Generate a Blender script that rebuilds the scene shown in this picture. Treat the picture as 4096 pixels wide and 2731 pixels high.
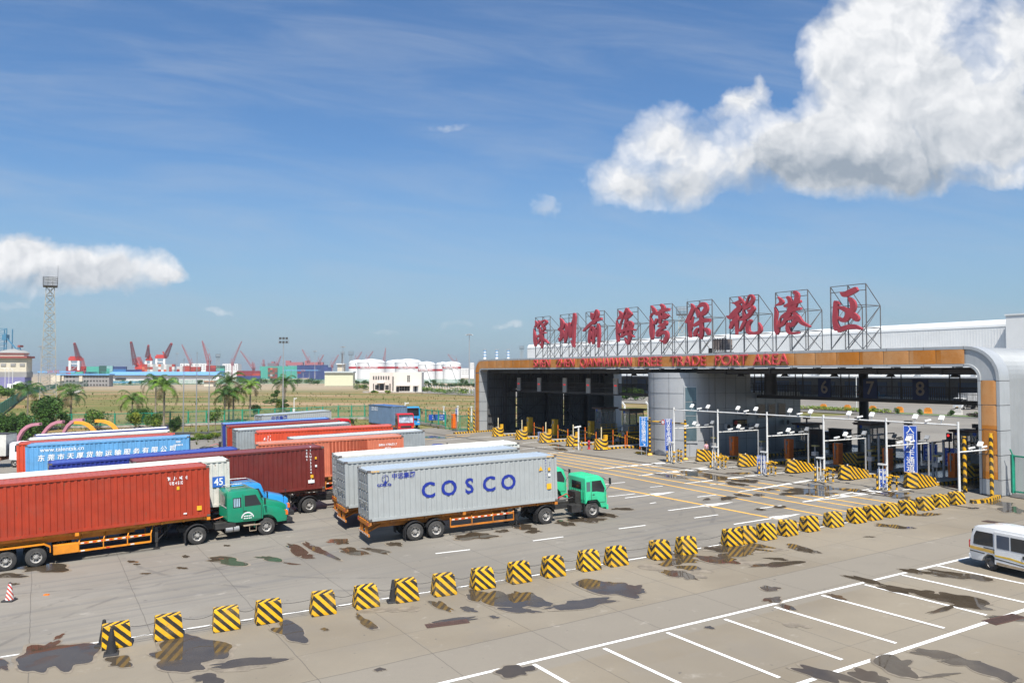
import bpy, bmesh, math, random
from mathutils import Vector, Matrix
R = math.radians
rnd = random.Random(7)
for _o in list(bpy.data.objects): bpy.data.objects.remove(_o)
S = bpy.context.scene
COL = S.collection
# ------------------------------------------------------------------ camera
F = 3280.0; CX = 2048.0; CY = 1365.5; CZ = 8.46
PIT = math.atan((1490 - CY) / F)
cam = bpy.data.cameras.new('camera'); camo = bpy.data.objects.new('camera', cam); COL.objects.link(camo)
cam.sensor_width = 36; cam.lens = 36 * F / 4096; cam.clip_end = 9000; cam.clip_start = .3
camo.location = (0, 0, CZ); camo.rotation_euler = (math.pi / 2 + PIT, 0, 0)
S.camera = camo
# ------------------------------------------------------------------ view, sun
S.view_settings.view_transform = 'Standard'; S.view_settings.look = 'None'; S.view_settings.gamma = 1
S.view_settings.exposure = 0.48
try: S.view_settings.use_curve_mapping = False
except Exception: pass
SUN = Vector((.12, -.99, 0)).normalized(); SUNEL = R(57)
sd = Vector((SUN.x * math.cos(SUNEL), SUN.y * math.cos(SUNEL), math.sin(SUNEL)))
sl = bpy.data.lights.new('sun', 'SUN'); sl.energy = 5.0; sl.angle = R(.5); sl.color = (1, .955, .88)
so = bpy.data.objects.new('sun', sl); COL.objects.link(so); so.location = (30, -40, 60)
so.rotation_euler = sd.to_track_quat('Z', 'Y').to_euler()
S.cycles.max_bounces = 6; S.cycles.diffuse_bounces = 1; S.cycles.glossy_bounces = 3; S.cycles.transparent_max_bounces = 12
S.cycles.volume_bounces = 0; S.cycles.caustics_reflective = False; S.cycles.caustics_refractive = False

# ------------------------------------------------------------------ node helper
class NT:
    def __init__(s, nt): s.t = nt; s.n = nt.nodes; s.l = nt.links
    def put(s, sock, v):
        if isinstance(v, bpy.types.NodeSocket): s.l.new(v, sock)
        elif isinstance(v, (tuple, list)):
            v = list(v)
            if len(sock.default_value) == 4 and len(v) == 3: v.append(1)
            sock.default_value = v
        else: sock.default_value = v
    def m(s, op, *a, clamp=False):
        n = s.n.new('ShaderNodeMath'); n.operation = op; n.use_clamp = clamp
        for i, x in enumerate(a): s.put(n.inputs[i], x)
        return n.outputs[0]
    def v(s, op, *a):
        n = s.n.new('ShaderNodeVectorMath'); n.operation = op
        for i, x in enumerate(a): s.put(n.inputs[3 if op == 'SCALE' and i == 1 else i], x)
        return n.outputs['Value'] if op in ('DOT_PRODUCT', 'LENGTH') else n.outputs[0]
    def xyz(s, v):
        n = s.n.new('ShaderNodeSeparateXYZ'); s.put(n.inputs[0], v); return n.outputs[0], n.outputs[1], n.outputs[2]
    def comb(s, x, y, z):
        n = s.n.new('ShaderNodeCombineXYZ')
        for i, q in enumerate((x, y, z)): s.put(n.inputs[i], q)
        return n.outputs[0]
    def noise(s, vec, scale, detail=3, rough=.55, dist=0, out='Fac'):
        n = s.n.new('ShaderNodeTexNoise'); s.put(n.inputs['Vector'], vec); n.inputs['Scale'].default_value = scale
        n.inputs['Detail'].default_value = detail; n.inputs['Roughness'].default_value = rough
        n.inputs['Distortion'].default_value = dist
        return n.outputs[0] if out == 'Fac' else n.outputs[1]
    def ramp(s, f, lo, hi, a=0.0, b=1.0, smooth=True):
        n = s.n.new('ShaderNodeMapRange'); n.interpolation_type = 'SMOOTHSTEP' if smooth else 'LINEAR'
        for i, x in enumerate((f, lo, hi, a, b)): s.put(n.inputs[i], x)
        return n.outputs[0]
    def mix(s, f, a, b, mode='MIX'):
        n = s.n.new('ShaderNodeMix'); n.data_type = 'RGBA'; n.blend_type = mode
        s.put(n.inputs[0], f); s.put(n.inputs[6], a); s.put(n.inputs[7], b); return n.outputs[2]
    def geo(s, k): return s.n.new('ShaderNodeNewGeometry').outputs[k]
    def tc(s, k): return s.n.new('ShaderNodeTexCoord').outputs[k]

def ray(u, v):
    x = (u - CX) / F; y = -(v - CY) / F
    return Vector((x, math.cos(PIT) - y * math.sin(PIT), math.sin(PIT) + y * math.cos(PIT)))

# ------------------------------------------------------------------ world: sky texture with clouds
W = bpy.data.worlds.new('World'); S.world = W; W.use_nodes = True
w = NT(W.node_tree); w.n.clear()
sky = w.n.new('ShaderNodeTexSky'); sky.sky_type = 'NISHITA'; sky.sun_disc = False
sky.sun_elevation = SUNEL; sky.sun_rotation = math.atan2(SUN.x, SUN.y)
sky.air_density = 1.15; sky.dust_density = 1.0; sky.ozone_density = 2.2; sky.altitude = 0
d = w.tc('Generated')
dx, dy, dz = w.xyz(d)
ady = w.m('MAXIMUM', w.m('ABSOLUTE', dy), .02)
cu = w.m('DIVIDE', dx, ady); cv = w.m('DIVIDE', dz, ady)
cp = w.comb(cu, cv, 0)
warp = w.noise(cp, 9, 5, .6, out='Color')
wv = w.v('MULTIPLY', w.v('SUBTRACT', warp, (.5, .5, .5)), (.085, .07, 0))
cpw = w.v('ADD', cp, wv)
def blobs(lst, base):
    acc = None
    for (u, v, ru, rv, st) in lst:
        r = ray(u * 1.7415, v * 1.7415)
        dd = w.v('MULTIPLY', w.v('SUBTRACT', base, (r.x / r.y, r.z / r.y, 0)), (F / 1.7415 / ru, F / 1.7415 / rv, 0))
        g = w.m('EXPONENT', w.m('MULTIPLY', w.v('DOT_PRODUCT', dd, dd), -1))
        g = w.m('MULTIPLY', g, st)
        acc = g if acc is None else w.m('ADD', acc, g)
    return acc
den = blobs([(2035, 40, 85, 80, 1.1), (1975, 110, 90, 55, 1.0), (2120, 60, 110, 120, 1.1), (2335, 70, 70, 120, 1.0), (1895, 150, 62, 44, 1.05),
             (2080, 210, 150, 100, 1.1), (2260, 260, 140, 90, 1.2), (1960, 320, 130, 70, .9), (2120, 350, 150, 50, .8), (2330, 320, 90, 60, .8), (1900, 250, 60, 70, .6),
             (1525, 310, 75, 55, 1.15), (1430, 420, 75, 48, 1.0), (1590, 400, 110, 60, .95), (1740, 360, 90, 60, .8), (1800, 335, 75, 55, .75), (1880, 330, 90, 70, .8), (1840, 400, 90, 45, .75), (1930, 400, 100, 48, .85), (2060, 400, 120, 30, .55),
             (1690, 235, 48, 38, 1.0), (1740, 190, 28, 32, .8),
             (68, 562, 50, 42, 1.15), (20, 575, 50, 40, .9), (140, 598, 70, 34, 1.0), (225, 612, 60, 32, .9), (320, 606, 62, 32, 1.0), (380, 625, 40, 18, .7), (0, 590, 50, 40, .9), (90, 640, 170, 40, .5), (250, 640, 120, 22, .35),
             (395, 632, 30, 13, .6), (1245, 475, 40, 30, .5), (10, 700, 50, 14, .42), (500, 705, 35, 12, .34), (1030, 285, 50, 16, .30),
             (890, 760, 40, 9, .36), (1155, 740, 45, 10, .38), (1060, 750, 40, 9, .34), (2320, 400, 120, 16, .5), (2230, 670, 90, 14, .3)], cpw)
def billow(v_, sc, det=3):
    n = w.n.new('ShaderNodeTexVoronoi'); n.feature = 'F1'; n.voronoi_dimensions = '2D'; n.normalize = True; w.put(n.inputs['Vector'], v_); n.inputs['Scale'].default_value = sc; n.inputs['Detail'].default_value = det; n.inputs['Roughness'].default_value = .55
    return w.m('SUBTRACT', 1, n.outputs['Distance'])
n2 = w.noise(cp, 60, 6, .65); lo_ = w.v('ADD', cpw, (.007, -.013, 0))
def body(v_): return w.m('ADD', w.m('MULTIPLY', billow(v_, 16), 1.15), w.m('MULTIPLY', w.noise(v_, 13, 7, .6), .55))
n1 = w.m('SUBTRACT', body(cpw), .60); n1b = w.m('SUBTRACT', body(lo_), .60)
dn = w.m('ADD', den, w.m('MULTIPLY', w.m('SUBTRACT', n1, .5), 1.35))
dn = w.m('ADD', dn, w.m('MULTIPLY', w.m('SUBTRACT', n2, .5), .22))
dn = w.m('MULTIPLY', dn, w.ramp(den, .0, .30))
al = w.m('POWER', w.ramp(dn, .10, .95, smooth=False), .9)
gden = blobs([(1930, 400, 200, 75, 1.1), (2130, 400, 160, 45, .9), (2200, 330, 110, 40, .5), (1620, 440, 190, 36, .8), (2340, 250, 60, 120, .55), (1760, 400, 70, 50, .6),
              (100, 650, 260, 40, .8), (330, 670, 120, 25, .6), (1245, 490, 40, 30, .5), (2080, 260, 70, 60, .5), (2180, 200, 50, 70, .35), (1990, 200, 60, 40, .25)], cpw)
rel = w.m('MULTIPLY', w.m('SUBTRACT', n1b, n1), 3.0)
gs = w.m('ADD', w.m('MULTIPLY', gden, 1.55), w.m('MULTIPLY', w.m('SUBTRACT', w.noise(cp, 9, 6, .6), .5), 1.0))
gs = w.m('ADD', gs, rel)
ccol = w.mix(w.ramp(gs, -.4, 2.3, smooth=False), (10.8, 10.9, 11.1), (3.9, 4.6, 5.5))
# thin high streaks
cir = w.noise(w.v('ADD', w.v('MULTIPLY', cp, (2.2, 13, 0)), w.v('SCALE', w.comb(cv, cu, 0), 1.5)), 1.6, 6, .6, .6)
cirf = w.m('MULTIPLY', w.ramp(cir, .34, .85), .34)
tint = w.mix(1, sky.outputs[0], (.80, 1.12, 1.46), 'MULTIPLY')
hz = w.ramp(cv, 0, .30, .55, 0)
tint = w.mix(hz, tint, (4.2, 5.7, 7.3))
b0 = w.mix(cirf, tint, (5.6, 6.4, 7.6))
b1 = w.mix(al, b0, ccol)
bg = w.n.new('ShaderNodeBackground'); w.put(bg.inputs[0], b1); bg.inputs[1].default_value = .063
wo = w.n.new('ShaderNodeOutputWorld'); w.l.new(bg.outputs[0], wo.inputs[0])
W.cycles.sampling_method = 'MANUAL'; W.cycles.sample_map_resolution = 512

# ------------------------------------------------------------------ terrain and pixel-to-ground measuring
A2 = Vector((math.cos(R(31.8)), math.sin(R(31.8)), 0)); B2 = Vector((-A2.y, A2.x, 0)); O2 = Vector((32.6, 58.3, 0))
SX, SY = .0296, .0192
PN = Vector((-SX, -SY, 1)).normalized()
def T(x, y):
    z = min(0, SX * x + SY * y - 2.14)
    if y > 120:
        k = min(1, (y - 120) / 120); k = k * k * (3 - 2 * k); z *= 1 - k
    return z
def G(u, v, h=0):
    r = ray(u, v); lo, hi = 3.0, 4000.0
    for _ in range(48):
        t = (lo + hi) / 2; p = r * t
        if CZ + p.z > T(p.x, p.y) + h: lo = t
        else: hi = t
    p = r * lo; return Vector((p.x, p.y, CZ + p.z))
def AT(u, v, dep):
    r = ray(u, v); r = r * (dep / r.y); return Vector((r.x, r.y, CZ + r.z))
def gp(a, b, z=0): return O2 + A2 * a + B2 * b + Vector((0, 0, z))
def ab(p): q = p - O2; return q.dot(A2), q.dot(B2)
def FA(u, v, a=0):
    r = ray(u, v); o = Vector((0, 0, CZ)); t = (a - (o - O2).dot(A2)) / r.dot(A2); p = o + r * t
    return (p - O2).dot(B2), p.z
def GM(a, b, z=0, rot=0):
    p = gp(a, b, z); return Matrix.Translation(p) @ Matrix.Rotation(R(31.8) + rot, 4, 'Z')

# ------------------------------------------------------------------ mesh builder
class MB:
    def __init__(s): s.V = []; s.Fc = []; s.M = []
    def add(s, vs, fs, m=0):
        n = len(s.V); s.V += [tuple(q) for q in vs]
        for f in fs: s.Fc.append(tuple(n + i for i in f)); s.M.append(m)
        return s
    def box(s, x0, x1, y0, y1, z0, z1, m=0):
        return s.add([(x0, y0, z0), (x1, y0, z0), (x1, y1, z0), (x0, y1, z0), (x0, y0, z1), (x1, y0, z1), (x1, y1, z1), (x0, y1, z1)],
                     [(0, 3, 2, 1), (4, 5, 6, 7), (0, 1, 5, 4), (1, 2, 6, 5), (2, 3, 7, 6), (3, 0, 4, 7)], m)
    def bar(s, p, q, w, h=None, m=0):
        p = Vector(p); q = Vector(q); h = h or w; d = (q - p)
        if d.length < 1e-6: return s
        d.normalize(); up = Vector((0, 0, 1)) if abs(d.z) < .95 else Vector((1, 0, 0))
        a = d.cross(up).normalized() * (w / 2); b = a.cross(d).normalized() * (h / 2)
        return s.add([p - a - b, p + a - b, p + a + b, p - a + b, q - a - b, q + a - b, q + a + b, q - a + b],
                     [(3, 2, 1, 0), (4, 5, 6, 7), (0, 1, 5, 4), (1, 2, 6, 5), (2, 3, 7, 6), (3, 0, 4, 7)], m)
    def tube(s, p, q, r0, r1=None, n=8, m=0):
        p = Vector(p); q = Vector(q); r1 = r0 if r1 is None else r1; d = (q - p).normalized()
        up = Vector((0, 0, 1)) if abs(d.z) < .95 else Vector((1, 0, 0)); a = d.cross(up).normalized(); b = a.cross(d)
        vs = []
        for c, r in ((p, r0), (q, r1)):
            for i in range(n):
                t = 2 * math.pi * i / n; vs.append(c + (a * math.cos(t) + b * math.sin(t)) * r)
        fs = [(i, (i + 1) % n, n + (i + 1) % n, n + i) for i in range(n)] + [tuple(range(n))[::-1], tuple(range(n, 2 * n))]
        return s.add(vs, fs, m)
    def path(s, pts, r, n=6, m=0):
        for i in range(len(pts) - 1): s.tube(pts[i], pts[i + 1], r if not isinstance(r, (list, tuple)) else r[i], r if not isinstance(r, (list, tuple)) else r[i + 1], n, m)
        return s
    def lathe(s, prof, n=16, o=(0, 0, 0), axis='z', m=0):
        vs = []; fs = []; k = len(prof)
        for i in range(n):
            t = 2 * math.pi * i / n; c, sn = math.cos(t), math.sin(t)
            for r, h in prof:
                q = (r * c, r * sn, h) if axis == 'z' else ((r * c, h, r * sn) if axis == 'y' else (h, r * c, r * sn))
                vs.append((q[0] + o[0], q[1] + o[1], q[2] + o[2]))
        for i in range(n):
            j = (i + 1) % n
            for e in range(k - 1): fs.append((i * k + e, j * k + e, j * k + e + 1, i * k + e + 1))
        return s.add(vs, fs, m)
    def prism(s, poly, y0, y1, m=0, plane='xz'):
        n = len(poly)
        def mk(a, b, c): return {'xz': (a, c, b), 'xy': (a, b, c), 'yz': (c, a, b)}[plane]
        vs = [mk(a, b, y0) for a, b in poly] + [mk(a, b, y1) for a, b in poly]
        return s.add(vs, [tuple(range(n)), tuple(range(n, 2 * n))[::-1]] + [(i, n + i, n + (i + 1) % n, (i + 1) % n) for i in range(n)], m)
    def quad(s, a, b, c, d, m=0): return s.add([a, b, c, d], [(0, 1, 2, 3)], m)
    def frust(s, x0, x1, y0, y1, z0, z1, ix, iy, m=0):
        return s.add([(x0, y0, z0), (x1, y0, z0), (x1, y1, z0), (x0, y1, z0), (x0 + ix, y0 + iy, z1), (x1 - ix, y0 + iy, z1), (x1 - ix, y1 - iy, z1), (x0 + ix, y1 - iy, z1)],
                     [(0, 3, 2, 1), (4, 5, 6, 7), (0, 1, 5, 4), (1, 2, 6, 5), (2, 3, 7, 6), (3, 0, 4, 7)], m)
    def build(s, name, mats, parent=None, smooth=False, bevel=0, seg=2):
        me = bpy.data.meshes.new(name); me.from_pydata(s.V, [], s.Fc)
        if not isinstance(mats, (list, tuple)): mats = [mats]
        for q in mats: me.materials.append(q)
        for p, mi in zip(me.polygons, s.M): p.material_index = mi
        bm = bmesh.new(); bm.from_mesh(me); bmesh.ops.recalc_face_normals(bm, faces=bm.faces)
        if bevel:
            bmesh.ops.bevel(bm, geom=[e for e in bm.edges if len(e.link_faces) == 2 and e.calc_face_angle(0) > .5], offset=bevel, segments=seg, affect='EDGES', profile=.6, clamp_overlap=True)
        bm.to_mesh(me); bm.free()
        if smooth:
            for p in me.polygons: p.use_smooth = True
            try: me.set_sharp_from_angle(angle=R(35))
            except Exception: pass
        me.update()
        o = bpy.data.objects.new(name, me); COL.objects.link(o)
        if parent: o.parent = parent
        return o
def tag(o, label=None, cat=None, group=None, kind=None):
    if label: o['label'] = label
    if cat: o['category'] = cat
    if group: o['group'] = group
    if kind: o['kind'] = kind
    return o
def top(name, label, cat, mat=None, group=None):
    o = bpy.data.objects.new(name, None); COL.objects.link(o); o.empty_display_size = .3
    if mat is not None: o.matrix_world = mat
    return tag(o, label, cat, group)
_kids = {}
def copy_tree(o, parent=None, mat=None):
    c = o.copy(); COL.objects.link(c); c.parent = parent
    for ch in [q for q in bpy.data.objects if q.parent == o]: copy_tree(ch, c)
    if mat is not None: c.matrix_world = mat
    return c
def Tr(x, y, z=0): return Matrix.Translation((x, y, z))
def LOC(p, rz=0): return Matrix.Translation(p) @ Matrix.Rotation(rz, 4, 'Z')

# ------------------------------------------------------------------ text
def text(name, s, size, mat, parent, M, ext=.004, off=0.0, shear=0.0, align='CENTER', sx=1.0, vertical=False, tri=False, group=None):
    cu_ = bpy.data.curves.new('t', 'FONT'); cu_.body = s if not vertical else '\n'.join(s); cu_.size = size; cu_.extrude = ext; cu_.offset = off; cu_.shear = shear
    cu_.align_x = align; cu_.align_y = 'CENTER'; cu_.resolution_u = 3
    if vertical: cu_.space_line = 1.12
    ob = bpy.data.objects.new('t', cu_); COL.objects.link(ob)
    dg = bpy.context.evaluated_depsgraph_get(); ev = ob.evaluated_get(dg)
    me = bpy.data.meshes.new_from_object(ev); bpy.data.objects.remove(ob); bpy.data.curves.remove(cu_)
    me.name = name; me.materials.clear(); me.materials.append(mat)
    if sx != 1: me.transform(Matrix.Diagonal((sx, 1, 1, 1)))
    o = bpy.data.objects.new(name, me); COL.objects.link(o)
    if parent: o.parent = parent
    o.matrix_local = M
    if parent and parent.name in PROF: paint_on(o, PROF[parent.name])
    return o
def face(x, y, z, nx, ny, up=(0, 0, 1)):
    # matrix whose text reads left-to-right for a viewer looking at a face with outward normal (nx,ny)
    n = Vector((nx, ny, 0)).normalized(); u = Vector(up); r = u.cross(n)
    m = Matrix((r, u, n)).transposed().to_4x4(); m.translation = Vector((x, y, z)); return m

# ------------------------------------------------------------------ materials
_mc = {}
def mat(name, col, rough=.6, metal=0, var=.12, scale=2.0, bump=0, spec=.5, rust=0, streak=0, dirt=0, emit=0, coat=0):
    k = name
    if k in _mc: return _mc[k]
    m = bpy.data.materials.new(name); m.use_nodes = True; t = NT(m.node_tree)
    bs = t.n['Principled BSDF']; bs.inputs['Roughness'].default_value = rough; bs.inputs['Metallic'].default_value = metal
    bs.inputs['Specular IOR Level'].default_value = spec
    oc = t.tc('Object'); c = tuple(col)
    if var:
        f = t.noise(oc, scale, 4, .6)
        c = t.mix(t.ramp(f, .3, .7), tuple(q * (1 - var) for q in col), tuple(min(1, q * (1 + var)) for q in col))
    if streak:
        f = t.noise(t.v('MULTIPLY', oc, (3.2, 3.2, .22)), 1.6, 5, .65)
        c = t.mix(t.m('MULTIPLY', t.ramp(f, .48, .78), streak), c, tuple(q * .42 + .012 for q in col))
    if dirt:
        ox, oy, oz = t.xyz(oc); f = t.noise(oc, 1.1, 5, .7)
        c = t.mix(t.m('MULTIPLY', t.ramp(f, .45, .75), dirt), c, (.16, .135, .105))
    if rust:
        f = t.noise(oc, 2.6, 7, .72); g = t.noise(t.v('MULTIPLY', oc, (5, 5, .7)), 2, 5, .6)
        k2 = t.ramp(t.m('ADD', t.m('MULTIPLY', f, .65), t.m('MULTIPLY', g, .5)), .70 - .1 * rust, .80 - .1 * rust)
        c = t.mix(t.m('MULTIPLY', k2, min(1, .5 + rust)), c, (.15, .062, .03))
    t.put(bs.inputs['Base Color'], c)
    if bump:
        b = t.n.new('ShaderNodeBump'); b.inputs['Strength'].default_value = bump; b.inputs['Distance'].default_value = .02
        t.put(b.inputs['Height'], t.noise(oc, scale * 6, 4)); t.l.new(b.outputs[0], bs.inputs['Normal'])
    if emit:
        t.put(bs.inputs['Emission Color'], tuple(col)); bs.inputs['Emission Strength'].default_value = emit
    if coat: bs.inputs['Coat Weight'].default_value = coat; bs.inputs['Coat Roughness'].default_value = .1
    _mc[k] = m
    return m
def stripes(name, period=.34, c1=(.80, .43, .006), c2=(.018, .016, .014), mode='block', duty=.5, rough=.55):
    if name in _mc: return _mc[name]
    m = bpy.data.materials.new(name); m.use_nodes = True; t = NT(m.node_tree); bs = t.n['Principled BSDF']; bs.inputs['Roughness'].default_value = rough
    oc = t.tc('Object'); x, y, z = t.xyz(oc); nx, ny, nz = t.xyz(t.tc('Normal'))
    if mode == 'block':
        fx = t.m('GREATER_THAN', t.m('ABSOLUTE', nx), .6)
        side = t.m('SUBTRACT', t.m('SUBTRACT', z, t.m('ABSOLUTE', y)), .12)
        frn = t.m('ADD', z, x); topf = t.m('ADD', t.m('ADD', x, 1.0), t.m('MULTIPLY', y, -.8))
        ft = t.m('GREATER_THAN', nz, .6)
        sx_ = t.m('ADD', t.m('MULTIPLY', side, fx), t.m('MULTIPLY', frn, t.m('SUBTRACT', 1, fx)))
        s_ = t.m('ADD', t.m('MULTIPLY', topf, ft), t.m('MULTIPLY', sx_, t.m('SUBTRACT', 1, ft)))
    elif mode == 'ring': s_ = z
    elif mode == 'yz': s_ = t.m('SUBTRACT', z, y)
    elif mode == 'diag': s_ = t.m('ADD', t.m('ADD', x, y), z)
    elif mode == 'x': s_ = t.m('ADD', t.m('ADD', x, y), t.m('MULTIPLY', z, .4))
    elif mode == 'chev':   # wedge nose: chevrons about the nose, then diagonal sides
        s_ = t.m('SUBTRACT', z, t.m('MULTIPLY', t.m('ABSOLUTE', t.m('SUBTRACT', y, 0)), 1.0)); s_ = t.m('ADD', s_, t.m('MULTIPLY', x, -1.0))
        s2 = t.m('ADD', z, t.m('MULTIPLY', x, 1.0)); fy = t.m('GREATER_THAN', t.m('ABSOLUTE', ny), .5)
        s_ = t.m('ADD', t.m('MULTIPLY', s2, fy), t.m('MULTIPLY', s_, t.m('SUBTRACT', 1, fy)))
    wob = t.m('MULTIPLY', t.m('SUBTRACT', t.noise(oc, 5, 2), .5), .03)
    fr = t.m('FRACT', t.m('DIVIDE', t.m('ADD', t.m('ADD', s_, wob), 50), period))
    k = t.ramp(fr, duty - .03, duty + .03)
    wear = t.noise(oc, 6, 6, .7)
    ya = t.mix(t.ramp(wear, .35, .7), c1, tuple(q * .8 for q in c1))
    yb = t.mix(t.ramp(wear, .62, .72), c2, tuple(q * 3 + .03 for q in c2))
    c = t.mix(k, ya, yb)
    gp_ = t.noise(t.geo('Position'), 1.3, 3); ch = t.ramp(t.m('ADD', t.noise(t.geo('Position'), 11, 6, .75), t.m('MULTIPLY', t.m('SUBTRACT', gp_, .5), .35)), .62, .67); c = t.mix(t.m('MULTIPLY', ch, .8), c, (.22, .20, .17)); c = t.mix(t.m('MULTIPLY', t.ramp(gp_, .45, .7), .25), c, (.30, .22, .10))
    t.put(bs.inputs['Base Color'], c); _mc[name] = m; return m

GLASS = mat('dark_glass', (.02, .025, .03), .08, 0, 0, spec=.8)
BLACK = mat('black_rubber', (.022, .022, .024), .75, 0, .3, 3)
TYRE = mat('tyre_rubber', (.045, .043, .041), .85, 0, .35, 4)
DARK = mat('dark_steel', (.03, .028, .026), .6, 0, .3, 3)
STEEL = mat('grey_steel', (.30, .30, .30), .45, .4, .15, 3)
RIM = mat('wheel_rim', (.42, .40, .37), .5, .3, .3, 5)
WHITEP = mat('white_paint', (.78, .78, .76), .4, 0, .05, 3)
POLEW = mat('white_pole_paint', (.68, .68, .66), .45, 0, .06, 2, dirt=.15)
GREYP = mat('galvanised_pole', (.36, .37, .38), .5, .3, .15, 2)
YELL = mat('yellow_paint', (.74, .40, .015), .5, 0, .12, 3, dirt=.2)
ORAN = mat('orange_paint', (.80, .16, .01), .45, 0, .08, 3, dirt=.15)
BLUES = mat('blue_sign', (.02, .08, .42), .4, 0, .06, 3)
WLET = mat('white_lettering', (.82, .82, .82), .5, 0, .03)
FGREEN = mat('fence_green', (.012, .26, .16), .5, 0, .15, 3)
TRORANGE = mat('trailer_orange', (.52, .17, .012), .6, 0, .25, 2.5, dirt=.55)
RED = mat('lamp_red', (.55, .02, .02), .3, 0, .05)
CONC = mat('plain_concrete', (.36, .34, .30), .85, 0, .2, 1.5, bump=.3, dirt=.3)
STR = stripes('hazard_stripes', .30)
# ------------------------------------------------------------------ ground
def ground_mat():
    m = bpy.data.materials.new('field_earth_and_grass'); m.use_nodes = True; t = NT(m.node_tree); bs = t.n['Principled BSDF']; bs.inputs['Roughness'].default_value = .95
    p = t.geo('Position'); st = t.v('MULTIPLY', p, (.28, 1, 1))
    a = t.noise(st, .05, 8, .68); b = t.noise(p, .6, 5, .7); c = t.noise(st, .03, 6, .65)
    col = t.mix(t.ramp(a, .43, .54), (.27, .17, .070), (.125, .130, .026))
    col = t.mix(t.m('MULTIPLY', t.ramp(c, .54, .62), .8), col, (.36, .25, .15))
    col = t.mix(t.m('MULTIPLY', t.ramp(b, .52, .70), .6), col, (.15, .165, .035))
    sp = t.noise(p, 3.5, 3, .7); col = t.mix(t.m('MULTIPLY', t.ramp(sp, .56, .66), .4), col, (.10, .12, .03))
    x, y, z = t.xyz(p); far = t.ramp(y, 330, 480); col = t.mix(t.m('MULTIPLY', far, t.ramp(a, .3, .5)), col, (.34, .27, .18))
    t.put(bs.inputs['Base Color'], col); bp = t.n.new('ShaderNodeBump'); bp.inputs['Strength'].default_value = .6; bp.inputs['Distance'].default_value = .3
    t.put(bp.inputs['Height'], b); t.l.new(bp.outputs[0], bs.inputs['Normal']); return m
def yard_mat():
    m = bpy.data.materials.new('yard_concrete'); m.use_nodes = True; t = NT(m.node_tree); bs = t.n['Principled BSDF']
    p = t.geo('Position'); c30, s30 = math.cos(R(30)), math.sin(R(30))
    e = t.v('DOT_PRODUCT', p, (c30, s30, 0)); n = t.v('DOT_PRODUCT', p, (-s30, c30, 0))
    q = t.comb(e, n, 0)
    big = t.noise(p, .07, 5, .6); med = t.noise(p, .5, 6, .65); fin = t.noise(p, 7, 4, .7)
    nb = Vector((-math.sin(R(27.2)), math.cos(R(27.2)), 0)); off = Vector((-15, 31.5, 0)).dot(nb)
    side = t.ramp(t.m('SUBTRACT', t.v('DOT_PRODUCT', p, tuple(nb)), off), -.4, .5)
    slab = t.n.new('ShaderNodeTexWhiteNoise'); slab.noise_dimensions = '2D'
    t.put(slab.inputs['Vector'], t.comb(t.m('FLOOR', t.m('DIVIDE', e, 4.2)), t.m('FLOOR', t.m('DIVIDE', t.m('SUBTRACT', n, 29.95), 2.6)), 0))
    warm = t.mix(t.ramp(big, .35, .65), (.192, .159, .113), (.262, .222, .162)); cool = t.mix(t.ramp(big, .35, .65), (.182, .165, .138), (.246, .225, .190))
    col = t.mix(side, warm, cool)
    col = t.mix(t.m('MULTIPLY', t.m('MULTIPLY', t.ramp(n, 23.7, 23.9), t.ramp(n, 27.3, 27.5, 1.0, 0.0)), .75), col, (.225, .20, .162)); col = t.mix(t.m('MULTIPLY', slab.outputs[0], .32), col, (.22, .195, .155))
    col = t.mix(t.m('MULTIPLY', t.ramp(med, .48, .75), .5), col, (.20, .175, .14))
    col = t.mix(t.m('MULTIPLY', t.ramp(t.noise(p, .9, 7, .7), .60, .74), .35), col, (.47, .43, .37))
    # streaks of tyre rubber along the lanes
    lane = t.noise(t.v('MULTIPLY', q, (.035, 1.5, 0)), 1, 5, .62, .3)
    col = t.mix(t.m('MULTIPLY', t.m('MULTIPLY', t.ramp(lane, .46, .70), .52), side), col, (.13, .125, .12))
    col = t.mix(t.m('MULTIPLY', t.ramp(fin, .45, .8), .25), col, (.17, .155, .13))
    spk = t.ramp(t.noise(p, 2.6, 2, .5), .735, .77); col = t.mix(t.m('MULTIPLY', spk, .7), col, (.10, .09, .08))
    # faint turning skid arcs
    def arc(cx, cy, r, wd):
        dl = t.v('LENGTH', t.v('SUBTRACT', t.v('MULTIPLY', p, (1, 1, 0)), (cx, cy, 0)))
        return t.m('SUBTRACT', 1, t.ramp(t.m('ABSOLUTE', t.m('SUBTRACT', dl, r)), wd * .4, wd))
    sk = None
    for cx, cy, r in ((-6, 58, 17.5), (-6, 58, 19.6), (8, 70, 21), (8, 70, 23.2), (-20, 25, 15), (2, 30, 22), (2, 30, 24.1)):
        k = arc(cx, cy, r, .17); sk = k if sk is None else t.m('MAXIMUM', sk, k)
    sk = t.m('MULTIPLY', t.m('MULTIPLY', sk, t.ramp(med, .45, .6)), side)
    col = t.mix(t.m('MULTIPLY', sk, .4), col, (.09, .085, .08))
    # slab joints
    wob = t.m('MULTIPLY', t.m('SUBTRACT', t.noise(p, .8, 3), .5), .12)
    def joint(c, o, per, wd=.015):
        f = t.m('FRACT', t.m('DIVIDE', t.m('ADD', t.m('SUBTRACT', c, o), t.m('ADD', wob, 400 * per)), per))
        return t.m('LESS_THAN', t.m('MULTIPLY', t.m('ABSOLUTE', t.m('SUBTRACT', f, t.m('ROUND', f))), per), wd)
    j = t.m('MAXIMUM', joint(e, -.1, 4.2), joint(n, 29.95, 5.2, .011))
    j = t.m('MAXIMUM', j, t.m('MULTIPLY', joint(n, 27.4, 40, .025), 1))
    col = t.mix(t.m('MULTIPLY', j, .6), col, (.07, .062, .052))
    damp = t.m('MULTIPLY', t.ramp(t.noise(p, .22, 7, .7), .66, .69), .45)
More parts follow.
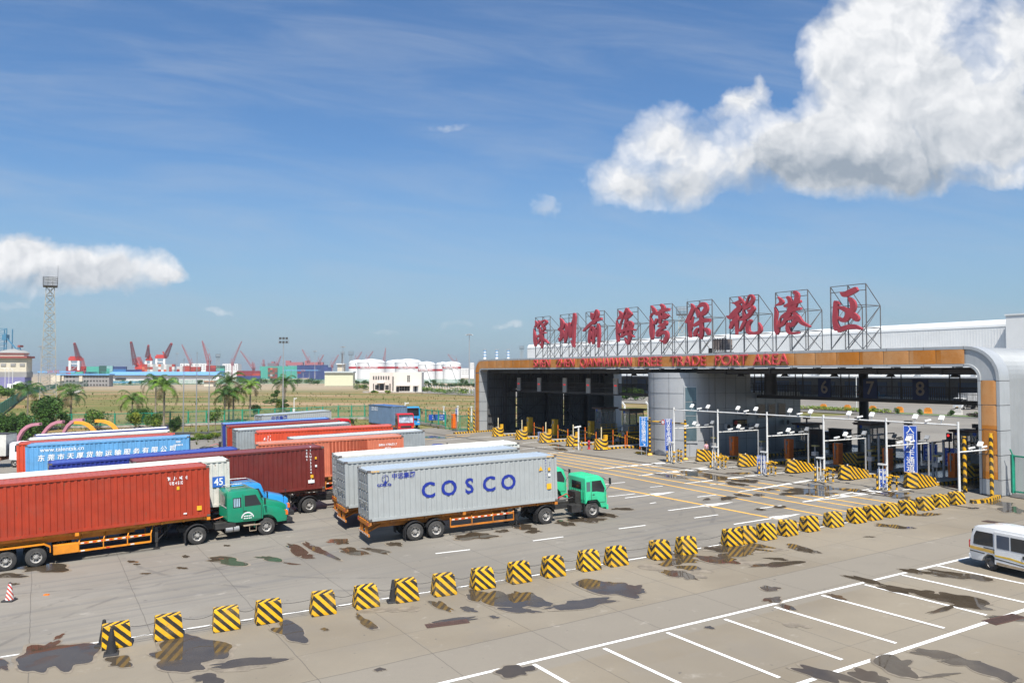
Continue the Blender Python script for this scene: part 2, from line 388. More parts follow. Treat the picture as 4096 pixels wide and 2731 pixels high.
    col = t.mix(damp, col, (.125, .108, .085)); t.put(bs.inputs['Roughness'], t.ramp(damp, 0, .5, .86, .45))
    t.put(bs.inputs['Base Color'], col)
    bp = t.n.new('ShaderNodeBump'); bp.inputs['Strength'].default_value = .25; bp.inputs['Distance'].default_value = .02
    t.put(bp.inputs['Height'], t.m('SUBTRACT', fin, t.m('MULTIPLY', j, 1.0))); t.l.new(bp.outputs[0], bs.inputs['Normal']); return m
def lin(a, b, n): return [a + (b - a) * i / n for i in range(n + 1)]
def grid(name, xs, ys, f, ma, frame=None):
    vs = [];
    for y in ys:
        for x in xs:
            p = frame(x, y) if frame else Vector((x, y, 0)); vs.append((p.x, p.y, f(p.x, p.y)))
    n = len(xs); fs = [(j * n + i, j * n + i + 1, (j + 1) * n + i + 1, (j + 1) * n + i) for j in range(len(ys) - 1) for i in range(n - 1)]
    b = MB(); b.add(vs, fs); return b.build(name, ma)
xs = lin(-5200, -400, 8) + lin(-380, 380, 95) + lin(400, 5200, 8)
ys = lin(-60, 260, 64) + lin(280, 700, 12) + lin(900, 7000, 8)
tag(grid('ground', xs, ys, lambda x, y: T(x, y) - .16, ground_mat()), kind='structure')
YM = yard_mat()
def clip(o, pts):
    bm = bmesh.new(); bm.from_mesh(o.data)
    for co, no in pts: bmesh.ops.bisect_plane(bm, geom=bm.verts[:] + bm.edges[:] + bm.faces[:], plane_co=co, plane_no=no, clear_outer=True)
    bm.to_mesh(o.data); bm.free()
def leftn(p, q):  # plane through p->q, outer side is left of travel
    d = (q - p); return (p, Vector((-d.y, d.x, 0)).normalized())
def split_kink(o):
    bm = bmesh.new(); bm.from_mesh(o.data)
    bmesh.ops.bisect_plane(bm, geom=bm.verts[:] + bm.edges[:] + bm.faces[:], plane_co=(0, 2.14 / SY, 0), plane_no=Vector((SX, SY, 0)))
    for v in bm.verts: v.co.z = T(v.co.x, v.co.y)
    bm.to_mesh(o.data); bm.free()
y1 = grid('yard', lin(-190, -20, 57), lin(-80, 130, 70), T, YM, lambda a, b: gp(a, b)); tag(y1, kind='structure')
clip(y1, [leftn(G(0, 1775), G(1340, 1697))]); split_kink(y1)
y1 = grid('gate_approach', lin(-20, -1.5, 7), lin(-80, 82, 54), T, YM, lambda a, b: gp(a, b)); tag(y1, kind='structure'); split_kink(y1)
y2 = grid('plaza', lin(-1.5, 90, 40), lin(-90, 71.8, 54), T, YM, lambda a, b: gp(a, b)); tag(y2, kind='structure'); split_kink(y2)
y3 = grid('dock_apron', lin(90, 230, 20), lin(-200, 330, 40), T, YM, lambda a, b: gp(a, b)); tag(y3, kind='structure')
# ------------------------------------------------------------------ painted markings
def paint_mat(n, col, wear=.62):
    m = bpy.data.materials.new(n); m.use_nodes = True; t = NT(m.node_tree); bs = t.n['Principled BSDF']; bs.inputs['Roughness'].default_value = .7
    p = t.geo('Position'); f = t.noise(p, 3.2, 7, .75); g = t.noise(p, .35, 3)
    k = t.ramp(t.m('ADD', f, t.m('MULTIPLY', t.m('SUBTRACT', g, .5), .35)), wear, wear + .09)
    t.put(bs.inputs['Base Color'], t.mix(k, col, (.27, .25, .22))); return m
PW = paint_mat('white_road_paint', (.82, .81, .77), .60); PY = paint_mat('yellow_road_paint', (.76, .42, .07), .60); PWN = paint_mat('fresh_white_road_paint', (.88, .87, .84), .70)
def line(mb, p, q, wd, z=.006, wd2=None):
    d = (q - p); d.z = 0; L = d.length; n = Vector((-d.y, d.x, 0)).normalized(); k = max(1, int(L / 3)); wd2 = wd if wd2 is None else wd2
    pts = []
    for i in range(k + 1):
        c = p.lerp(q, i / k); h = (wd + (wd2 - wd) * i / k) / 2
        for s in (-1, 1):
            e = c + n * s * h; pts.append((e.x, e.y, T(e.x, e.y) + z))
    mb.add(pts, [(2 * i, 2 * i + 1, 2 * i + 3, 2 * i + 2) for i in range(k)])
def ext(p, q, d): return q + (q - p).normalized() * d
mb = MB()   # parking bays
l1 = [(1765, 2731), (3099, 2427), (3878, 2228)]
a, b = G(*l1[0]), G(*l1[2]); line(mb, a - (b - a).normalized() * 8, b + (b - a).normalized() * 4, .17)
a, b = G(3204, 2731), G(4096, 2439); line(mb, a - (b - a).normalized() * 14, ext(a, b, 14), .19, .009)
for (p, q) in [((2135, 2656), (2266, 2730)), ((2416, 2592), (2713, 2730)), ((2668, 2529), (3172, 2731)), ((2899, 2475.7), (3430, 2659)), ((3099, 2427), (3643, 2589)),
               ((3287, 2380), (3828, 2525)), ((3459, 2337.6), (3990, 2470.6)), ((3608, 2299), (4096, 2408)), ((3745, 2261), (4096, 2334))]:
    a = G(*p); b = G(*q); dd = (b - a).normalized(); line(mb, a, a + dd * 5.35, .15, .012)
tag(mb.build('parking_bay_marking', PWN), kind='structure')
mb = MB()   # white lane paint
pts = [G(*q) for q in [(-400, 2690), (0, 2627), (1338, 2424), (2000, 2322), (2722, 2205), (3414, 2084), (3675, 2037)]]
for p, q in zip(pts, pts[1:]): line(mb, p, ext(p, q, .05), .13)
line(mb, G(3675, 2037), G(3910, 2018), .16)
for p, q in [((1742, 2213), (1880, 2197)), ((2132, 2162), (2253, 2146)), ((2475, 2114), (2582, 2100)), ((2777, 2070.5), (2872, 2058)), ((2789, 1987), (2870, 1978)),
             ((3041, 2032), (3127, 2021)), ((2600, 1948), (2651, 1943)), ((2600, 2013), (2624, 2009)), ((2430, 1986), (2540, 1974)), ((2380, 1940), (2500, 1928)), ((2700, 1900), (2800, 1893)),
             ((2590, 1865), (2650, 1861)), ((2840, 1938), (2900, 1933)), ((1730, 1762), (2060, 1740)), ((2090, 1772), (2150, 1766)), ((2090, 1795), (2260, 1781)), ((2200, 1812), (2300, 1803))]:
    line(mb, G(*p), G(*q), .15)
for p, q in [((2673, 2041), (2930, 2008)), ((2935, 2096), (3201, 2054.6)), ((2500, 1991), (2699, 1967))]:
    a, b = G(*p), G(*q); line(mb, a, a.lerp(b, .55), .16); line(mb, a.lerp(b, .55), b, .95, .006, .04)
# gore lines ahead of each island
for (tip, l, r) in [((2555, 1902), (2832, 1866), (3030, 1858)), ((2738, 1933), (3100, 1889), (3262, 1877)), ((2953, 1967), (3250, 1917), (3400, 1897)), ((3210, 2007), (3510, 1949), (3750, 1942)), ((2400, 1875), (2650, 1848), (2850, 1836))]:
    a = G(*tip); p, q = G(*l), G(*r); line(mb, a, p, .15); line(mb, a, q, .15, .009)
    for k in (.45, .62, .80):
        c = a.lerp(p, k); c2 = a.lerp(q, k * .72); m_ = c.lerp(c2, .25); e_ = c.lerp(c2, .95); line(mb, m_, e_, .5, .012)
tag(mb.build('white_lane_marking', PW), kind='structure')
mb = MB()   # yellow hatch band before the gate
bl0, bl1 = G(2943, 2170), G(3846, 2008)
for (p, q, f_, w_) in [((2440, 1947), (3207, 2094), 0, .24), ((2150, 1838), (3290, 2060), 1, .2), ((2110, 1821), (3400, 2047), 1, .2), ((2150, 1817), (3500, 2040), 1, .2), ((2190, 1812), (3620, 2042), 1, .2), ((2230, 1809), (3690, 2028), 1, .2), ((2300, 1812), (3760, 2013), 1, .2)]:
    line(mb, G(*p), G(*q), w_)
for p, q in [((1780, 1740), (1990, 1728)), ((1700, 1757), (1880, 1741))]: line(mb, G(*p), G(*q), .3)
tag(mb.build('yellow_lane_marking', PY), kind='structure')
mb = MB()
a, b = G(1690, 1728), G(3900, 2033); line(mb, a, b, .3, .014)
tag(mb.build('drain_channel', mat('drain_slot', (.05, .042, .035), .8, 0, .3, 4)), kind='structure')
# ------------------------------------------------------------------ water puddles (thin sheets on the slabs)
pm = bpy.data.materials.new('rain_water'); pm.use_nodes = True; t_ = NT(pm.node_tree); bs = t_.n['Principled BSDF']
pp = t_.geo('Position'); t_.put(bs.inputs['Base Color'], t_.mix(t_.noise(pp, 1.2, 4), (.04, .031, .022), (.09, .07, .048)))
bs.inputs['Specular IOR Level'].default_value = .32; bs.inputs['IOR'].default_value = 1.33
t_.put(bs.inputs['Roughness'], t_.ramp(t_.noise(pp, 1.0, 5), .48, .60, .02, .16))
dmp = mat('damp_concrete', (.215, .18, .135), .75, 0, .25, 2)
mb = MB(); rim = MB(); pr = random.Random(3)
def puddle(u, v, ru, rv, rot=0, z=.016, m=0, rough=.34):
    # ru, rv: half sizes in photo pixels, turned into metres on the slab
    c = G(u, v); e1 = G(u + ru * math.cos(rot), v + ru * math.sin(rot)) - c; e2 = G(u - rv * math.sin(rot), v + rv * math.cos(rot)) - c
    ph = [pr.random() * 6.28 for _ in range(8)]; n = 44; pts = []
    for i in range(n):
        a = 6.283 * i / n; k = 1 + sum(rough / (j + 1) ** .75 * math.sin((j + 1.0) * a + ph[j]) for j in range(8)) * .8
        k = max(.28, min(1.5, k)); p = c + e1 * math.cos(a) * k + e2 * math.sin(a) * k; pts.append((p.x, p.y, T(p.x, p.y) + z))
    pts.append((c.x, c.y, T(c.x, c.y) + z)); mb.add(pts, [(i, (i + 1) % n, n) for i in range(n)], m)
    if z > .0135: rim.add([(c.x + (a - c.x) * 1.1 + .02 * (a - c.x) / max(.1, abs(a - c.x)), c.y + (b - c.y) * 1.1 + .02 * (b - c.y) / max(.1, abs(b - c.y)), T(a, b) + z - .005) for a, b, _ in pts], [(i, (i + 1) % n, n) for i in range(n)])
for q in [(240, 2635, 140, 62, 0), (140, 2640, 60, 40, 0), (1, 2660, 50, 22, 0), (492, 2646, 52, 22, 0), (745, 2570, 130, 50, .1), (700, 2640, 120, 48, .15), (960, 2650, 150, 15, -.12), (820, 2715, 55, 22, 0),
          (1180, 2530, 75, 32, .35), (1300, 2518, 14, 6, 0), (180, 2590, 50, 12, -.5), (240, 2545, 22, 6, -.4), (1455, 2484, 50, 14, .5), (1515, 2745, 15, 5, 0),
          (1760, 2418, 52, 12, .38), (1905, 2385, 55, 20, .1), (1990, 2395, 110, 24, .15), (2130, 2405, 100, 20, .15), (2080, 2378, 60, 14, .1), (2090, 2440, 70, 11, .1), (1870, 2438, 32, 9, .1),
          (2440, 2345, 105, 32, .12), (2330, 2410, 110, 18, -.1), (2540, 2355, 50, 18, .1), (2250, 2425, 60, 10, -.1), (1820, 2484, 90, 10, -.15), (1980, 2467, 18, 5, .1),
          (2700, 2292, 55, 13, .15), (2740, 2270, 45, 10, .1), (2690, 2255, 40, 10, 0), (2710, 2245, 60, 10, .1), (2760, 2225, 30, 8, 0), (2900, 2200, 60, 9, .1), (2960, 2215, 70, 12, 0), (3020, 2180, 60, 8, .1), (2880, 2235, 90, 14, .12),
          (2730, 2228, 60, 8, .2), (2985, 2195, 90, 10, .1), (3190, 2192, 60, 9, .22), (3240, 2202, 40, 7, .1), (3090, 2258, 90, 10, -.08), (2740, 2300, 45, 10, .35), (3100, 2235, 40, 5, .1), (3010, 2320, 0, 0, 0),
          (3088, 2353, 40, 9, .1), (3082, 2398, 34, 12, 0), (3560, 2352, 70, 10, .2), (3700, 2372, 120, 14, .18), (3830, 2400, 100, 20, .15), (3900, 2425, 70, 14, .1), (3760, 2440, 60, 7, -.25), (4020, 2470, 80, 9, .1),
          (3340, 2384, 40, 7, .25), (3150, 2430, 35, 8, .3), (3680, 2288, 60, 8, .15), (3790, 2298, 110, 14, .12), (3900, 2308, 60, 9, .1), (3480, 2325, 90, 7, .25),
          (3600, 2665, 80, 38, .25), (3480, 2700, 90, 20, .3), (3320, 2705, 120, 22, .25), (3740, 2620, 110, 16, .22), (3900, 2660, 130, 20, .3), (4000, 2700, 90, 18, .3), (3870, 2650, 80, 12, .1), (3760, 2702, 70, 6, -.1),
          (2075, 2682, 65, 24, -.05), (1515, 2676, 20, 7, 0), (2835, 2508, 18, 5, .2),
          (900, 2245, 70, 16, .1), (1075, 2232, 45, 9, .1), (1180, 2195, 50, 16, .4), (1270, 2195, 70, 12, .4), (1230, 2228, 30, 8, 0), (1400, 2205, 60, 12, .1), (1370, 2165, 40, 10, 0), (1495, 2200, 50, 8, .15), (1330, 2165, 20, 5, 0), (1585, 2175, 30, 8, .1),
          (1890, 2142, 80, 13, 0), (2100, 2110, 50, 12, .1), (2140, 2125, 30, 6, 0), (2250, 2090, 40, 9, .1), (2360, 2078, 70, 10, 0), (2010, 2125, 25, 6, 0), (2390, 2058, 70, 7, .1), (2480, 2035, 40, 5, 0), (2430, 2062, 30, 6, .1),
          (525, 2246, 22, 4, 0), (550, 2256, 12, 3, 0), (725, 2272, 20, 4, 0), (578, 2293, 18, 3, 0), (745, 2224, 16, 4, 0), (905, 2181, 12, 3, 0), (1160, 2253, 30, 3, .1), (60, 2335, 20, 4, 0), (160, 2272, 90, 18, -.05), (20, 2300, 90, 8, 0),
          (2790, 1899, 70, 9, .1), (2860, 1912, 60, 8, .1), (2700, 1905, 60, 6, .1), (2990, 1922, 50, 7, 0), (2950, 1935, 40, 6, .1), (3200, 1962, 70, 9, 0), (3260, 1975, 90, 8, .05), (3150, 1975, 40, 6, 0), (3270, 1945, 60, 9, .1), (2905, 1993, 24, 6, 0), (2960, 1980, 30, 5, .1), (2925, 1988, 22, 4, 0),
          (3030, 1980, 25, 4, 0), (2825, 1996, 14, 4, 0), (3035, 2037, 20, 4, 0), (3120, 2026, 30, 4, 0), (3060, 1958, 40, 4, 0), (3420, 1960, 60, 6, .1), (3560, 1975, 60, 8, 0), (3600, 1988, 50, 8, .1), (2950, 1893, 40, 4, 0), (2760, 1888, 40, 5, 0), (2230, 1782, 30, 4, .1), (2250, 1797, 30, 4, .1),
          (3640, 2056, 60, 6, .1), (3720, 2055, 40, 5, 0), (3560, 2105, 60, 7, .08), (3620, 2108, 40, 4, .1), (3890, 2032, 20, 3, 0), (2060, 1746, 20, 2, 0), (3980, 2010, 60, 10, .1), (4060, 2040, 50, 14, .1), (3480, 2146, 18, 2, 0), (1740, 1748, 60, 4, 0), (1850, 1722, 60, 4, 0)]:
    if q[2] > 1: puddle(*q, z=.014 + .001 * pr.random())
tag(mb.build('water', pm), kind='structure')
mb = MB()
for q in [(1560, 2440, 90, 12, -.05), (1640, 2432, 70, 10, -.1), (2930, 2240, 130, 12, .1), (2690, 2270, 130, 24, .15), (3200, 2500, 50, 10, .1), (900, 2650, 150, 24, .0), (3000, 2202, 130, 12, .0), (3820, 2020, 160, 14, .05)]:
    puddle(*q, z=.008 + .001 * pr.random(), rough=.45)
tag(mb.build('damp_patch', dmp), kind='structure'); tag(rim.build('puddle_rim', dmp), kind='structure')
WET_SHADE = mat('wet_shaded_lane_floor', (.055, .05, .044), .22, 0, .35, .35, spec=.5); wf = tag(MB().quad((1.2, 1, .006), (23.5, 1, .006), (23.5, 27.5, .006), (1.2, 27.5, .006)).quad((1.2, 37, .006), (23.5, 37, .006), (23.5, 69, .006), (1.2, 69, .006)).build('wet_shaded_lane_floor', WET_SHADE), kind='structure'); wf.matrix_world = GM(0, 0)  # wet lane floor; canopy shade is painted into its dark colour
# ================================================================== CONTAINERS
def cmat(n, col, rust=.35, rough=.55, streak=.35, var=.1): return mat(n, col, rough, 0, var, 1.3, streak=streak, rust=rust, dirt=.12)
PROF = {}
def corr_side(L, z0, z1, yo, depth=.038, pitch=.28, x0=.12, x1=None):
    x1 = L - .12 if x1 is None else x1; n = max(4, round((x1 - x0) / pitch)); p = (x1 - x0) / n; pts = []
    for i in range(n):
        b = x0 + i * p
        pts += [(b, 0), (b + p * .32, 0), (b + p * .46, depth), (b + p * .84, depth)]
    pts.append((x1, 0)); return [(x, yo - math.copysign(d, yo)) for x, d in pts], z0, z1
def strip(mb, prof, z0, z1, m=0, swap=False):
    vs = []
    for x, y in prof: vs += [((y, x, z0) if swap else (x, y, z0)), ((y, x, z1) if swap else (x, y, z1))]
    mb.add(vs, [(2 * i, 2 * i + 1, 2 * i + 3, 2 * i + 2) for i in range(len(prof) - 1)], m)
LOCKM = mat('lock_rod_steel', (.32, .32, .31), .5, .5, .2, 4)
def container(label, M, L, deck, H, side, roof=None, frame=None, door=None, group=None, pitch=.28, front=None, flatend=False):
    """local frame: x forward from the doors, y left, z up from the ground; near side is y=-1.22"""
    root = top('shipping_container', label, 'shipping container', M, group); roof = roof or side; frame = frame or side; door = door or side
    z0, z1 = deck, deck + H; hw = 1.22
    mb = MB()
    for s in (-1, 1):
        prof, a, b = corr_side(L, z0 + .13, z1 - .11, s * (hw - .025), pitch=pitch); strip(mb, prof, a, b)
        if s < 0: near = prof
    prof = [(-hw + .1 + i * .1, L - .05 - (.03 if (i // 2) % 2 else 0)) for i in range(23)]; strip(mb, [(y, x) for y, x in prof], z0 + .13, z1 - .11, swap=True)
    mb.build('side_wall', side, root); PROF[root.name] = near
    mb = MB(); n = max(10, round((L - .3) / .30)); vs = []
    for i in range(n * 4 + 1):
        x = .12 + (L - .24) * i / (n * 4); z = z1 - .012 - (.022 if i % 4 in (0, 1) else 0); vs += [(x, -hw + .06, z), (x, hw - .06, z)]
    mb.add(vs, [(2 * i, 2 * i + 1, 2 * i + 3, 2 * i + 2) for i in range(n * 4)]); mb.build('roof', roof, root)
    mb = MB()
    for s in (-1, 1):
        mb.bar((.1, s * (hw - .035), z1 - .06), (L - .1, s * (hw - .035), z1 - .06), .07, .12); mb.bar((.1, s * (hw - .03), z0 + .08), (L - .1, s * (hw - .03), z0 + .08), .06, .16)
        for x in (.08, L - .08): mb.box(x - .08, x + .08, s * (hw - .08) - .08, s * (hw - .08) + .08, z0, z1)
    for x in (.06, L - .06):
        mb.box(x - .05, x + .05, -hw + .1, hw - .1, z1 - .14, z1 - .02); mb.box(x - .05, x + .05, -hw + .1, hw - .1, z0 + .02, z0 + .17)
    for x in (.09, L - .09):
        for s in (-1, 1):
            for z in (z0 + .055, z1 - .055): mb.box(x - .095, x + .095, s * (hw - .075) - .085, s * (hw - .075) + .085, z - .06, z + .062, 1)
    mb.build('frame', [frame, mat('corner_casting_steel', (.13, .11, .10), .6, .2, .3, 5)], root)
    for s in (-1, 1):
        mb = MB(); y0, y1 = (.012, hw - .17) if s > 0 else (-hw + .17, -.012)
        prof = []
        for i in range(5): prof += [(z0 + .2 + i * (H - .4) / 5, .01), (z0 + .2 + i * (H - .4) / 5 + .35, .01), (z0 + .2 + i * (H - .4) / 5 + .39, .04), (z0 + .2 + (i + 1) * (H - .4) / 5 - .04, .04)]
        prof.append((z1 - .2, .01)); vs = []
        for z, x in prof: vs += [(x, y0, z), (x, y1, z)]
        mb.add(vs, [(2 * i, 2 * i + 1, 2 * i + 3, 2 * i + 2) for i in range(len(prof) - 1)])
        dr = mb.build('door', door, root)
        mb = MB()
        for y in (y0 + .22, y1 - .22):
            mb.tube((-.035, y, z0 + .12), (-.035, y, z1 - .12), .02, n=6)
            for z in (z0 + .2, z0 + .9, z0 + 1.7, z1 - .25): mb.box(-.06, .01, y - .06, y + .06, z - .035, z + .035)
            mb.bar((-.05, y, z0 + 1.05), (-.05, y + .38 * (1 if y < (y0 + y1) / 2 else -1), z0 + 1.0), .03)
        mb.build('lock_rod', LOCKM, dr)
    return root
def rig(pa, pb, h, ang=None):
    a, b = G(pa[0], pa[1], h), G(pb[0], pb[1], h); ex = (b - a) if ang is None else Vector((math.cos(R(ang)), math.sin(R(ang)), 0))
    L = (b - a).length; ex = (ex - PN * ex.dot(PN)).normalized(); ey = PN.cross(ex)
    M = Matrix((ex, ey, PN)).transposed().to_4x4(); M.translation = a - PN * h + ey * 1.22
    return M, L
def paint_on(o, prof):
    # lay flat lettering onto the corrugated sheet: cut it at every fold, then push each point back to the sheet
    x0 = o.matrix_local.translation.x; me = o.data; bm = bmesh.new(); bm.from_mesh(me); bmesh.ops.delete(bm, geom=[f for f in bm.faces if abs(f.normal.z) < .5 or f.calc_center_median().z < 0], context='FACES')
    xs_ = [v.co.x for v in bm.verts]
    if not xs_: bm.free(); return o
    lo, hi = min(xs_) + x0, max(xs_) + x0
    for x, y in prof:
        if lo < x < hi: bmesh.ops.bisect_plane(bm, geom=bm.verts[:] + bm.edges[:] + bm.faces[:], plane_co=(x - x0, 0, 0), plane_no=(1, 0, 0))
    for v in bm.verts:
        X = v.co.x + x0; d = 0
        for (xa, ya), (xb, yb) in zip(prof, prof[1:]):
            if xa <= X <= xb: d = ya + (yb - ya) * ((X - xa) / (xb - xa) if xb > xa else 0); break
        else: d = prof[0][1]
        v.co.z = -1.222 - (d - .004)
    bm.to_mesh(me); bm.free(); return o
SIDE = lambda x, z, y=-1.222: Matrix(((1, 0, 0, x), (0, 0, -1, y), (0, 1, 0, z), (0, 0, 0, 1)))   # text on the near side
# ================================================================== TRAILERS AND TRACTORS
def wheel(root, x, y, r=.52, w=.30, n=28, rim=RIM, name='wheel'):
    s = -1 if y < 0 else 1; m = MB()
    m.lathe([(r * .56, 0), (r * .60, .02), (r * .86, .03), (r * .97, .06), (r, .10), (r, w - .10), (r * .97, w - .06), (r * .86, w - .03), (r * .56, w)], n, (x, 0, r), 'y')
    m.V = [(a, (y - s * b if True else b), c) for a, b, c in m.V]
    t = m.build(name, TYRE, root, smooth=True)
    m = MB(); m.lathe([(r * .58, .015), (r * .56, .0), (r * .50, .03), (r * .47, .10), (r * .30, .13), (r * .27, .07), (r * .16, .06), (r * .15, .0), (0, -.01)], 20, (x, 0, r), 'y')
    for k in range(8):
        a = k * math.pi / 4; m.tube((x + r * .24 * math.cos(a), .05, r + r * .24 * math.sin(a)), (x + r * .24 * math.cos(a), .09, r + r * .24 * math.sin(a)), .02, n=6, m=1)
        a += .39; cx_, cz_ = x + r * .385 * math.cos(a), r + r * .385 * math.sin(a); m.tube((cx_, .095, cz_), (cx_, .13, cz_), .038, n=8, m=1)
    m.V = [(a, y - s * b, c) for a, b, c in m.V]
    m.build('rim', [rim, DARK], t, smooth=True)
    return t
def mudguard(root, x, y0, y1, r=.66, zc=.52, a0=15, a1=165, mt=BLACK, flap=True):
    m = MB(); k = 10
    for i in range(k):
        t0, t1 = R(a0 + (a1 - a0) * i / k), R(a0 + (a1 - a0) * (i + 1) / k)
        for rr in (0,):
            p, q = (x + r * math.cos(t0), zc + r * math.sin(t0)), (x + r * math.cos(t1), zc + r * math.sin(t1))
            m.add([(p[0], y0, p[1]), (q[0], y0, q[1]), (q[0], y1, q[1]), (p[0], y1, p[1]), (p[0], y0, p[1] + .03), (q[0], y0, q[1] + .03), (q[0], y1, q[1] + .03), (p[0], y1, p[1] + .03)],
                  [(0, 1, 2, 3), (7, 6, 5, 4), (0, 4, 5, 1), (2, 6, 7, 3), (1, 5, 6, 2), (3, 7, 4, 0)])
    if flap: m.box(x - r - .02, x - r + .01, y0 + .02, y1 - .02, zc - .33, zc + .16)
    m.build('mudguard', mt, root)
TAPE = mat('reflective_tape', (.80, .78, .76), .4, 0, .02); TAPER = mat('reflective_tape_red', (.6, .03, .02), .4, 0, .02)
def trailer(label, M, L, deck, axles, guard=(5.2, 9.6), metal=TRORANGE, group=None, boxes=False, guards=True, rearbump=True, thin=False):
    root = top('container_trailer', label, 'trailer', M, group); m = MB(); zt = deck - .02
    for s in (-1, 1):
        m.box(.0, L * .70, s * .48 - .07, s * .48 + .07, zt - .48, zt); m.box(L * .70, L, s * .48 - .07, s * .48 + .07, zt - .22, zt)
        m.prism([(L * .66, zt - .48), (L * .76, zt - .22), (L * .66, zt - .22)], s * .48 - .07, s * .48 + .07)
        m.box(.2, L - .2, s * .98 - .04, s * .98 + .04, zt - .16, zt - .02)
    for i in range(12): x = .3 + (L - .6) * i / 11; m.box(x - .06, x + .06, -1.1, 1.1, zt - .17, zt - .03)
    for x in (.05, L * .48, L - .1): m.box(x - .1, x + .1, -1.2, 1.2, zt - .2, zt)
    m.build('chassis', metal, root)
    if rearbump:
        m = MB(); m.box(-.06, .06, -1.2, 1.2, zt - .24, zt - .002); m.box(-.04, .04, -1.15, 1.15, .52, .66)
        for y in (-.75, -.4, .4, .75): m.box(-.03, .05, y - .06, y + .06, .6, zt - .2)
        for y in (-.6, .6): m.bar((.0, y, .7), (.9, y, zt - .3), .1)
        b = m.build('rear_bumper', metal, root); m = MB()
        for i in range(6): y = -1.05 + i * .38; MB().box(-.046, -.04, y, y + .2, .55, .63).build('reflector', TAPE, b)
        m = MB()
        for y in (-1.05, 1.05): MB().box(-.07, -.06, y - .13, y + .13, zt - .19, zt - .08).build('tail_light', RED, root)
    for x in axles:
        for s in (-1, 1):
            wheel(root, x, s * 1.22, .52, .55 if not thin else .3)
        m = MB(); m.tube((x, -1, .52), (x, 1, .52), .07, n=8); m.bar((x - .5, -.8, .75), (x + .5, -.8, .75), .1, .08); m.bar((x - .5, .8, .75), (x + .5, .8, .75), .1, .08); m.box(x - .1, x + .1, -.55, .55, .6, zt - .4); m.build('axle', DARK, root)
    if boxes:   # flat orange fender over the bogie and a tool box
        m = MB(); xa, xb = axles[0] - .75, axles[-1] + .7
        m.prism([(xa, .95), (xa, 1.0), (xa + .35, 1.19), (xb - .3, 1.19), (xb, 1.0), (xb, .7), (xb - .05, .7), (xb - .05, .97), (xb - .32, 1.14), (xa + .37, 1.14)], -1.25, -.72); m.build('fender', metal, root)
        m = MB(); m.box(xb + .12, xb + 1.35, -1.23, -.75, .52, 1.02); m.build('tool_box', metal, root, bevel=.02)
        wheel_ = MB(); wheel_.lathe([(.25, 0), (.5, .02), (.52, .1), (.5, .24), (.25, .26)], 24, (guard[0] + 2.6, -.5, .78), 'z'); wheel_.build('spare_tyre', TYRE, root, smooth=True)
    else:
        for x in axles:
            for s in (-1, 1): mudguard(root, x, min(s * .68, s * 1.24), max(s * .68, s * 1.24), .60, flap=(x == axles[0]))
    if guards:
        for s in (-1, 1):
            m = MB(); g0, g1 = guard; y = s * 1.16
            m.bar((g0, y, .98), (g1, y, .98), .05, .12); m.bar((g0, y, .56), (g1, y, .56), .05, .10); k = 3
            for i in range(k + 1): x = g0 + (g1 - g0) * i / k; m.bar((x, y, .54), (x, y, 1.0), .08, .05); m.bar((x, y, .98), (x + .25, s * .55, zt - .1), .05)
            g = m.build('side_guard', metal, root); m = MB(); k = int((g1 - g0) / .42)
            for i in range(k):
                x = g0 + .1 + i * .42; m.box(x, x + .17, y + s * .026, y + s * .032, .95, 1.01, 0); m.box(x + .17, x + .34, y + s * .026, y + s * .032, .95, 1.01, 1)
                if boxes and i % 3 == 0: m.box(x, x + .2, y + s * .026, y + s * .032, .53, .59, i % 2)
            m.build('reflective_strip', [TAPE, TAPER], g)
    for s in (-1, 1):
        m = MB(); x = guard[1] + .35; m.box(x - .08, x + .08, s * .78 - .08, s * .78 + .08, .42, zt - .3); m.box(x - .05, x + .05, s * .78 - .05, s * .78 + .05, .12, .45); m.box(x - .16, x + .16, s * .78 - .12, s * .78 + .12, .03, .09); m.bar((x + .05, s * .78, .5), (x + .9, s * .6, zt - .3), .05)
        m.build('landing_leg', DARK, root)
    return root
def poly_plate(poly, y, t, m, name, mt, root, bevel=0):
    mb = MB(); mb.prism(poly, y, y + t, m); return mb.build(name, mt, root)
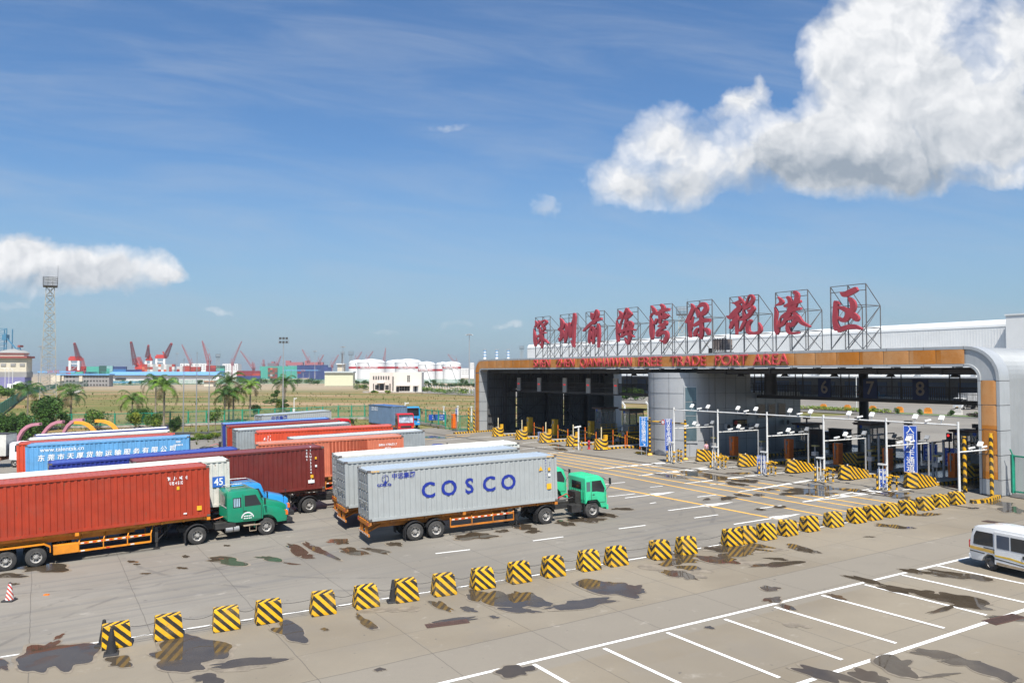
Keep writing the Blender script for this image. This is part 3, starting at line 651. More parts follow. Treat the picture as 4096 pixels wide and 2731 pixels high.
def cabover(label, M, cabm, wheelbase=3.5, roofh=2.95, group=None, text_door=None, shield=False, cat='truck', rails=True, stripe=None, name='tractor_truck'):
    """origin under the drive axle, x forward"""
    root = top(name, label, cat, M, group); wb = wheelbase; xr = wb - .52; xf = wb + 1.08; m = MB()
    for s in (-1, 1): m.box(-.9, wb + .9, s * .42 - .05, s * .42 + .05, .72, .98)
    m.box(-.6, .9, -.55, .55, .98, 1.12); m.box(xr - 1.0, xr - .3, -1.1, -.5, .5, .95); m.tube((xr - 1.5, .9, .72), (xr - .4, .9, .72), .3, n=12); m.box(xr - .4, xr + .1, -.5, .5, .9, 1.7); m.box(wb - .9, wb + .8, -.6, .6, .55, 1.0)
    m.tube((0, -1.1, .52), (0, 1.1, .52), .09, n=8); m.tube((wb, -1.0, .52), (wb, 1.0, .52), .07, n=8)
    m.path([(xr - .12, -.3, 1.0), (xr - .5, -.35, 1.35), (xr - 1.2, -.2, 1.2), (-.2, -.2, 1.25)], .03); m.path([(xr - .12, .3, 1.0), (xr - .6, .3, 1.5), (xr - 1.4, .2, 1.25)], .03, m=1)
    m.build('chassis', [DARK, RED], root)
    for s in (-1, 1): wheel(root, 0, s * 1.2, .52, .55); wheel(root, wb, s * 1.14, .52, .28)
    for s in (-1, 1): mudguard(root, 0, min(s * .62, s * 1.22), max(s * .62, s * 1.22), .64, flap=True)
    h = roofh; c = MB()
    prof = [(xr, 1.05), (xr, h - .12), (xr + .12, h), (xf - .55, h), (xf - .22, h - .22), (xf - .02, 1.95), (xf, 1.1), (xf - .02, .62), (xf - .42, .62), (wb + .55, .95), (wb + .35, 1.18), (wb - .35, 1.18), (wb - .45, 1.0), (wb - .52, .95)]
    c.prism(prof, -1.14, 1.14); cab = c.build('cab', cabm, root, bevel=.05, smooth=True)
    wy = 1.147
    for s in (-1, 1):
        y = s * wy if s < 0 else s * wy - .012
        poly_plate([(wb - .02, 1.72), (wb - .02, h - .32), (xf - .42, h - .32), (xf - .14, 1.85), (xf - .2, 1.6), (wb + .3, 1.72)], y, .012, 0, 'side_window', GLASS, root)
        poly_plate([(xr + .1, 1.75), (xr + .1, h - .35), (wb - .14, h - .35), (wb - .14, 1.75)], y, .012, 0, 'side_window', GLASS if s > 0 else mat('reflecting_glass', (.10, .16, .16), .15, 0, 0), root)
        m = MB()
        for p, q in (((wb - .08, 1.0), (wb - .08, h - .28)), ((xf - .12, 1.0), (xf - .12, 1.7)), ((wb - .08, .98), (xf - .12, .98))): m.bar((p[0], s * (wy + .001), p[1]), (q[0], s * (wy + .001), q[1]), .012, .02)
        m.box(wb + .02, wb + .16, s * wy - .02, s * wy + .02, 1.5, 1.54); m.build('door_trim', DARK, root)
        m = MB(); m.path([(xf - .2, s * 1.12, h - .3), (xf + .1, s * 1.42, h - .32), (xf + .12, s * 1.45, 2.15), (xf - .1, s * 1.15, 1.7)], .014, 5); m.box(xf + .06, xf + .11, s * 1.45 - .11, s * 1.45 + .11, 2.15, 2.55); m.build('mirror', BLACK, root)
        m = MB(); m.box(xf - .02, xf + .02, s * .9 - .16, s * .9 + .16, .82, 1.0, 0); m.build('headlight', mat('lamp_glass', (.6, .6, .55), .15, 0, .02), root)
        m = MB(); m.box(wb - .60, wb - .56, min(s * .85, s * 1.12), max(s * .85, s * 1.12), .35, 1.0); m.box(wb - .3, wb + .3, min(s * 1.06, s * 1.16), max(s * 1.06, s * 1.16), 1.07, 1.12); m.build('mud_flap', BLACK, root)
    m = MB()   # windscreen follows the slope
    m.add([(xf - .205, -1.0, h - .27), (xf - .205, 1.0, h - .27), (xf - .012, 1.0, 1.95), (xf - .012, -1.0, 1.95), (xf - .16, -1.0, h - .27), (xf - .16, 1.0, h - .27), (xf + .022, 1.0, 1.93), (xf + .022, -1.0, 1.93)], [(4, 5, 6, 7), (0, 4, 7, 3), (1, 2, 6, 5), (0, 1, 5, 4), (3, 7, 6, 2)])
    m.build('windscreen', mat('foil_sunshade', (.75, .78, .82), .25, .6, .5, 2) if shield else GLASS, root)
    m = MB(); m.box(xr - .012, xr + .01, -.62, .62, 1.85, h - .38); m.build('rear_window', GLASS, root)
    m = MB(); m.box(xf + .10, xf + .115, -.26, .26, .56, .70); m.build('number_plate', YELL, root)
    for y in (-.75, .1): m = MB(); m.bar((xf + .03, y, 1.93), (xf - .08, y + .5, 2.3), .02); m.build('wiper', BLACK, root)
    m = MB(); m.prism([(xf - .24, h - .16), (xf + .04, h - .28), (xf + .04, h - .31), (xf - .2, h - .24)], -1.0, 1.0); m.build('sun_visor', DARK, root)
    for s in (-1, 1): m = MB(); m.box(xf - .02, xf + .03, s * 1.0 - .11, s * 1.0 + .11, 1.25, 1.4); m.build('indicator', mat('amber_lamp', (.75, .16, .02), .3, 0, .05), root)
    m = MB(); m.box(xf - .06, xf + .10, -1.15, 1.15, .48, .78); m.box(xf - .03, xf + .015, -.75, .75, 1.2, 1.55, 1); m.build('bumper', [stripe or cabm, DARK], root, bevel=.03)
    m = MB()
    for i in range(7): m.box(xr - .03, xr + .0, -1.0 + i * .31, -.93 + i * .31, 1.2, 1.8)
    for i in range(6): m.box(xr + .12, xf - .6, -.95 + i * .37, -.88 + i * .37, h - .005, h + .022)
    m.build('cab_rib', cabm, root)
    return root
def bonnet(label, M, cabm, wb=4.1, group=None, curtain=True):
    root = top('tractor_truck', label, 'truck', M, group); m = MB(); xr = wb - 2.35
    for s in (-1, 1): m.box(-.9, wb + 1.1, s * .42 - .05, s * .42 + .05, .7, .95)
    m.box(-.6, .9, -.55, .55, .95, 1.1); m.tube((0, -1.1, .52), (0, 1.1, .52), .09, n=8); m.tube((wb, -1.0, .52), (wb, 1.0, .52), .07, n=8)
    m.box(xr - .7, xr + .5, -1.1, -.55, .72, 1.05); m.tube((xr - .1, -1.0, .62), (xr + .32, -1.0, .62), .17, n=12, m=1); m.tube((xr + .38, -1.0, .62), (xr + .7, -1.0, .62), .17, n=12, m=1)
    m.box(wb - .9, wb + .9, -.5, .5, .5, 1.1); m.path([(xr - .05, -.2, 1.3), (xr - .5, -.2, 1.2), (.4, -.1, 1.25)], .035, m=2)
    m.build('chassis', [DARK, STEEL, mat('air_line_orange', (.6, .13, .02), .5)], root)
    for s in (-1, 1): wheel(root, 0, s * 1.2, .53, .55); wheel(root, wb, s * 1.15, .53, .28)
    for s in (-1, 1): mudguard(root, 0, min(s * .62, s * 1.22), max(s * .62, s * 1.22), .66, a0=8, a1=172)
    c = MB(); xw = wb - .30
    c.prism([(xr, 1.12), (xr, 2.78), (xr + .1, 2.9), (xw - .45, 2.92), (xw - .18, 2.84), (xw + .12, 2.08), (xw + .12, 1.05), (xw - .2, .98), (xr + .5, 1.0)], -1.13, 1.13); c.build('cab', cabm, root, bevel=.06, smooth=True)
    c = MB()   # bonnet, narrower than the cab, and wings
    c.prism([(xw + .1, 1.1), (xw + .1, 2.1), (xw + .6, 2.07), (wb + 1.15, 1.82), (wb + 1.34, 1.68), (wb + 1.36, .95), (wb + .5, .95)], -.78, .78); c.build('bonnet', cabm, root, bevel=.08, smooth=True)
    for s in (-1, 1):
        f = MB(); pr_ = []
        for i in range(11): t = R(182 - 168 * i / 10); pr_.append((wb + .70 * math.cos(t), .55 + .72 * math.sin(t)))
        out = [(wb + 1.28, .78), (wb + 1.3, 1.28), (wb + .8, 1.62), (xw + .1, 1.85), (xw + .08, .98), (wb - .8, .72)]
        f.prism(pr_ + [(wb + 1.28, .74)] + out[1:], min(s * .70, s * 1.12), max(s * .70, s * 1.12)); f.build('wing', cabm, root, bevel=.03, smooth=True)
        y = s * 1.137 - (.012 if s > 0 else 0)
        poly_plate([(xr + 1.05, 1.92), (xr + 1.05, 2.58), (xw - .32, 2.58), (xw - .02, 1.98), (xw - .02, 1.92)], y, .012, 0, 'side_window', GLASS, root)
        sw = poly_plate([(xr + .35, 1.9), (xr + .35, 2.5), (xr + .85, 2.5), (xr + .85, 1.9)], y, .012, 0, 'side_window', GLASS, root)
        if curtain and s < 0:
            m = MB()
            for i in range(4): m.box(xr + .40 + i * .1, xr + .46 + i * .1, y - .006, y - .001, 1.95, 2.45)
            m.build('curtain', mat('pale_blue_cloth', (.35, .5, .6), .8), sw)
        m = MB()
        for p, q in (((xr + .95, 1.1), (xr + .95, 2.68)), ((xw - .0, 1.1), (xw - .0, 1.9)), ((xr + .95, 1.08), (xw, 1.08))): m.bar((p[0], s * 1.138, p[1]), (q[0], s * 1.138, q[1]), .012, .02)
        m.box(xr + 1.0, xr + 1.15, s * 1.14 - .015, s * 1.14 + .015, 1.62, 1.66); m.build('door_trim', DARK, root)
        m = MB(); m.path([(xw - .1, s * 1.1, 2.4), (xw + .2, s * 1.35, 2.3), (xw + .2, s * 1.35, 2.0)], .014, 5); m.box(xw + .14, xw + .2, s * 1.35 - .1, s * 1.35 + .1, 1.95, 2.35); m.build('mirror', BLACK, root)
        m = MB(); m.box(wb + 1.2, wb + 1.35, min(s * .82, s * 1.14), max(s * .82, s * 1.14), 1.12, 1.38); m.build('indicator', mat('amber_lamp', (.75, .16, .02), .3, 0, .05), root)
        m = MB(); m.box(xr + .95, xw - .1, min(s * .95, s * 1.2), max(s * .95, s * 1.2), .72, .78); m.box(xr + 1.3, xr + 1.7, s * 1.16 - .02, s * 1.16 + .02, .38, .42); m.bar((xr + 1.3, s * 1.16, .4), (xr + 1.3, s * 1.16, .75), .03); m.bar((xr + 1.7, s * 1.16, .4), (xr + 1.7, s * 1.16, .75), .03); m.build('step', mat('rusty_step', (.32, .25, .18), .7, 0, .3, 4), root)
    m = MB(); m.add([(xw - .19, -1.0, 2.78), (xw - .19, 1.0, 2.78), (xw + .10, 1.0, 2.12), (xw + .10, -1.0, 2.12), (xw - .15, -1, 2.79), (xw - .15, 1, 2.79), (xw + .14, 1, 2.12), (xw + .14, -1, 2.12)], [(4, 5, 6, 7), (0, 4, 7, 3), (1, 2, 6, 5), (0, 1, 5, 4), (3, 7, 6, 2)]); m.build('windscreen', GLASS, root)
    m = MB(); m.box(xr - .012, xr, -.7, .7, 2.0, 2.6); m.build('rear_window', GLASS, root)
    m = MB(); m.box(wb + 1.62, wb + 1.635, -.26, .26, .68, .84); m.build('number_plate', YELL, root)
    for s in (-1, 1): m = MB(); m.lathe([(0, .06), (.12, .05), (.13, 0), (.1, -.03)], 12, (wb + 1.37, s * .62, 1.25), 'x'); m.build('headlight', mat('lamp_glass', (.6, .6, .55), .15, 0, .02), root)
    m = MB(); m.box(wb + 1.25, wb + 1.62, -1.2, 1.2, .62, .92); m.build('bumper', BLACK, root, bevel=.05)
    m = MB(); m.box(wb + 1.35, wb + 1.38, -.6, .6, 1.05, 1.6)
    m.build('grille', BLACK, root)
    m = MB()
    for s in (-1, 1): m.path([(xr + .15, s * .95, 2.92), (xr + .25, s * .95, 3.06), (xw - .7, s * .8, 3.06), (xw - .35, s * .8, 2.92)], .025, 6)
    m.path([(xr + .25, -.95, 3.06), (xr + .25, .95, 3.06)], .02, 6); m.path([(xw - .7, -.8, 3.06), (xw - .7, .8, 3.06)], .02, 6); m.build('roof_rail', STEEL, root)
    m = MB(); m.path([(wb + 1.2, -.7, 1.8), (wb + 1.2, -.75, 2.25)], .012, 5); m.box(wb + 1.15, wb + 1.22, -.8, -.7, 2.2, 2.3); m.build('marker_pole', DARK, root)
    m = MB()
    for i in range(8): m.box(xr - .025, xr, -1.0 + i * .27, -.92 + i * .27, 1.25, 1.85)
    m.build('cab_rib', cabm, root)
    return root

# ------------------------------------------------------------------ the yard's rigs
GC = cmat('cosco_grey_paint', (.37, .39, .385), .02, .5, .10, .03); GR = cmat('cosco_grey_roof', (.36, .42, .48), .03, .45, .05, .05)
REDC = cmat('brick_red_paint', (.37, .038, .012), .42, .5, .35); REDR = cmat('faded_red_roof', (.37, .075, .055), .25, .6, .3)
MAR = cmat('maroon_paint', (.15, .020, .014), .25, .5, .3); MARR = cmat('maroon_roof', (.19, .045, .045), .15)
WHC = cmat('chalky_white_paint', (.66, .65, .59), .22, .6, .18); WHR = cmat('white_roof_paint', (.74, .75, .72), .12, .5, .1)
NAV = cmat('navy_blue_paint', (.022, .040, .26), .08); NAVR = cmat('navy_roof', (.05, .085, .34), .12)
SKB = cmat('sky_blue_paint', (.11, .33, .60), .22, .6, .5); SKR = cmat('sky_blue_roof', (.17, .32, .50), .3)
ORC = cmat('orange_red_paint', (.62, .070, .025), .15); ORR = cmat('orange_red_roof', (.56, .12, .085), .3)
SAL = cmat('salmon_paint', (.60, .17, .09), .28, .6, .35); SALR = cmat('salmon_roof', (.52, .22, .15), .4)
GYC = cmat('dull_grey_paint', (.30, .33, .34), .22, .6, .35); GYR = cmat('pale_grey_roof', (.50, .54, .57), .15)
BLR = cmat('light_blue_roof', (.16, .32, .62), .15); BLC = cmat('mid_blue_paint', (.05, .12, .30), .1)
STB = cmat('steel_blue_paint', (.13, .20, .29), .2); NB = mat('navy_lettering', (.012, .03, .27), .5, 0, .03)
YDEC = mat('yellow_decal', (.80, .42, .02), .5, 0, .05); WDEC = mat('white_decal', (.8, .8, .78), .5, 0, .05)
GRT = mat('mint_green_cab', (.04, .58, .29), .35, 0, .06, coat=.4, dirt=.22); GRD = mat('deep_green_cab', (.005, .25, .135), .35, 0, .05, coat=.4, dirt=.22)
BLT = mat('bright_blue_cab', (.03, .30, .68), .35, 0, .05, coat=.4, dirt=.18); REDT = mat('red_cab', (.50, .012, .02), .3, 0, .05, coat=.4)

def decals(root, L, deck, H, c=YDEC):
    plates(root, [(L - .62, L - .46, deck + H - .95, deck + H - .75, 0), (L - .62, L - .46, deck + H - 1.3, deck + H - 1.12, 1), (L - .75, L - .42, deck + .8, deck + 1.15, 0)])
def plates(root, lst):
    for x0, x1, z0, z1, k in lst: MB().box(x0, x1, -1.226, -1.215, z0, z1).build('decal', [YDEC, WDEC][k], root)
# front grey box: C O S C O
M, L = rig((1471, 1884), (2222, 1819), 4.3); L = 12.19; dk = 1.4; H = 2.9
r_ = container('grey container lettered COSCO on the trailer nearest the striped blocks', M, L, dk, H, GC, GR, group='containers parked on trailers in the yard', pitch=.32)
for i, chh in enumerate('COSCO'): text('lettering', chh, 1.26, NB, r_, SIDE(3.62 + i * 1.30, dk + 1.44), .006, .03)
text('lettering', '中远集团', .36, NB, r_, SIDE(2.12, dk + 2.46), .006, .008); text('lettering', 'COSCO', .20, NB, r_, SIDE(.98, dk + 2.02), .006, .010, shear=-.35, sx=1.2)
mb = MB(); 
for i in range(20):
    t0, t1 = i * math.pi / 10, (i + 1) * math.pi / 10; mb.bar((1.02 + .2 * math.cos(t0), -1.225, dk + 2.38 + .2 * math.sin(t0)), (1.02 + .2 * math.cos(t1), -1.225, dk + 2.38 + .2 * math.sin(t1)), .014, .022)
mb.prism([(.92, dk + 2.12), (1.12, dk + 2.12), (1.035, dk + 2.3), (1.03, dk + 2.6), (1.02, dk + 2.68), (1.01, dk + 2.6), (1.005, dk + 2.3)], -1.229, -1.219); mb.build('emblem', NB, r_)
decals(r_, L, dk, H); mb = MB(); mb.prism([(10.92, dk + 2.0), (11.2, dk + 2.0), (11.06, dk + 2.28)], -1.228, -1.217); mb.build('warning_triangle', YDEC, r_)
text('lettering', 'TBHU8933930', .16, NB, r_, SIDE(11.42, dk + 1.9), .004, vertical=True); text('lettering', '45G1', .15, NB, r_, SIDE(11.72, dk + 2.2), .004, vertical=True)
mb = MB()
for i in range(6): mb.prism([(.15 + i * .09, dk + H - .11), (.19 + i * .09, dk + H - .11), (.23 + i * .09, dk + H - .02), (.19 + i * .09, dk + H - .02)], -1.227, -1.22)
mb.build('height_warning_tape', YDEC, r_); mb = MB()
for i in range(6): mb.prism([(L - .7 + i * .09, dk + H - .11), (L - .66 + i * .09, dk + H - .11), (L - .62 + i * .09, dk + H - .02), (L - .66 + i * .09, dk + H - .02)], -1.227, -1.22)
mb.build('height_warning_tape', YDEC, r_)
trailer('orange trailer with two axles under the grey COSCO container', M, L, dk, (2.75, 4.05), (4.95, 9.1), group='container trailers')
cabover('mint green cab-over tractor pulling the grey COSCO container', M @ Tr(11.35, 0), GRT, 3.42, 2.72, group='tractor trucks')
# grey box behind it
M2, L2 = rig((1379, 1848), (2073, 1791), 4.3); L2 = 12.19
r_ = container('plain grey container directly behind the one lettered COSCO', M2, L2, dk, H, GC, GR, group='containers parked on trailers in the yard', pitch=.32)
trailer('orange trailer whose rear bumper shows left of the front grey container', M2, L2, dk, (2.75, 4.05), (4.95, 9.1), group='container trailers')
cabover('mint green tractor half hidden behind the front grey container', M2 @ Tr(11.35, 0), GRT, 3.42, 2.72, group='tractor trucks')
M3, L3 = rig((1356.5, 1824), (2084.5, 1769), 4.4); L3 = min(L3, 13.0)
container('long white-roofed container, third behind the grey COSCO one', M3, L3, 1.5, 2.9, WHC, WHR, group='containers parked on trailers in the yard')
trailer('trailer under the long white-roofed container', M3, L3, 1.5, (3, 4.3), group='container trailers')
# brick red box with the green bonneted tractor
M, L = rig((10, 1936.7), (836.7, 1861.7), 4.62); ex = M.col[0].to_3d(); fr = G(836.7, 1861.7, 4.62); LL = 13.6
M = M.copy(); M.translation = fr - ex * LL - PN * 4.62 + M.col[1].to_3d() * 1.22; H = 3.0; dk = 1.62
r_ = container('brick red container numbered TRLU 494201 9 at the left edge', M, LL, dk, H, REDC, REDR, group='containers parked on trailers in the yard', pitch=.33)
text('lettering', 'TRLU 494201 9', .27, WLET, r_, SIDE(LL - 1.75, dk + 2.42), .004, .012, sx=.8); text('lettering', 'US 4510', .27, WLET, r_, SIDE(LL - 1.85, dk + 2.14), .004, .008, sx=.8)
plates(r_, [(LL - 1.85, LL - 1.7, dk + 1.75, dk + 1.95, 0), (LL - .75, LL - .48, dk + .42, dk + .68, 0), (LL - 1.5, LL - 1.32, dk + .28, dk + .36, 1)])
trailer('bright orange trailer with tool box and side guard under the brick red container', M, LL, dk, (LL - 10.45, LL - 9.05), (LL - 7.0, LL - 3.3), mat('clean_orange_paint', (.72, .25, .012), .5, 0, .12, 2, dirt=.2), group='container trailers', boxes=True)
dt = bonnet('deep green bonneted tractor coupled to the brick red container', M @ Tr(LL - .75, 0), GRD, 4.1, group='tractor trucks')
mb = MB()
for i in range(17):
    a = R(15 + i * 150 / 16); mb.box(2.95 + .36 * math.cos(a) - .028, 2.95 + .36 * math.cos(a) + .028, -1.146, -1.141, 1.18 + .36 * math.sin(a) - .04, 1.18 + .36 * math.sin(a) + .04)
for i in range(5):
    mb.box(2.72 + i * .1, 2.79 + i * .1, -1.146, -1.141, 1.3, 1.37); mb.box(2.72 + i * .1, 2.79 + i * .1, -1.146, -1.141, 1.17, 1.23)
mb.build('door_lettering', WLET, dt)
mb = MB()
for i in range(8): mb.box(1.735, 1.742, -1.0 + i * .25, -.84 + i * .25, 1.90, 1.97)
mb.build('rear_lettering', WLET, dt)
# white 45 box behind
cr = G(917, 1837, 4.62); ang = math.degrees(math.atan2(M.col[0].y, M.col[0].x)) - 2.5
Mw, _ = rig((836, 1861), (917, 1837), 4.62, ang); Lw = 13.7
Mw.translation = cr - Mw.col[0].to_3d() * Lw - PN * 4.62 + Mw.col[1].to_3d() * 1.22
r_ = container('rust-streaked white container marked 45, behind the brick red one', Mw, Lw, 1.72, 2.9, cmat('streaky_white_paint', (.62, .61, .55), .45, .65, .3), WHR, group='containers parked on trailers in the yard', pitch=.34)
mb = MB(); mb.box(Lw - 1.05, Lw - .3, -1.2265, -1.215, 2.95, 3.6); pn = mb.build('number_panel', mat('panel_blue', (.03, .13, .50), .5, 0, .05), r_); text('numeral', '45', .62, WLET, pn, SIDE(Lw - .67, 3.26, -1.229), .004, .01, sx=.9)
mb = MB(); mb.prism([(Lw - 1.45, 4.3), (Lw - 1.2, 4.3), (Lw - 1.25, 3.7), (Lw - 1.35, 3.6), (Lw - 1.4, 3.9)], -1.226, -1.218); mb.build('rust_stain', mat('rust_brown', (.2, .08, .03), .9, 0, .4, 8), r_)
trailer('dark trailer under the white container marked 45', Mw, Lw, 1.7, (3, 4.3), group='container trailers', metal=mat('brown_chassis_paint', (.15, .06, .03), .7, 0, .3))
bonnet('bright blue bonneted tractor behind the deep green one', Mw @ Tr(Lw - 1.75, .15), BLT, 4.2, group='tractor trucks')
# maroon
M, L = rig((533, 1847), (1296, 1785), 4.6)
r_ = container('dark maroon container with upright white lettering, facing the grey ones', M, L, 1.65, 2.95, MAR, MARR, group='containers parked on trailers in the yard', pitch=.33)
text('lettering', 'YTLU5522463', .20, WLET, r_, SIDE(L - .98, 1.65 + 1.85), .004, .006, vertical=True); text('lettering', '45G1', .2, WLET, r_, SIDE(L - 1.25, 1.65 + 2.45), .004, .006, vertical=True)
plates(r_, [(L - .68, L - .55, 3.75, 3.92, 0), (L - .68, L - .54, 3.2, 3.35, 1), (L - 1.02, L - .82, 2.45, 2.68, 0), (L - 1.2, L - .75, 2.1, 2.32, 1)])
trailer('dark trailer under the maroon container', M, L, 1.63, (3, 4.3), group='container trailers', metal=mat('brown_chassis_paint', (.15, .06, .03)))
cabover('dark tractor whose drive wheel shows under the maroon container', M @ Tr(L - 1.15, 0), mat('dark_blue_cab', (.02, .03, .07), .4), 3.4, 2.6, group='tractor trucks')
# the rest of the yard, placed by their roof edges
def simple(label, pa, pb, h, side, roof, Lm=None, H=2.9, tr=True, **k):
    M, L = rig(pa, pb, h); L = Lm or max(11.2, min(13.7, L))
    c = container(label, M, L, h - H, H, side, roof, group='containers parked on trailers in the yard', **k)
    if tr: trailer('trailer under the ' + label, M, L, h - H, (2.8, 4.1), group='container trailers')
    return c, M, L
c, M, L = simple('navy blue container behind the maroon one', (196, 1855), (959, 1794), 4.5, NAV, NAVR)
c, M, L = simple('sky blue container with white Chinese lettering', (100, 1781.5), (756, 1745), 4.4, SKB, SKR, H=2.75, pitch=.36)
text('lettering', 'www.talentsk.cn', .50, WLET, c, SIDE(2.75, 1.65 + 2.28), .004, .002)
for i, chh in enumerate('东莞市天厚货物运输服务有限公司'): text('lettering', chh, .56, WLET, c, SIDE(1.15 + i * (L - 2.1) / 14.6, 1.65 + 1.58 + .012 * i), .004, .008, shear=.12)
text('lettering', '4500', .2, WLET, c, SIDE(L - .9, 3.98), .004, .005); text('lettering', 'GB18013', .2, WLET, c, SIDE(L - .9, 3.7), .004, .005)
cabover('green tractor nose showing past the sky blue container', M @ Tr(L - 1.0, .2), mat('teal_cab', (.02, .42, .27), .4, coat=.3), 2.9, 2.75, group='tractor trucks')
simple('orange container whose corrugated end shows left of the sky blue one', (65, 1775), (684, 1738), 4.4, ORC, REDR, Lm=12.6)
simple('rusty white container behind the orange one by the arches', (107, 1757), (656, 1725), 4.4, WHC, WHR, Lm=12)
simple('blue container with a white roof nearest the arches', (134, 1743), (652, 1711.6), 4.4, NAV, WHR, Lm=12)
c, M, L = simple('small grey container lettered in Chinese by the green fence', (1048, 1660), (1329.5, 1640), 4.2, GC, GR, Lm=9.6)
text('lettering', '中远集团', .55, NB, c, SIDE(2.3, 1.3 + 2.35), .004, .012)
cabover('red tractor in front of the small grey container by the fence', M @ Tr(L - .6, 0), REDT, 2.6, 2.9, group='tractor trucks')
simple('blue-roofed container behind the maroon-roofed one in the middle rank', (890, 1696), (1322, 1672), 4.4, NAV, BLR)
simple('maroon-roofed container in the middle rank', (908, 1706), (1358, 1681), 4.4, REDC, MARR)
simple('dull grey container with pale roof in the middle rank', (944, 1719.6), (1404, 1690), 4.4, GYC, GYR)
c, M, L = simple('orange-red container marked 45 in the middle rank', (1018.5, 1728), (1571, 1702), 4.4, ORC, ORR)
text('numeral', '45', .78, WLET, c, SIDE(1.1, 3.72), .004, .02, sx=.85)
simple('rusty grey container between the orange-red and the salmon ones', (1164, 1755), (1667.6, 1722.6), 4.4, GYC, GYR, Lm=11.4)
c, M, L = simple('faded salmon container with a darker brick patch', (1024, 1777), (1614, 1742), 4.4, SAL, SALR)
mb = MB(); prof, z0, z1 = corr_side(L, 1.66, 4.24, -1.2, x0=5.6, x1=8.6); strip(mb, [(x, y - .006) for x, y in prof], z0, z1); mb.build('repair_panel', cmat('brick_patch_paint', (.36, .07, .03), .1), c)
text('lettering', 'BIRU 175673 7', .24, WLET, c, SIDE(L - 1.3, 3.75), .004, .005); text('lettering', '45G1', .24, WLET, c, SIDE(L - 1.3, 3.45), .004, .005)
# blue 20-foot rig leaving along the fence
a, b = G(1477.7, 1618, 4.05), G(1566.4, 1624.4, 4.05); eb = Vector((math.cos(R(-58)), math.sin(R(-58)), 0)); Mx = LOC(Vector((b.x, b.y, T(b.x, b.y))), R(-58)) @ Tr(-8.5, 1.22)
r_ = container('steel blue container on the truck by the green fence', Mx, 8.5, 1.3, 2.75, STB, BLC, group='containers parked on trailers in the yard')
text('lettering', 'SENBO', .8, WLET, r_, SIDE(2.2, 3.45), .004, .01)
trailer('trailer of the steel blue container by the fence', Mx, 8.5, 1.28, (1.6, 2.8), (3.6, 5.6), group='container trailers', guards=False)
Mr = LOC(G(1622, 1746), R(-68)) @ Tr(-3.2, 0)
cabover('red tractor with silver sunshade in its windscreen beside the fence', Mr, REDT, 2.4, 3.2, group='tractor trucks', shield=True)
cabover('sky blue tractor behind the red one with the sunshade', LOC(G(1652, 1712), R(-66)) @ Tr(-3.6, 0), BLT, 2.4, 3.3, group='tractor trucks')
cabover('dark blue tractor with roof lamps behind the white-roofed container', LOC(G(1800, 1884), R(22)) @ Tr(-3.4, 0), mat('royal_blue_cab', (.01, .035, .28), .35, coat=.4), 2.4, 2.5, group='tractor trucks')
cabover('dark truck cab beyond the purple one', LOC(G(940, 1830), R(26)) @ Tr(-3, 2.0), mat('purple_cab', (.05, .02, .28), .4, coat=.3), 2.4, 2.6, group='tractor trucks')
# ================================================================== GATE BUILDING
def panel_mat():
    m = bpy.data.materials.new('rusty_orange_cladding'); m.use_nodes = True; t = NT(m.node_tree); bs = t.n['Principled BSDF']; bs.inputs['Roughness'].default_value = .65
    oc = t.tc('Object'); ox, oy, oz = t.xyz(oc)
    wn = t.n.new('ShaderNodeTexWhiteNoise'); wn.noise_dimensions = '1D'; t.put(wn.inputs['W'], t.m('ADD', t.m('FLOOR', t.m('DIVIDE', oy, 2.15)), t.m('FLOOR', t.m('DIVIDE', t.m('MULTIPLY', oz, t.m('LESS_THAN', oy, 0)), 1.6))))
    f = t.noise(oc, .9, 6, .7); g = t.noise(oc, 5, 6, .75)
    c = t.mix(t.ramp(t.m('ADD', t.m('MULTIPLY', f, .7), t.m('MULTIPLY', wn.outputs[0], .3)), .3, .7), (.50, .17, .010), (.58, .29, .11))
    c = t.mix(t.m('MULTIPLY', t.ramp(g, .55, .72), .6), c, (.30, .085, .012)); c = t.mix(t.m('MULTIPLY', t.ramp(t.noise(t.v('MULTIPLY', oc, (1, 3, .35)), 2.2, 7, .8), .63, .70), .5), c, (.68, .46, .28))
    t.put(bs.inputs['Base Color'], c); return m
PAN = panel_mat()
ALU = mat('aluminium_cladding', (.44, .455, .46), .42, .25, .06, .6, streak=.2)
ALU2 = mat('tower_panel', (.42, .43, .44), .4, .2, .05, .5, streak=.15)
CORR = mat('corrugated_silver', (.36, .375, .38), .45, .2, .06, .5, streak=.15)
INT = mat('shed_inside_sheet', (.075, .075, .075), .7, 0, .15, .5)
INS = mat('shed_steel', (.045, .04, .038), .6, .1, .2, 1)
SEAM = mat('panel_seam', (.09, .09, .09), .7)
gb = top('port_gate_building', 'wide gate canopy with rusty orange fascia and rounded silver corners', 'gate building', GM(0, 0))
def arch(off, z0=0, rt=2.3, rl=1.9, n=9):
    b0, b1, zt = -1.95 + off, 72.2 - off, 10.35 - off * .97
    r1 = max(.55, rt - off); r2 = max(.5, rl - off); pts = [(b0, z0)]
    for i in range(n): t = R(180 - 90 * i / (n - 1)); pts.append((b0 + r1 + r1 * math.cos(t), zt - r1 + r1 * math.sin(t)))
    for i in range(n): t = R(90 - 90 * i / (n - 1)); pts.append((b1 - r2 + r2 * math.cos(t), zt - r2 + r2 * math.sin(t)))
    pts.append((b1, z0)); return pts
def band(mb, o0, a0, o1, a1, m=0):
    p, q = arch(o0), arch(o1); n = len(p)
    vs = [(a0, b, z) for b, z in p] + [(a1, b, z) for b, z in q]; mb.add(vs, [(i, i + 1, n + i + 1, n + i) for i in range(n - 1)], m)
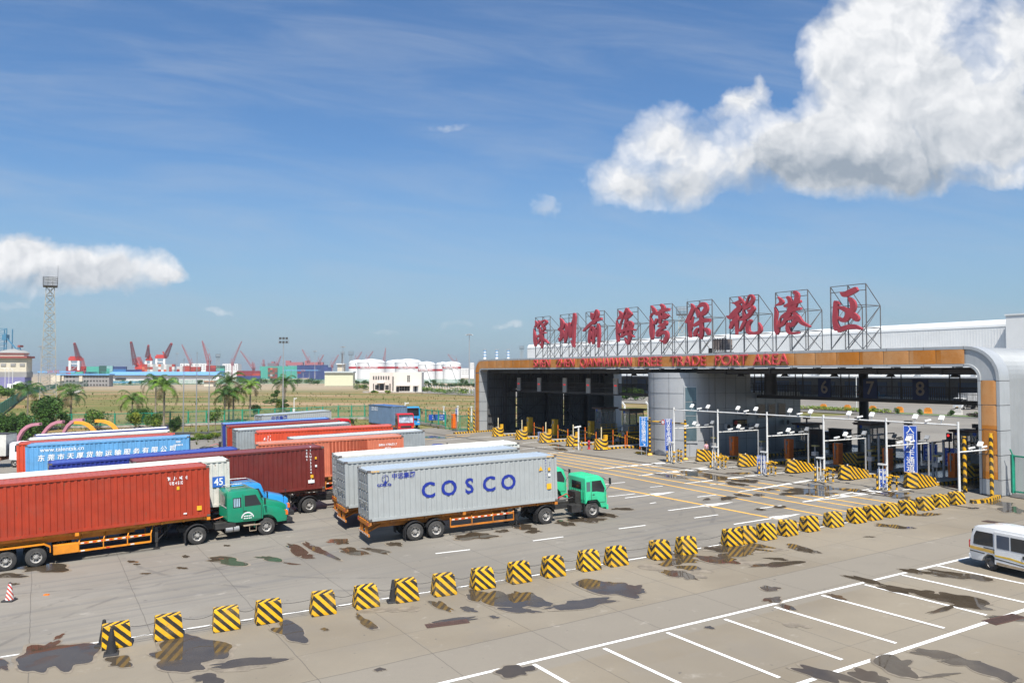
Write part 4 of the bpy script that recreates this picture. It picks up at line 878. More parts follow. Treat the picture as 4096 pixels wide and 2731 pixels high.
mb = MB(); band(mb, 0, 1.3, 0, 0); band(mb, 0, 0, .22, -.0); band(mb, .22, 0, .24, .10); band(mb, 1.30, .10, 1.32, 0); band(mb, 1.32, 0, 1.5, 0); band(mb, 1.5, 0, 1.5, 1.25); band(mb, .24, .10, 1.30, .10)
mb.box(-.02, .12, -1.72, -.66, .0, 1.05)
mb.build('portal_rim', ALU, gb, smooth=True)
# orange panels: one mesh per run
mb = MB(); nb_ = 33
def bulge(y0, y1, z0, z1, vert):
    # shallow pillowed sheet
    k = 6; vs = []
    for i in range(k + 1):
        for j in range(k + 1):
            s, t = i / k, j / k; d = .015 - .055 * (4 * s * (1 - s)) ** .6 * (.4 + .6 * t); vs.append((d, y0 + (y1 - y0) * s, z0 + (z1 - z0) * t))
    mb.add(vs, [(i * (k + 1) + j, i * (k + 1) + j + 1, (i + 1) * (k + 1) + j + 1, (i + 1) * (k + 1) + j) for i in range(k) for j in range(k)])
for i in range(nb_): y0 = .45 + (70.35 - .45) * i / nb_; y1 = .45 + (70.35 - .45) * (i + 1) / nb_ - .035; bulge(y0, y1, 9.09, 10.12, 0)
for i in range(4): z0 = 1.08 + i * 1.72; bulge(-1.71, -.67, z0, z0 + 1.68, 1)
for i in range(6): z0 = .1 + i * 1.38; bulge(70.92, 71.97, z0, z0 + 1.35, 1)
mb.build('orange_fascia', PAN, gb); mb = MB(); pa, qa = arch(.25), arch(1.29); n = len(pa); k = n // 2
vs = [(-.0, pa[i][0], pa[i][1]) for i in range(k, n - 1)] + [(-.0, qa[i][0], qa[i][1]) for i in range(k, n - 1)]; m_ = n - 1 - k
mb.add(vs, [(i, i + 1, m_ + i + 1, m_ + i) for i in range(m_ - 1)])
o = mb.build('orange_corner', PAN, gb)
mb = MB()
for z in (1.06, 2.75, 4.45, 6.2, 7.9): mb.box(-.006, 1.306, -1.957, -1.945, z - .02, z + .02); mb.box(-.008, .0, -1.95, -.44, z - .015, z + .015)
for z in (1.5, 2.9, 4.3, 5.7, 7.1, 8.3): mb.box(-.006, 1.25, 70.68, 70.69, z - .015, z + .015); mb.box(-.008, 0, 70.7, 70.9, z - .015, z + .015)
for i in range(24): y = .5 + i * 3; mb.box(-.006, 1.3, y - .015, y + .015, 10.352, 10.358); mb.box(-.008, 0, y - .012, y + .012, 10.1, 10.35)
for i in range(24): y = .5 + i * 3; mb.box(-.008, 0, y - .012, y + .012, 8.9, 9.08)
mb.build('panel_seam', SEAM, gb)
# outer skin: corrugated flanks and roof
def wave(a0, a1, pitch): 
    n = int((a1 - a0) / pitch); out = []
    for i in range(n + 1): out += [(a0 + i * pitch, 0), (a0 + i * pitch + pitch * .3, 0), (a0 + i * pitch + pitch * .5, 1), (a0 + i * pitch + pitch * .8, 1)]
    return out
mb = MB(); pts = arch(.06, n=12); nP = len(pts); wv_ = wave(1.3, 24, .19); vs = []
for a, h in wv_:
    q = arch(.06 + .05 * h, n=12); vs += [(a, b, z) for b, z in q]
mb.add(vs, [(i * nP + j, (i + 1) * nP + j, (i + 1) * nP + j + 1, i * nP + j + 1) for i in range(len(wv_) - 1) for j in range(nP - 1)])
mb.build('corrugated_shell', CORR, gb)
mb = MB()   # inner lining of the left wall with two open slots, and soffit
def sidefa(u, v, b=70.7):
    r = ray(u, v); o = Vector((0, 0, CZ)); t = (b - (o - O2).dot(B2)) / r.dot(B2); p = o + r * t; return (p - O2).dot(A2), p.z
sl1 = (sidefa(2062, 1620)[0], sidefa(2088, 1620)[0]); sl2 = (sidefa(2252, 1620)[0], sidefa(2276, 1620)[0]); zz = (.35, 6.1)
def wallseg(a0, a1, z0, z1):
    w_ = wave(a0, a1, .4); vs = []
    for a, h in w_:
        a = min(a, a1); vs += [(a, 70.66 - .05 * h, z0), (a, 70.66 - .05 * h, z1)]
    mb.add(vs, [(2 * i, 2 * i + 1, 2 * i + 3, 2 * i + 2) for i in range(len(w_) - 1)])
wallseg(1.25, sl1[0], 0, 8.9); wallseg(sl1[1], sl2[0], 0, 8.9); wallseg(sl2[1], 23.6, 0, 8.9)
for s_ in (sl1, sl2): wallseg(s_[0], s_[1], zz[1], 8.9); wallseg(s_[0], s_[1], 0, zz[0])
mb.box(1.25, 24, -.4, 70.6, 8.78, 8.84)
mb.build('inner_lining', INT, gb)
# the shell must be open at the slots too
sh = [q for q in gb.children if q.name.startswith('corrugated_shell')][0]; bm = bmesh.new(); bm.from_mesh(sh.data)
kill = [f for f in bm.faces if f.calc_center_median().y > 71.5 and f.calc_center_median().z < 8.5 and (sl1[0] < f.calc_center_median().x < sl1[1] or sl2[0] < f.calc_center_median().x < sl2[1])]
bmesh.ops.delete(bm, geom=kill, context='FACES'); bm.to_mesh(sh.data); bm.free()
mb = MB()
for s_ in (sl1, sl2): mb.box(s_[0] - .05, s_[1] + .05, 71.9, 72.1, 6.1, 8.6); mb.box(s_[0] - .05, s_[1] + .05, 71.9, 72.1, 0, .35)
mb.build('slot_panel', CORR, gb)
mb = MB()   # left wall framing
for z in (1.2, 2.4, 3.6, 4.9, 6.2, 7.5): mb.bar((1.3, 70.5, z), (23.6, 70.5, z), .12, .1)
for a in (4, 11.5, 19): mb.box(a - .15, a + .15, 70.0, 70.6, 0, 8.8)
for p, q in (((4, .2), (11.5, 5)), ((4, 5), (11.5, .2)), ((11.5, .2), (19, 5)), ((11.5, 5), (19, .2)), ((4, 5.5), (11.5, 8.6)), ((11.5, 8.6), (19, 5.5))): mb.bar((p[0], 70.3, p[1]), (q[0], 70.3, q[1]), .12)
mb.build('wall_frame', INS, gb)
mb = MB()
for i in range(13):
    y = 3 + i * 5.4; mb.box(1.3, 23.8, y - .1, y + .1, 8.3, 8.78)
for a in (1.5, 8, 15, 22.5): mb.box(a - .1, a + .1, 0, 70.5, 8.38, 8.7)
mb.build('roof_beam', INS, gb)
for (a, b, r) in ((23.4, 69.6, .42), (22, 46, .5), (22, 24, .5), (8, 24.8, .62)):
    MB().tube((a, b, 0 if a > 10 else 6.2), (a, b, 8.6), r, n=14).build('column', ALU2 if a > 23 else INS, gb, smooth=True)
mb = MB(); mb.box(22.6, 24.2, 68.2, 70.9, 0, 9); mb.build('rear_pier', ALU2, gb)
for i in range(12): y = 4 + i * 5.5; MB().frust(5 - .25, 5 + .25, y - .3, y + .3, 8.1, 8.34, .12, .12).build('high_bay_lamp', INS, gb)
# catwalks
def catwalk(a, b0, b1, z, nm):
    m = MB(); m.box(a - .45, a + .45, b0, b1, z - .12, z); m.bar((a - .45, b0, z + .55), (a - .45, b1, z + .55), .04); m.bar((a - .45, b0, z + 1.1), (a - .45, b1, z + 1.1), .05); m.bar((a + .45, b0, z + 1.1), (a + .45, b1, z + 1.1), .05)
    y = b0
    while y < b1: m.bar((a - .45, y, z), (a - .45, y, z + 1.1), .035); m.bar((a + .45, y, z), (a + .45, y, z + 1.1), .035); y += .2
    y = b0 + 1
    while y < b1: m.bar((a - .3, y, z), (a - .3, y, 8.7), .07); m.bar((a - .3, y + .9, z), (a - .3, y + .9, 8.7), .07); y += 5.3
    m.bar((a - .4, b0, z - .2), (a - .4, b1, z - .2), .12, .25); m.build('catwalk', INS, gb)
catwalk(5.6, 37, 70.4, 6.0, ''); catwalk(10, 0, 28.5, 6.1, '')
LSG = mat('lane_signal_box', (.40, .40, .40), .5, 0, .05)
for u in (300, 618, 1020, 1388, 1820):
    uu = 2000 + u * .2551; b, z = FA(uu, 1500 + 175 * .2551, 5.1); m = MB(); m.box(5.0, 5.15, b - .42, b + .42, 5.85, 7.75); q = m.build('lane_signal', LSG, gb)
    MB().box(4.985, 5.0, b - .24, b + .24, 6.78, 6.95).build('red_bar', mat('signal_red_bar', (.75, .02, .02), .4, 0, 0, emit=.5), q)
for u, chh in ((655, '6'), (957, '7'), (1288, '8')):
    b, z = FA(2900 + u * .6059, 1100 + 750 * .6059, 9.3); m = MB(); m.box(9.3, 9.4, b - .7, b + .7, 6.1, 7.9); q = m.build('lane_number_board', mat('number_board_navy', (.008, .02, .085), .6), gb)
    text('numeral', chh, 1.7, mat('dull_numeral', (.22, .19, .17), .7), q, face(9.29, b, 7.0, -1, 0), .005, .03)
# tower (office) under the canopy
tw = top('lane_office', 'round-nosed grey panelled office block under the canopy between the lanes', 'office', GM(0, 0))
def foot(off=0, a1=16.5):
    r = 4.0 + off; c = (3.3, 32.0); pts = []
    for i in range(19): t = R(270 - 180 * i / 18) ; pts.append((c[0] + r * math.cos(t) if i not in (0, 18) else c[0], c[1] + r * math.sin(t)))
    return pts + [(a1 + off, 36 + off), (a1 + off, 28 - off)]
mb = MB(); fp = foot(); mb.prism(fp, 0, 6.35, 0, 'xy'); fp2 = foot(0, 8.6); mb.prism([(x, y) for x, y in fp2], 6.351, 8.45, 0, 'xy'); mb.build('wall', ALU2, tw, smooth=True)
mb = MB()
for z in (1.6, 3.2, 4.8, 6.35, 7.9):
    p = foot(.012, 16.5 if z < 6.4 else 8.6); p = p[:-2] if False else p
    for i in range(len(p)): q = p[(i + 1) % len(p)]; mb.bar((p[i][0], p[i][1], z), (q[0], q[1], z), .028, .02)
pp_ = foot(.012)
for i in range(1, 19, 3): mb.bar((pp_[i][0], pp_[i][1], 0), (pp_[i][0], pp_[i][1], 8.45), .016)
for a in (3.4, 4.9, 6.4, 7.9): mb.bar((a, 27.985, 0), (a, 27.985, 8.45), .016)
for a in (9.4, 10.9, 12.4, 13.9, 15.4): mb.bar((a, 27.985, 0), (a, 27.985, 6.35), .016)
mb.build('panel_joint', SEAM, tw)
def rmat(a, b, r): return a
# tall window on the nose, set on the curve facing front-right
t = R(232); wx, wy_ = 3.3 + 4.0 * math.cos(t), 32 + 4.0 * math.sin(t); Mw_ = Matrix.Translation((wx, wy_, 0)) @ Matrix.Rotation(t, 4, 'Z')
wn = MB(); wn.box(-.1, .08, -.66, .66, 1.35, 7.1); o = wn.build('window', ALU, tw); o.matrix_local = Mw_
g_ = MB(); g_.box(.1, .115, -.55, .55, 1.6, 6.95); o2 = g_.build('pane', mat('blue_grey_glass', (.10, .16, .19), .06, .3, .1, 1, spec=.9), o)
g_ = MB(); [g_.box(.116, .125, -.55, .55, z - .03, z + .03) for z in (2.9, 4.1, 5.5)]; g_.build('glazing_bar', STEEL, o)
mb = MB(); y = 27.96
for a0 in (9.6, 11.2, 12.8):
    w1 = MB().box(a0, a0 + 1.2, y - .03, y + .05, 3.6, 5.2).build('window', STEEL, tw); MB().box(a0 + .08, a0 + 1.12, y - .04, y - .03, 3.7, 5.1).build('pane', GLASS, w1)
for a0, z in ((4.6, 2.6), (7.3, 3.9), (8.2, 2.5), (13.6, 2.8)):
    w1 = MB().box(a0, a0 + .85, y - .38, y - .05, z, z + .62).build('air_conditioner', mat('ac_casing', (.45, .45, .43), .6), tw); MB().tube((a0 + .3, y - .39, z + .31), (a0 + .3, y - .385, z + .31), .24, n=16).build('fan_grille', DARK, w1)
nb2 = MB().box(5.9, 7.9, y - .08, y, 2.9, 3.6).build('name_board', mat('dark_notice_board', (.03, .02, .02), .5), tw); text('lettering', '中国海关', .42, mat('brass_lettering', (.45, .3, .1), .4, .4), nb2, Matrix(((1, 0, 0, 7.1), (0, 0, -1, y - .085), (0, 1, 0, 3.28), (0, 0, 0, 1))), .004, .005)
MB().lathe([(0, 0), (.24, 0), (.24, .03), (0, .03)], 16, (6.25, y - .11, 3.26), 'y').build('emblem', mat('emblem_red', (.5, .04, .03), .4), nb2)
mb = MB(); mb.bar((8.7, 28.1, 7.35), (16.4, 28.1, 7.35), .05); mb.bar((8.7, 28.1, 6.9), (16.4, 28.1, 6.9), .04)
for i in range(18): mb.bar((8.7 + i * .45, 28.1, 6.35), (8.7 + i * .45, 28.1, 7.35), .03)
mb.build('roof_railing', INS, tw)
# fascia words
FL = mat('faded_red_letters', (.60, .075, .08), .5, 0, .15, 2)
words = [('SHEN', 1850 + 582 * .489, 1850 + 716 * .489), ('ZHEN', 1850 + 765 * .489, 1850 + 915 * .489), ('QIANHAIWAN', 1850 + 963 * .489, 1850 + 1383 * .489), ('FREE', 1850 + 1440 * .489, 1850 + 1630 * .489), ('TRADE', 1850 + 1700 * .489, 1850 + 1990 * .489), ('PORT', 1850 + 2068 * .489, 2900 + 150 * .6059), ('AREA', 2900 + 185 * .6059, 2900 + 420 * .6059)]
for wd, u0, u1 in words:
    b0 = FA(u0, 1455, -.1)[0]; b1 = FA(u1, 1455, -.1)[0]; o = text('lettering', wd, 1.42, FL, gb, Matrix.Identity(4), .05, .0)
    xs_ = [v.co.x for v in o.data.vertices]; w0 = max(xs_) - min(xs_); o.data.transform(Matrix.Translation((-(max(xs_) + min(xs_)) / 2, 0, 0))); o.data.transform(Matrix.Diagonal(((b0 - b1) / w0, 1, 1, 1)))
    o.matrix_local = face(-.10, (b0 + b1) / 2, 9.60, -1, 0)
# rooftop characters on lattice frames
SGN = mat('weathered_pink_red', (.37, .05, .065), .55, 0, .12, 1.2, streak=.2); LAT = mat('lattice_steel', (.16, .16, .16), .6, .2, .2, 2)
fr_ = [(56.45, 53.1), (50.9, 47.2), (45.6, 42.1), (39.7, 36.2), (34.15, 30.8), (28.65, 25.2), (22.9, 19.4), (17.45, 14.0), (11.7, 8.4)]
BRUSH = [
 ((2110, 1230, .1573), [
  [[(205,335,12),(235,400,60),(215,460,42),(175,515,14)],[(168,530,14),(180,680,48),(190,850,60),(207,985,40)],[(230,695,10),(225,800,28),(212,960,40)],[(288,325,12),(315,380,42)],
   [(265,545,28),(290,440,45),(360,370,45),(430,325,40),(485,360,50),(460,410,60),(400,470,48)],[(370,400,30),(400,480,60),(432,530,50),(390,590,45),(335,640,50),(320,560,45),(318,495,36)],
   [(260,750,55),(340,690,60),(400,640,52),(470,645,30)],[(365,640,60),(378,760,65),(382,900,45),(368,1035,20)],[(315,910,12),(355,970,38)],[(350,760,50),(300,850,45),(268,915,24)],[(390,790,50),(460,840,55),(535,905,26)]],
  [[(830,270,14),(870,330,60),(900,430,90),(870,520,90),(790,560,60)],[(800,540,50),(840,600,50)],[(885,560,60),(880,650,70),(850,745,56)],[(930,625,16),(915,700,70),(860,780,60),(812,860,26)],[(803,770,20),(828,830,50)],
   [(960,395,30),(1000,480,65),(990,650,75),(975,780,70),(958,900,22)],[(985,800,30),(1045,560,16)],[(1070,380,50),(1085,480,80),(1085,640,70),(1092,775,30)],[(1120,450,25),(1160,305,10)],
   [(1195,138,50),(1202,250,75),(1190,500,65),(1180,750,60),(1187,1010,24)],[(1115,835,10),(1150,900,40),(1182,990,48)]],
  [[(1610,130,16),(1650,200,90),(1645,310,36)],[(1650,320,26),(1700,200,50),(1745,55,14)],[(1755,50,26),(1785,120,65),(1780,200,70),(1745,290,64)],[(1895,280,70),(1780,310,80),(1690,350,70),(1600,420,65),(1500,520,60),(1420,600,40)],
   [(1700,300,60),(1720,380,60),(1655,440,18)],[(1650,470,50),(1600,580,45),(1580,700,55),(1570,820,50),(1580,915,16)],[(1655,470,46),(1690,560,55),(1685,750,50),(1668,930,36)],[(1605,790,8),(1640,870,42)],
   [(1600,600,60),(1632,680,56),(1610,820,16)],[(1735,525,28),(1762,620,55),(1748,755,20)],[(1800,405,46),(1820,520,60),(1825,750,60),(1806,1020,26)],[(1740,560,20),(1790,480,25)]]]),
 ((2440, 1200, .18707), [
  [[(195,230,14),(245,310,75),(215,370,60),(150,420,12)],[(145,435,14),(160,560,50),(165,700,65),(177,895,50)],[(195,700,50),(215,560,30),(260,420,26),(310,280,22),(355,165,14)],[(365,170,40),(385,250,80),(445,300,66),(380,340,110),(315,410,50)],
   [(360,400,60),(330,520,45),(300,640,40),(240,800,28)],[(410,455,50),(470,510,60),(455,600,60),(440,720,60),(420,830,60),(385,955,26)],[(322,795,10),(350,880,42),(380,930,40)],[(375,470,46),(402,560,50),(370,620,60),(355,730,44)],
   [(185,700,50),(290,650,55),(400,620,55),(545,640,36)],[(235,800,30),(320,735,50),(430,735,60),(520,790,26)]],
  [[(890,118,14),(945,220,80),(970,280,70),(900,300,40),(862,380,22)],[(870,370,22),(890,480,65),(880,640,60),(890,750,60),(907,850,30)],[(938,510,18),(920,700,45),(905,830,50)],[(1085,92,50),(1140,150,75),(1140,240,80)],
   [(1275,200,64),(1180,210,80),(1090,250,80),(985,320,44)],[(1060,280,60),(1080,400,60),(1065,510,40)],[(1165,270,64),(1150,420,70)],[(1010,400,60),(960,520,44)],[(1250,310,70),(1180,390,60)],
   [(1195,440,56),(1190,510,80),(1120,530,70),(1035,570,36)],[(1185,580,52),(1100,620,60),(1040,680,70),(1028,765,64),(1110,700,70),(1200,690,80),(1225,770,70),(1190,870,80),(1163,940,24)],[(1065,850,10),(1140,890,55)]],
  [[(1735,75,14),(1780,160,75),(1740,280,80),(1690,390,85),(1630,490,46)],[(1700,430,60),(1710,600,70),(1718,800,50)],[(1780,350,24),(1752,520,30),(1740,640,26)],[(1850,155,30),(1880,250,75),(1895,380,40)],
   [(1870,160,20),(1990,90,100),(2060,150,90),(2030,250,110),(1930,330,80)],[(2145,430,78),(2000,440,90),(1880,500,80),(1785,560,44)],[(1960,350,70),(1960,500,75),(1965,700,75),(1953,838,28)],[(1865,715,12),(1930,770,70)],
   [(1885,595,40),(1830,700,75),(1828,780,40)],[(2010,595,20),(2090,650,90),(2118,750,44)]]]),
 ((2880, 1130, .2551), [
  [[(300,225,14),(330,290,65),(260,320,45),(198,325,8)],[(250,320,36),(310,390,70),(250,460,90),(170,540,80),(105,525,14)],[(265,480,50),(265,620,55),(262,820,22)],[(250,560,50),(200,640,60),(165,725,44)],[(270,610,30),(343,520,8)],
   [(365,290,20),(390,370,60),(400,430,56)],[(415,340,20),(450,230,20),(490,200,35),(520,250,50),(480,340,60),(390,410,56)],[(500,365,46),(525,420,60),(440,450,36)],[(372,430,24),(385,540,50)],[(525,410,56),(470,500,60),(400,560,60),(315,590,30)],
   [(410,590,55),(360,680,45),(308,770,16)],[(490,580,44),(445,670,55),(450,770,60),(530,795,45),(620,775,50),(640,710,45),(612,625,8)]],
  [[(912,222,10),(970,300,65),(940,335,50),(865,364,8)],[(862,382,12),(885,470,50),(875,600,45),(885,740,55),(903,818,30)],[(950,550,16),(920,700,40),(905,790,50)],[(1055,220,44),(1100,280,65),(1100,400,70),(1080,450,60)],
   [(1160,140,44),(1215,190,65),(1200,280,70),(1170,380,60),(1120,430,60)],[(1272,290,50),(1150,320,60),(1010,375,40)],[(1275,405,46),(1150,430,60),(1050,490,60),(960,550,40)],[(1100,480,70),(1040,570,65),(990,650,50),(925,705,14)],
   [(1160,470,60),(1230,550,65),(1290,630,60),(1418,695,30)],[(1065,590,14),(1150,550,60),(1205,560,60),(1160,640,70),(1105,690,44)],[(1075,625,46),(1070,730,60),(1110,790,45),(1250,785,36)]],
  [[(1888,150,12),(1950,190,80),(2050,150,95),(2155,95,80)],[(2020,230,30),(2080,310,90),(2090,400,90),(2030,490,100),(1970,580,80),(1900,580,60),(1866,535,8)],[(1850,380,46),(1960,420,70),(2050,480,90),(2140,560,100),(2135,610,40)],
   [(1825,285,70),(1815,450,80),(1810,620,80),(1850,745,110)],[(1888,350,14),(1850,310,40)],[(1850,755,80),(1980,705,75),(2100,690,75),(2230,730,36)]]])]
def brush_mesh(cfg, strokes, bm_):
    (ou, ov, sc) = cfg; mb = MB()
    for si, st in enumerate(strokes):
        P = [Vector(q) for q in st]; P = [P[0] * 2 - P[1]] + P + [P[-1] * 2 - P[-2]]; pts = []
        for i in range(1, len(P) - 2):
            for k in range(6):
                t = k / 6; a, b, c, d = P[i - 1], P[i], P[i + 1], P[i + 2]
                pts.append(.5 * ((2 * b) + (c - a) * t + (2 * a - 5 * b + 4 * c - d) * t * t + (3 * b - a - 3 * c + d) * t ** 3))
        pts.append(P[-2]); L = []; Rr = []
        n = len(pts)
        for i, p in enumerate(pts):
            q0, q1 = pts[max(0, i - 1)], pts[min(n - 1, i + 1)]; d = Vector((q1.x - q0.x, q1.y - q0.y)); d = d.normalized() if d.length > 1e-6 else Vector((0, 1)); nx, ny = -d.y, d.x
            w_ = max(6, p.z) * .48 * (.75 if i in (0, n - 1) else 1); L.append((p.x + nx * w_, p.y + ny * w_)); Rr.append((p.x - nx * w_, p.y - ny * w_))
        def mp(q, a): b, z = FA(ou + q[0] * sc, ov + q[1] * sc, 0); return (a, b, z)
        fr, bk = -.10 - .004 * si, .14; V = []
        for l, r in zip(L, Rr): V += [mp(l, fr), mp(r, fr), mp(l, bk), mp(r, bk)]
        F_ = []
        for i in range(n - 1):
            a = 4 * i; F_ += [(a, a + 4, a + 5, a + 1), (a + 2, a + 3, a + 7, a + 6), (a, a + 2, a + 6, a + 4), (a + 1, a + 5, a + 7, a + 3)]
        F_ += [(0, 1, 3, 2), (4 * n - 4, 4 * n - 2, 4 * n - 1, 4 * n - 3)]; mb.add(V, F_)
    return mb
BR_LIST = [(c, s) for c, ch in BRUSH for s in ch]

for i, (chh, (b0, b1)) in enumerate(zip('深圳前海湾保税港区', fr_)):
    lab = ['first', 'second', 'third', 'fourth', 'fifth', 'sixth', 'seventh', 'eighth', 'last'][i]
    rt = top('rooftop_character', f'faded red character {chh} on a steel lattice, {lab} from the left on the gate roof', 'sign letter', GM(0, 0), 'giant characters along the gate roof')
    m = MB(); nxt = fr_[i + 1][0] if i < 8 else b1; bm_ = (b0 + b1) / 2
    for b in (b0, bm_, b1):
        m.bar((.25, b, 10.3), (.25, b, 15.6), .075); m.bar((2.1, b, 10.3), (2.1, b, 13.9), .06); m.bar((.25, b, 15.6), (2.1, b, 13.9), .05)
        m.bar((.25, b, 13.9), (2.1, b, 13.9), .05); m.bar((.25, b, 12.1), (2.1, b, 12.1), .05); m.bar((.25, b, 12.1), (2.1, b, 13.9), .045); m.bar((.25, b, 10.4), (2.1, b, 12.1), .045)
    for z in (12.1, 13.9, 15.1, 15.6): m.bar((.25, b0, z), (.25, b1, z), .06)
    for z in (12.1, 13.9): m.bar((2.1, b0, z), (2.1, b1, z), .055)
    for y0, y1 in ((b0, bm_), (bm_, b1)):
        m.bar((2.1, y0, 12.1), (2.1, y1, 13.9), .045); m.bar((2.1, y1, 10.4), (2.1, y0, 12.1), .045); m.bar((2.1, y0, 10.4), (2.1, y1, 12.1), .045); m.bar((.25, y0, 10.4), (.25, y1, 12.1), .045)
    m.build('lattice_frame', LAT, rt)
    brush_mesh(*BR_LIST[i], bm_).build('character', SGN, rt)
mb = MB(); rc = top('roof_equipment_box', 'boxy rusty equipment cage on the canopy roof among the lattice frames', 'equipment', GM(1.2, 25.0, 10.36)); mb.box(-.5, .5, -1.0, .55, .3, 1.35); mb.build('housing', mat('rusty_grille', (.22, .18, .16), .8, 0, .3, 4), rc)
mb = MB(); [mb.bar((-.53, -1.05 + i * .33, .15), (-.53, -1.05 + i * .33, 1.45), .05) for i in range(6)]; mb.bar((-.53, -1.05, 1.42), (-.53, .6, 1.42), .05); mb.bar((-.53, -1.05, .18), (-.53, .6, .18), .05); mb.box(-.6, .6, -1.1, .65, 0, .1); mb.build('cage', INS, rc)
MB().box(-.45, .0, 1.0, 1.25, .0, .5).build('bracket_lamp', INS, rc)
# ------------------------------------------------------------------ islands
STC = stripes('chevron_stripes', .44, mode='chev'); STK = stripes('kerb_stripes', .55, mode='x'); STR_RING = stripes('ring_stripes', .42, mode='ring'); STD = stripes('diagonal_post_stripes', .55, mode='diag'); STDR = stripes('drum_stripes', .42, mode='yz')
KRB = mat('island_concrete', (.33, .31, .28), .9, 0, .15, 1)
isl_l = [62.7, 56.75, 51.3, 45.6, 40.3]; isl_r = [25.9, 20.6, 15.2, 9.95, 4.3]
ordn = ['leftmost', 'second', 'third', 'fourth', 'fifth']
for i, b in enumerate(isl_l + isl_r):
    lft = i < 5; a0 = -.9 if lft else .6; o = top('lane_island', (f'{ordn[i % 5]} raised lane island of the {"left" if lft else "right"} lanes with striped kerb'), 'traffic island', GM(a0, b), 'raised lane islands under the canopy')
    m = MB(); m.prism([(0, -.75), (15, -.75), (15, .75), (0, .75), (-.5, .4), (-.6, 0), (-.5, -.4)], .2, .22, 0, 'xy'); m.build('island_top', KRB, o)
    m = MB(); m.prism([(0, -.8), (15.05, -.8), (15.05, .8), (0, .8), (-.55, .45), (-.66, 0), (-.55, -.45)], 0, .2, 0, 'xy'); m.build('kerb', STK, o)
for i, b in enumerate(isl_l):
    o = top('striped_drum', f'{ordn[i]} flared black and yellow drum of the left lanes with a pale pole on it', 'traffic drum', GM(-1.7, b), 'striped drums at the left lanes'); m = MB()
    m.lathe([(.0, 0), (.90, 0), (.80, .10), (.76, 1.0), (.74, 1.05), (0, 1.05)], 22, (0, 0, 0)); m.build('drum_body', STDR, o, smooth=True)
    q = top('lane_marker_post', f'thin cream marker post standing on the {ordn[i]} striped drum', 'post', GM(-1.7, b - .05, 1.05), 'marker posts on the drums'); MB().tube((0, 0, 0), (0, 0, 1.35), .06, n=8).build('post', mat('cream_paint', (.72, .62, .40), .5), q); MB().box(.15, .5, -.5, -.2, 0, .5).build('card_reader', YELL, q)
    MB().box(-.1, .2, .1, .5, .0, .12).build('ledge', KRB, q)
for i, b in enumerate(isl_r):
    o = top('striped_wedge_block', f'{ordn[i]} long chevron-striped wedge block in front of the right lanes', 'crash block', GM(-1.6, b - .3), 'chevron wedge blocks at the right lanes'); m = MB()
    m.add([(0, 0, 0), (.45, -.62, 0), (.45, .62, 0), (2.9, -.62, 0), (2.9, .62, 0), (.12, 0, 1.05), (.5, -.5, 1.08), (.5, .5, 1.08), (2.85, -.5, .58), (2.85, .5, .58)],
          [(0, 1, 6, 5), (0, 5, 7, 2), (1, 3, 8, 6), (2, 7, 9, 4), (3, 4, 9, 8), (5, 6, 7), (6, 8, 9, 7), (0, 2, 4, 3, 1)]); m.build('block_body', STC, o); MB().tube((.9, 0, 1.0), (.9, 0, 1.12), .05).build('marker_stud', WHITEP, o)
# orange / yellow barrier machines
def machine(a, b, c, label, h=1.9, arm=True, grp='barrier machines on the islands'):
    o = top('barrier_machine', label, 'barrier machine', GM(a, b, .22), grp); MB().box(-.32, .32, -.28, .28, 0, h * .55).build('cabinet_base', c, o, bevel=.02); MB().box(-.33, .33, -.29, .29, h * .555, h).build('cabinet_top', c, o, bevel=.02)
    MB().box(-.36, -.32, -.12, .12, h * .72, h * .9).build('card_slot', STEEL, o)
    if arm: MB().tube((-.42, 0, .5), (-.42, 0, h + .1), .045, n=8).build('barrier_pivot', STEEL, o)
oc_ = 'orange'
for i, (a, b) in enumerate([(3.6, 25.7), (5.6, 20.6), (5.6, 15.2), (5.0, 9.9), (5.4, 4.5)]): machine(a, b, ORAN, f'{ordn[i]} orange barrier machine on the right lane islands')
for i, (a, b) in enumerate([(3.4, 62.7), (3.6, 56.9), (5.3, 51.3), (8.6, 45.7), (4.6, 40.5), (9.5, 40.4)]): machine(a, b, YELL, ['leftmost yellow lane cabinet', 'second yellow lane cabinet from the left', 'yellow lane cabinet in front of the first glazed kiosk', 'yellow lane cabinet beside the second kiosk', 'yellow lane cabinet on the island next to the office', 'rear yellow lane cabinet beside the office'][i] + ' on its island', 2.1, False, 'yellow lane cabinets')
machine(-1.2, 76.3, ORAN, 'bright orange cabinet by the green sliding gate', 2.1, False); machine(11.5, 44.2, ORAN, 'orange machine deep in the left lanes', 2.0, False)
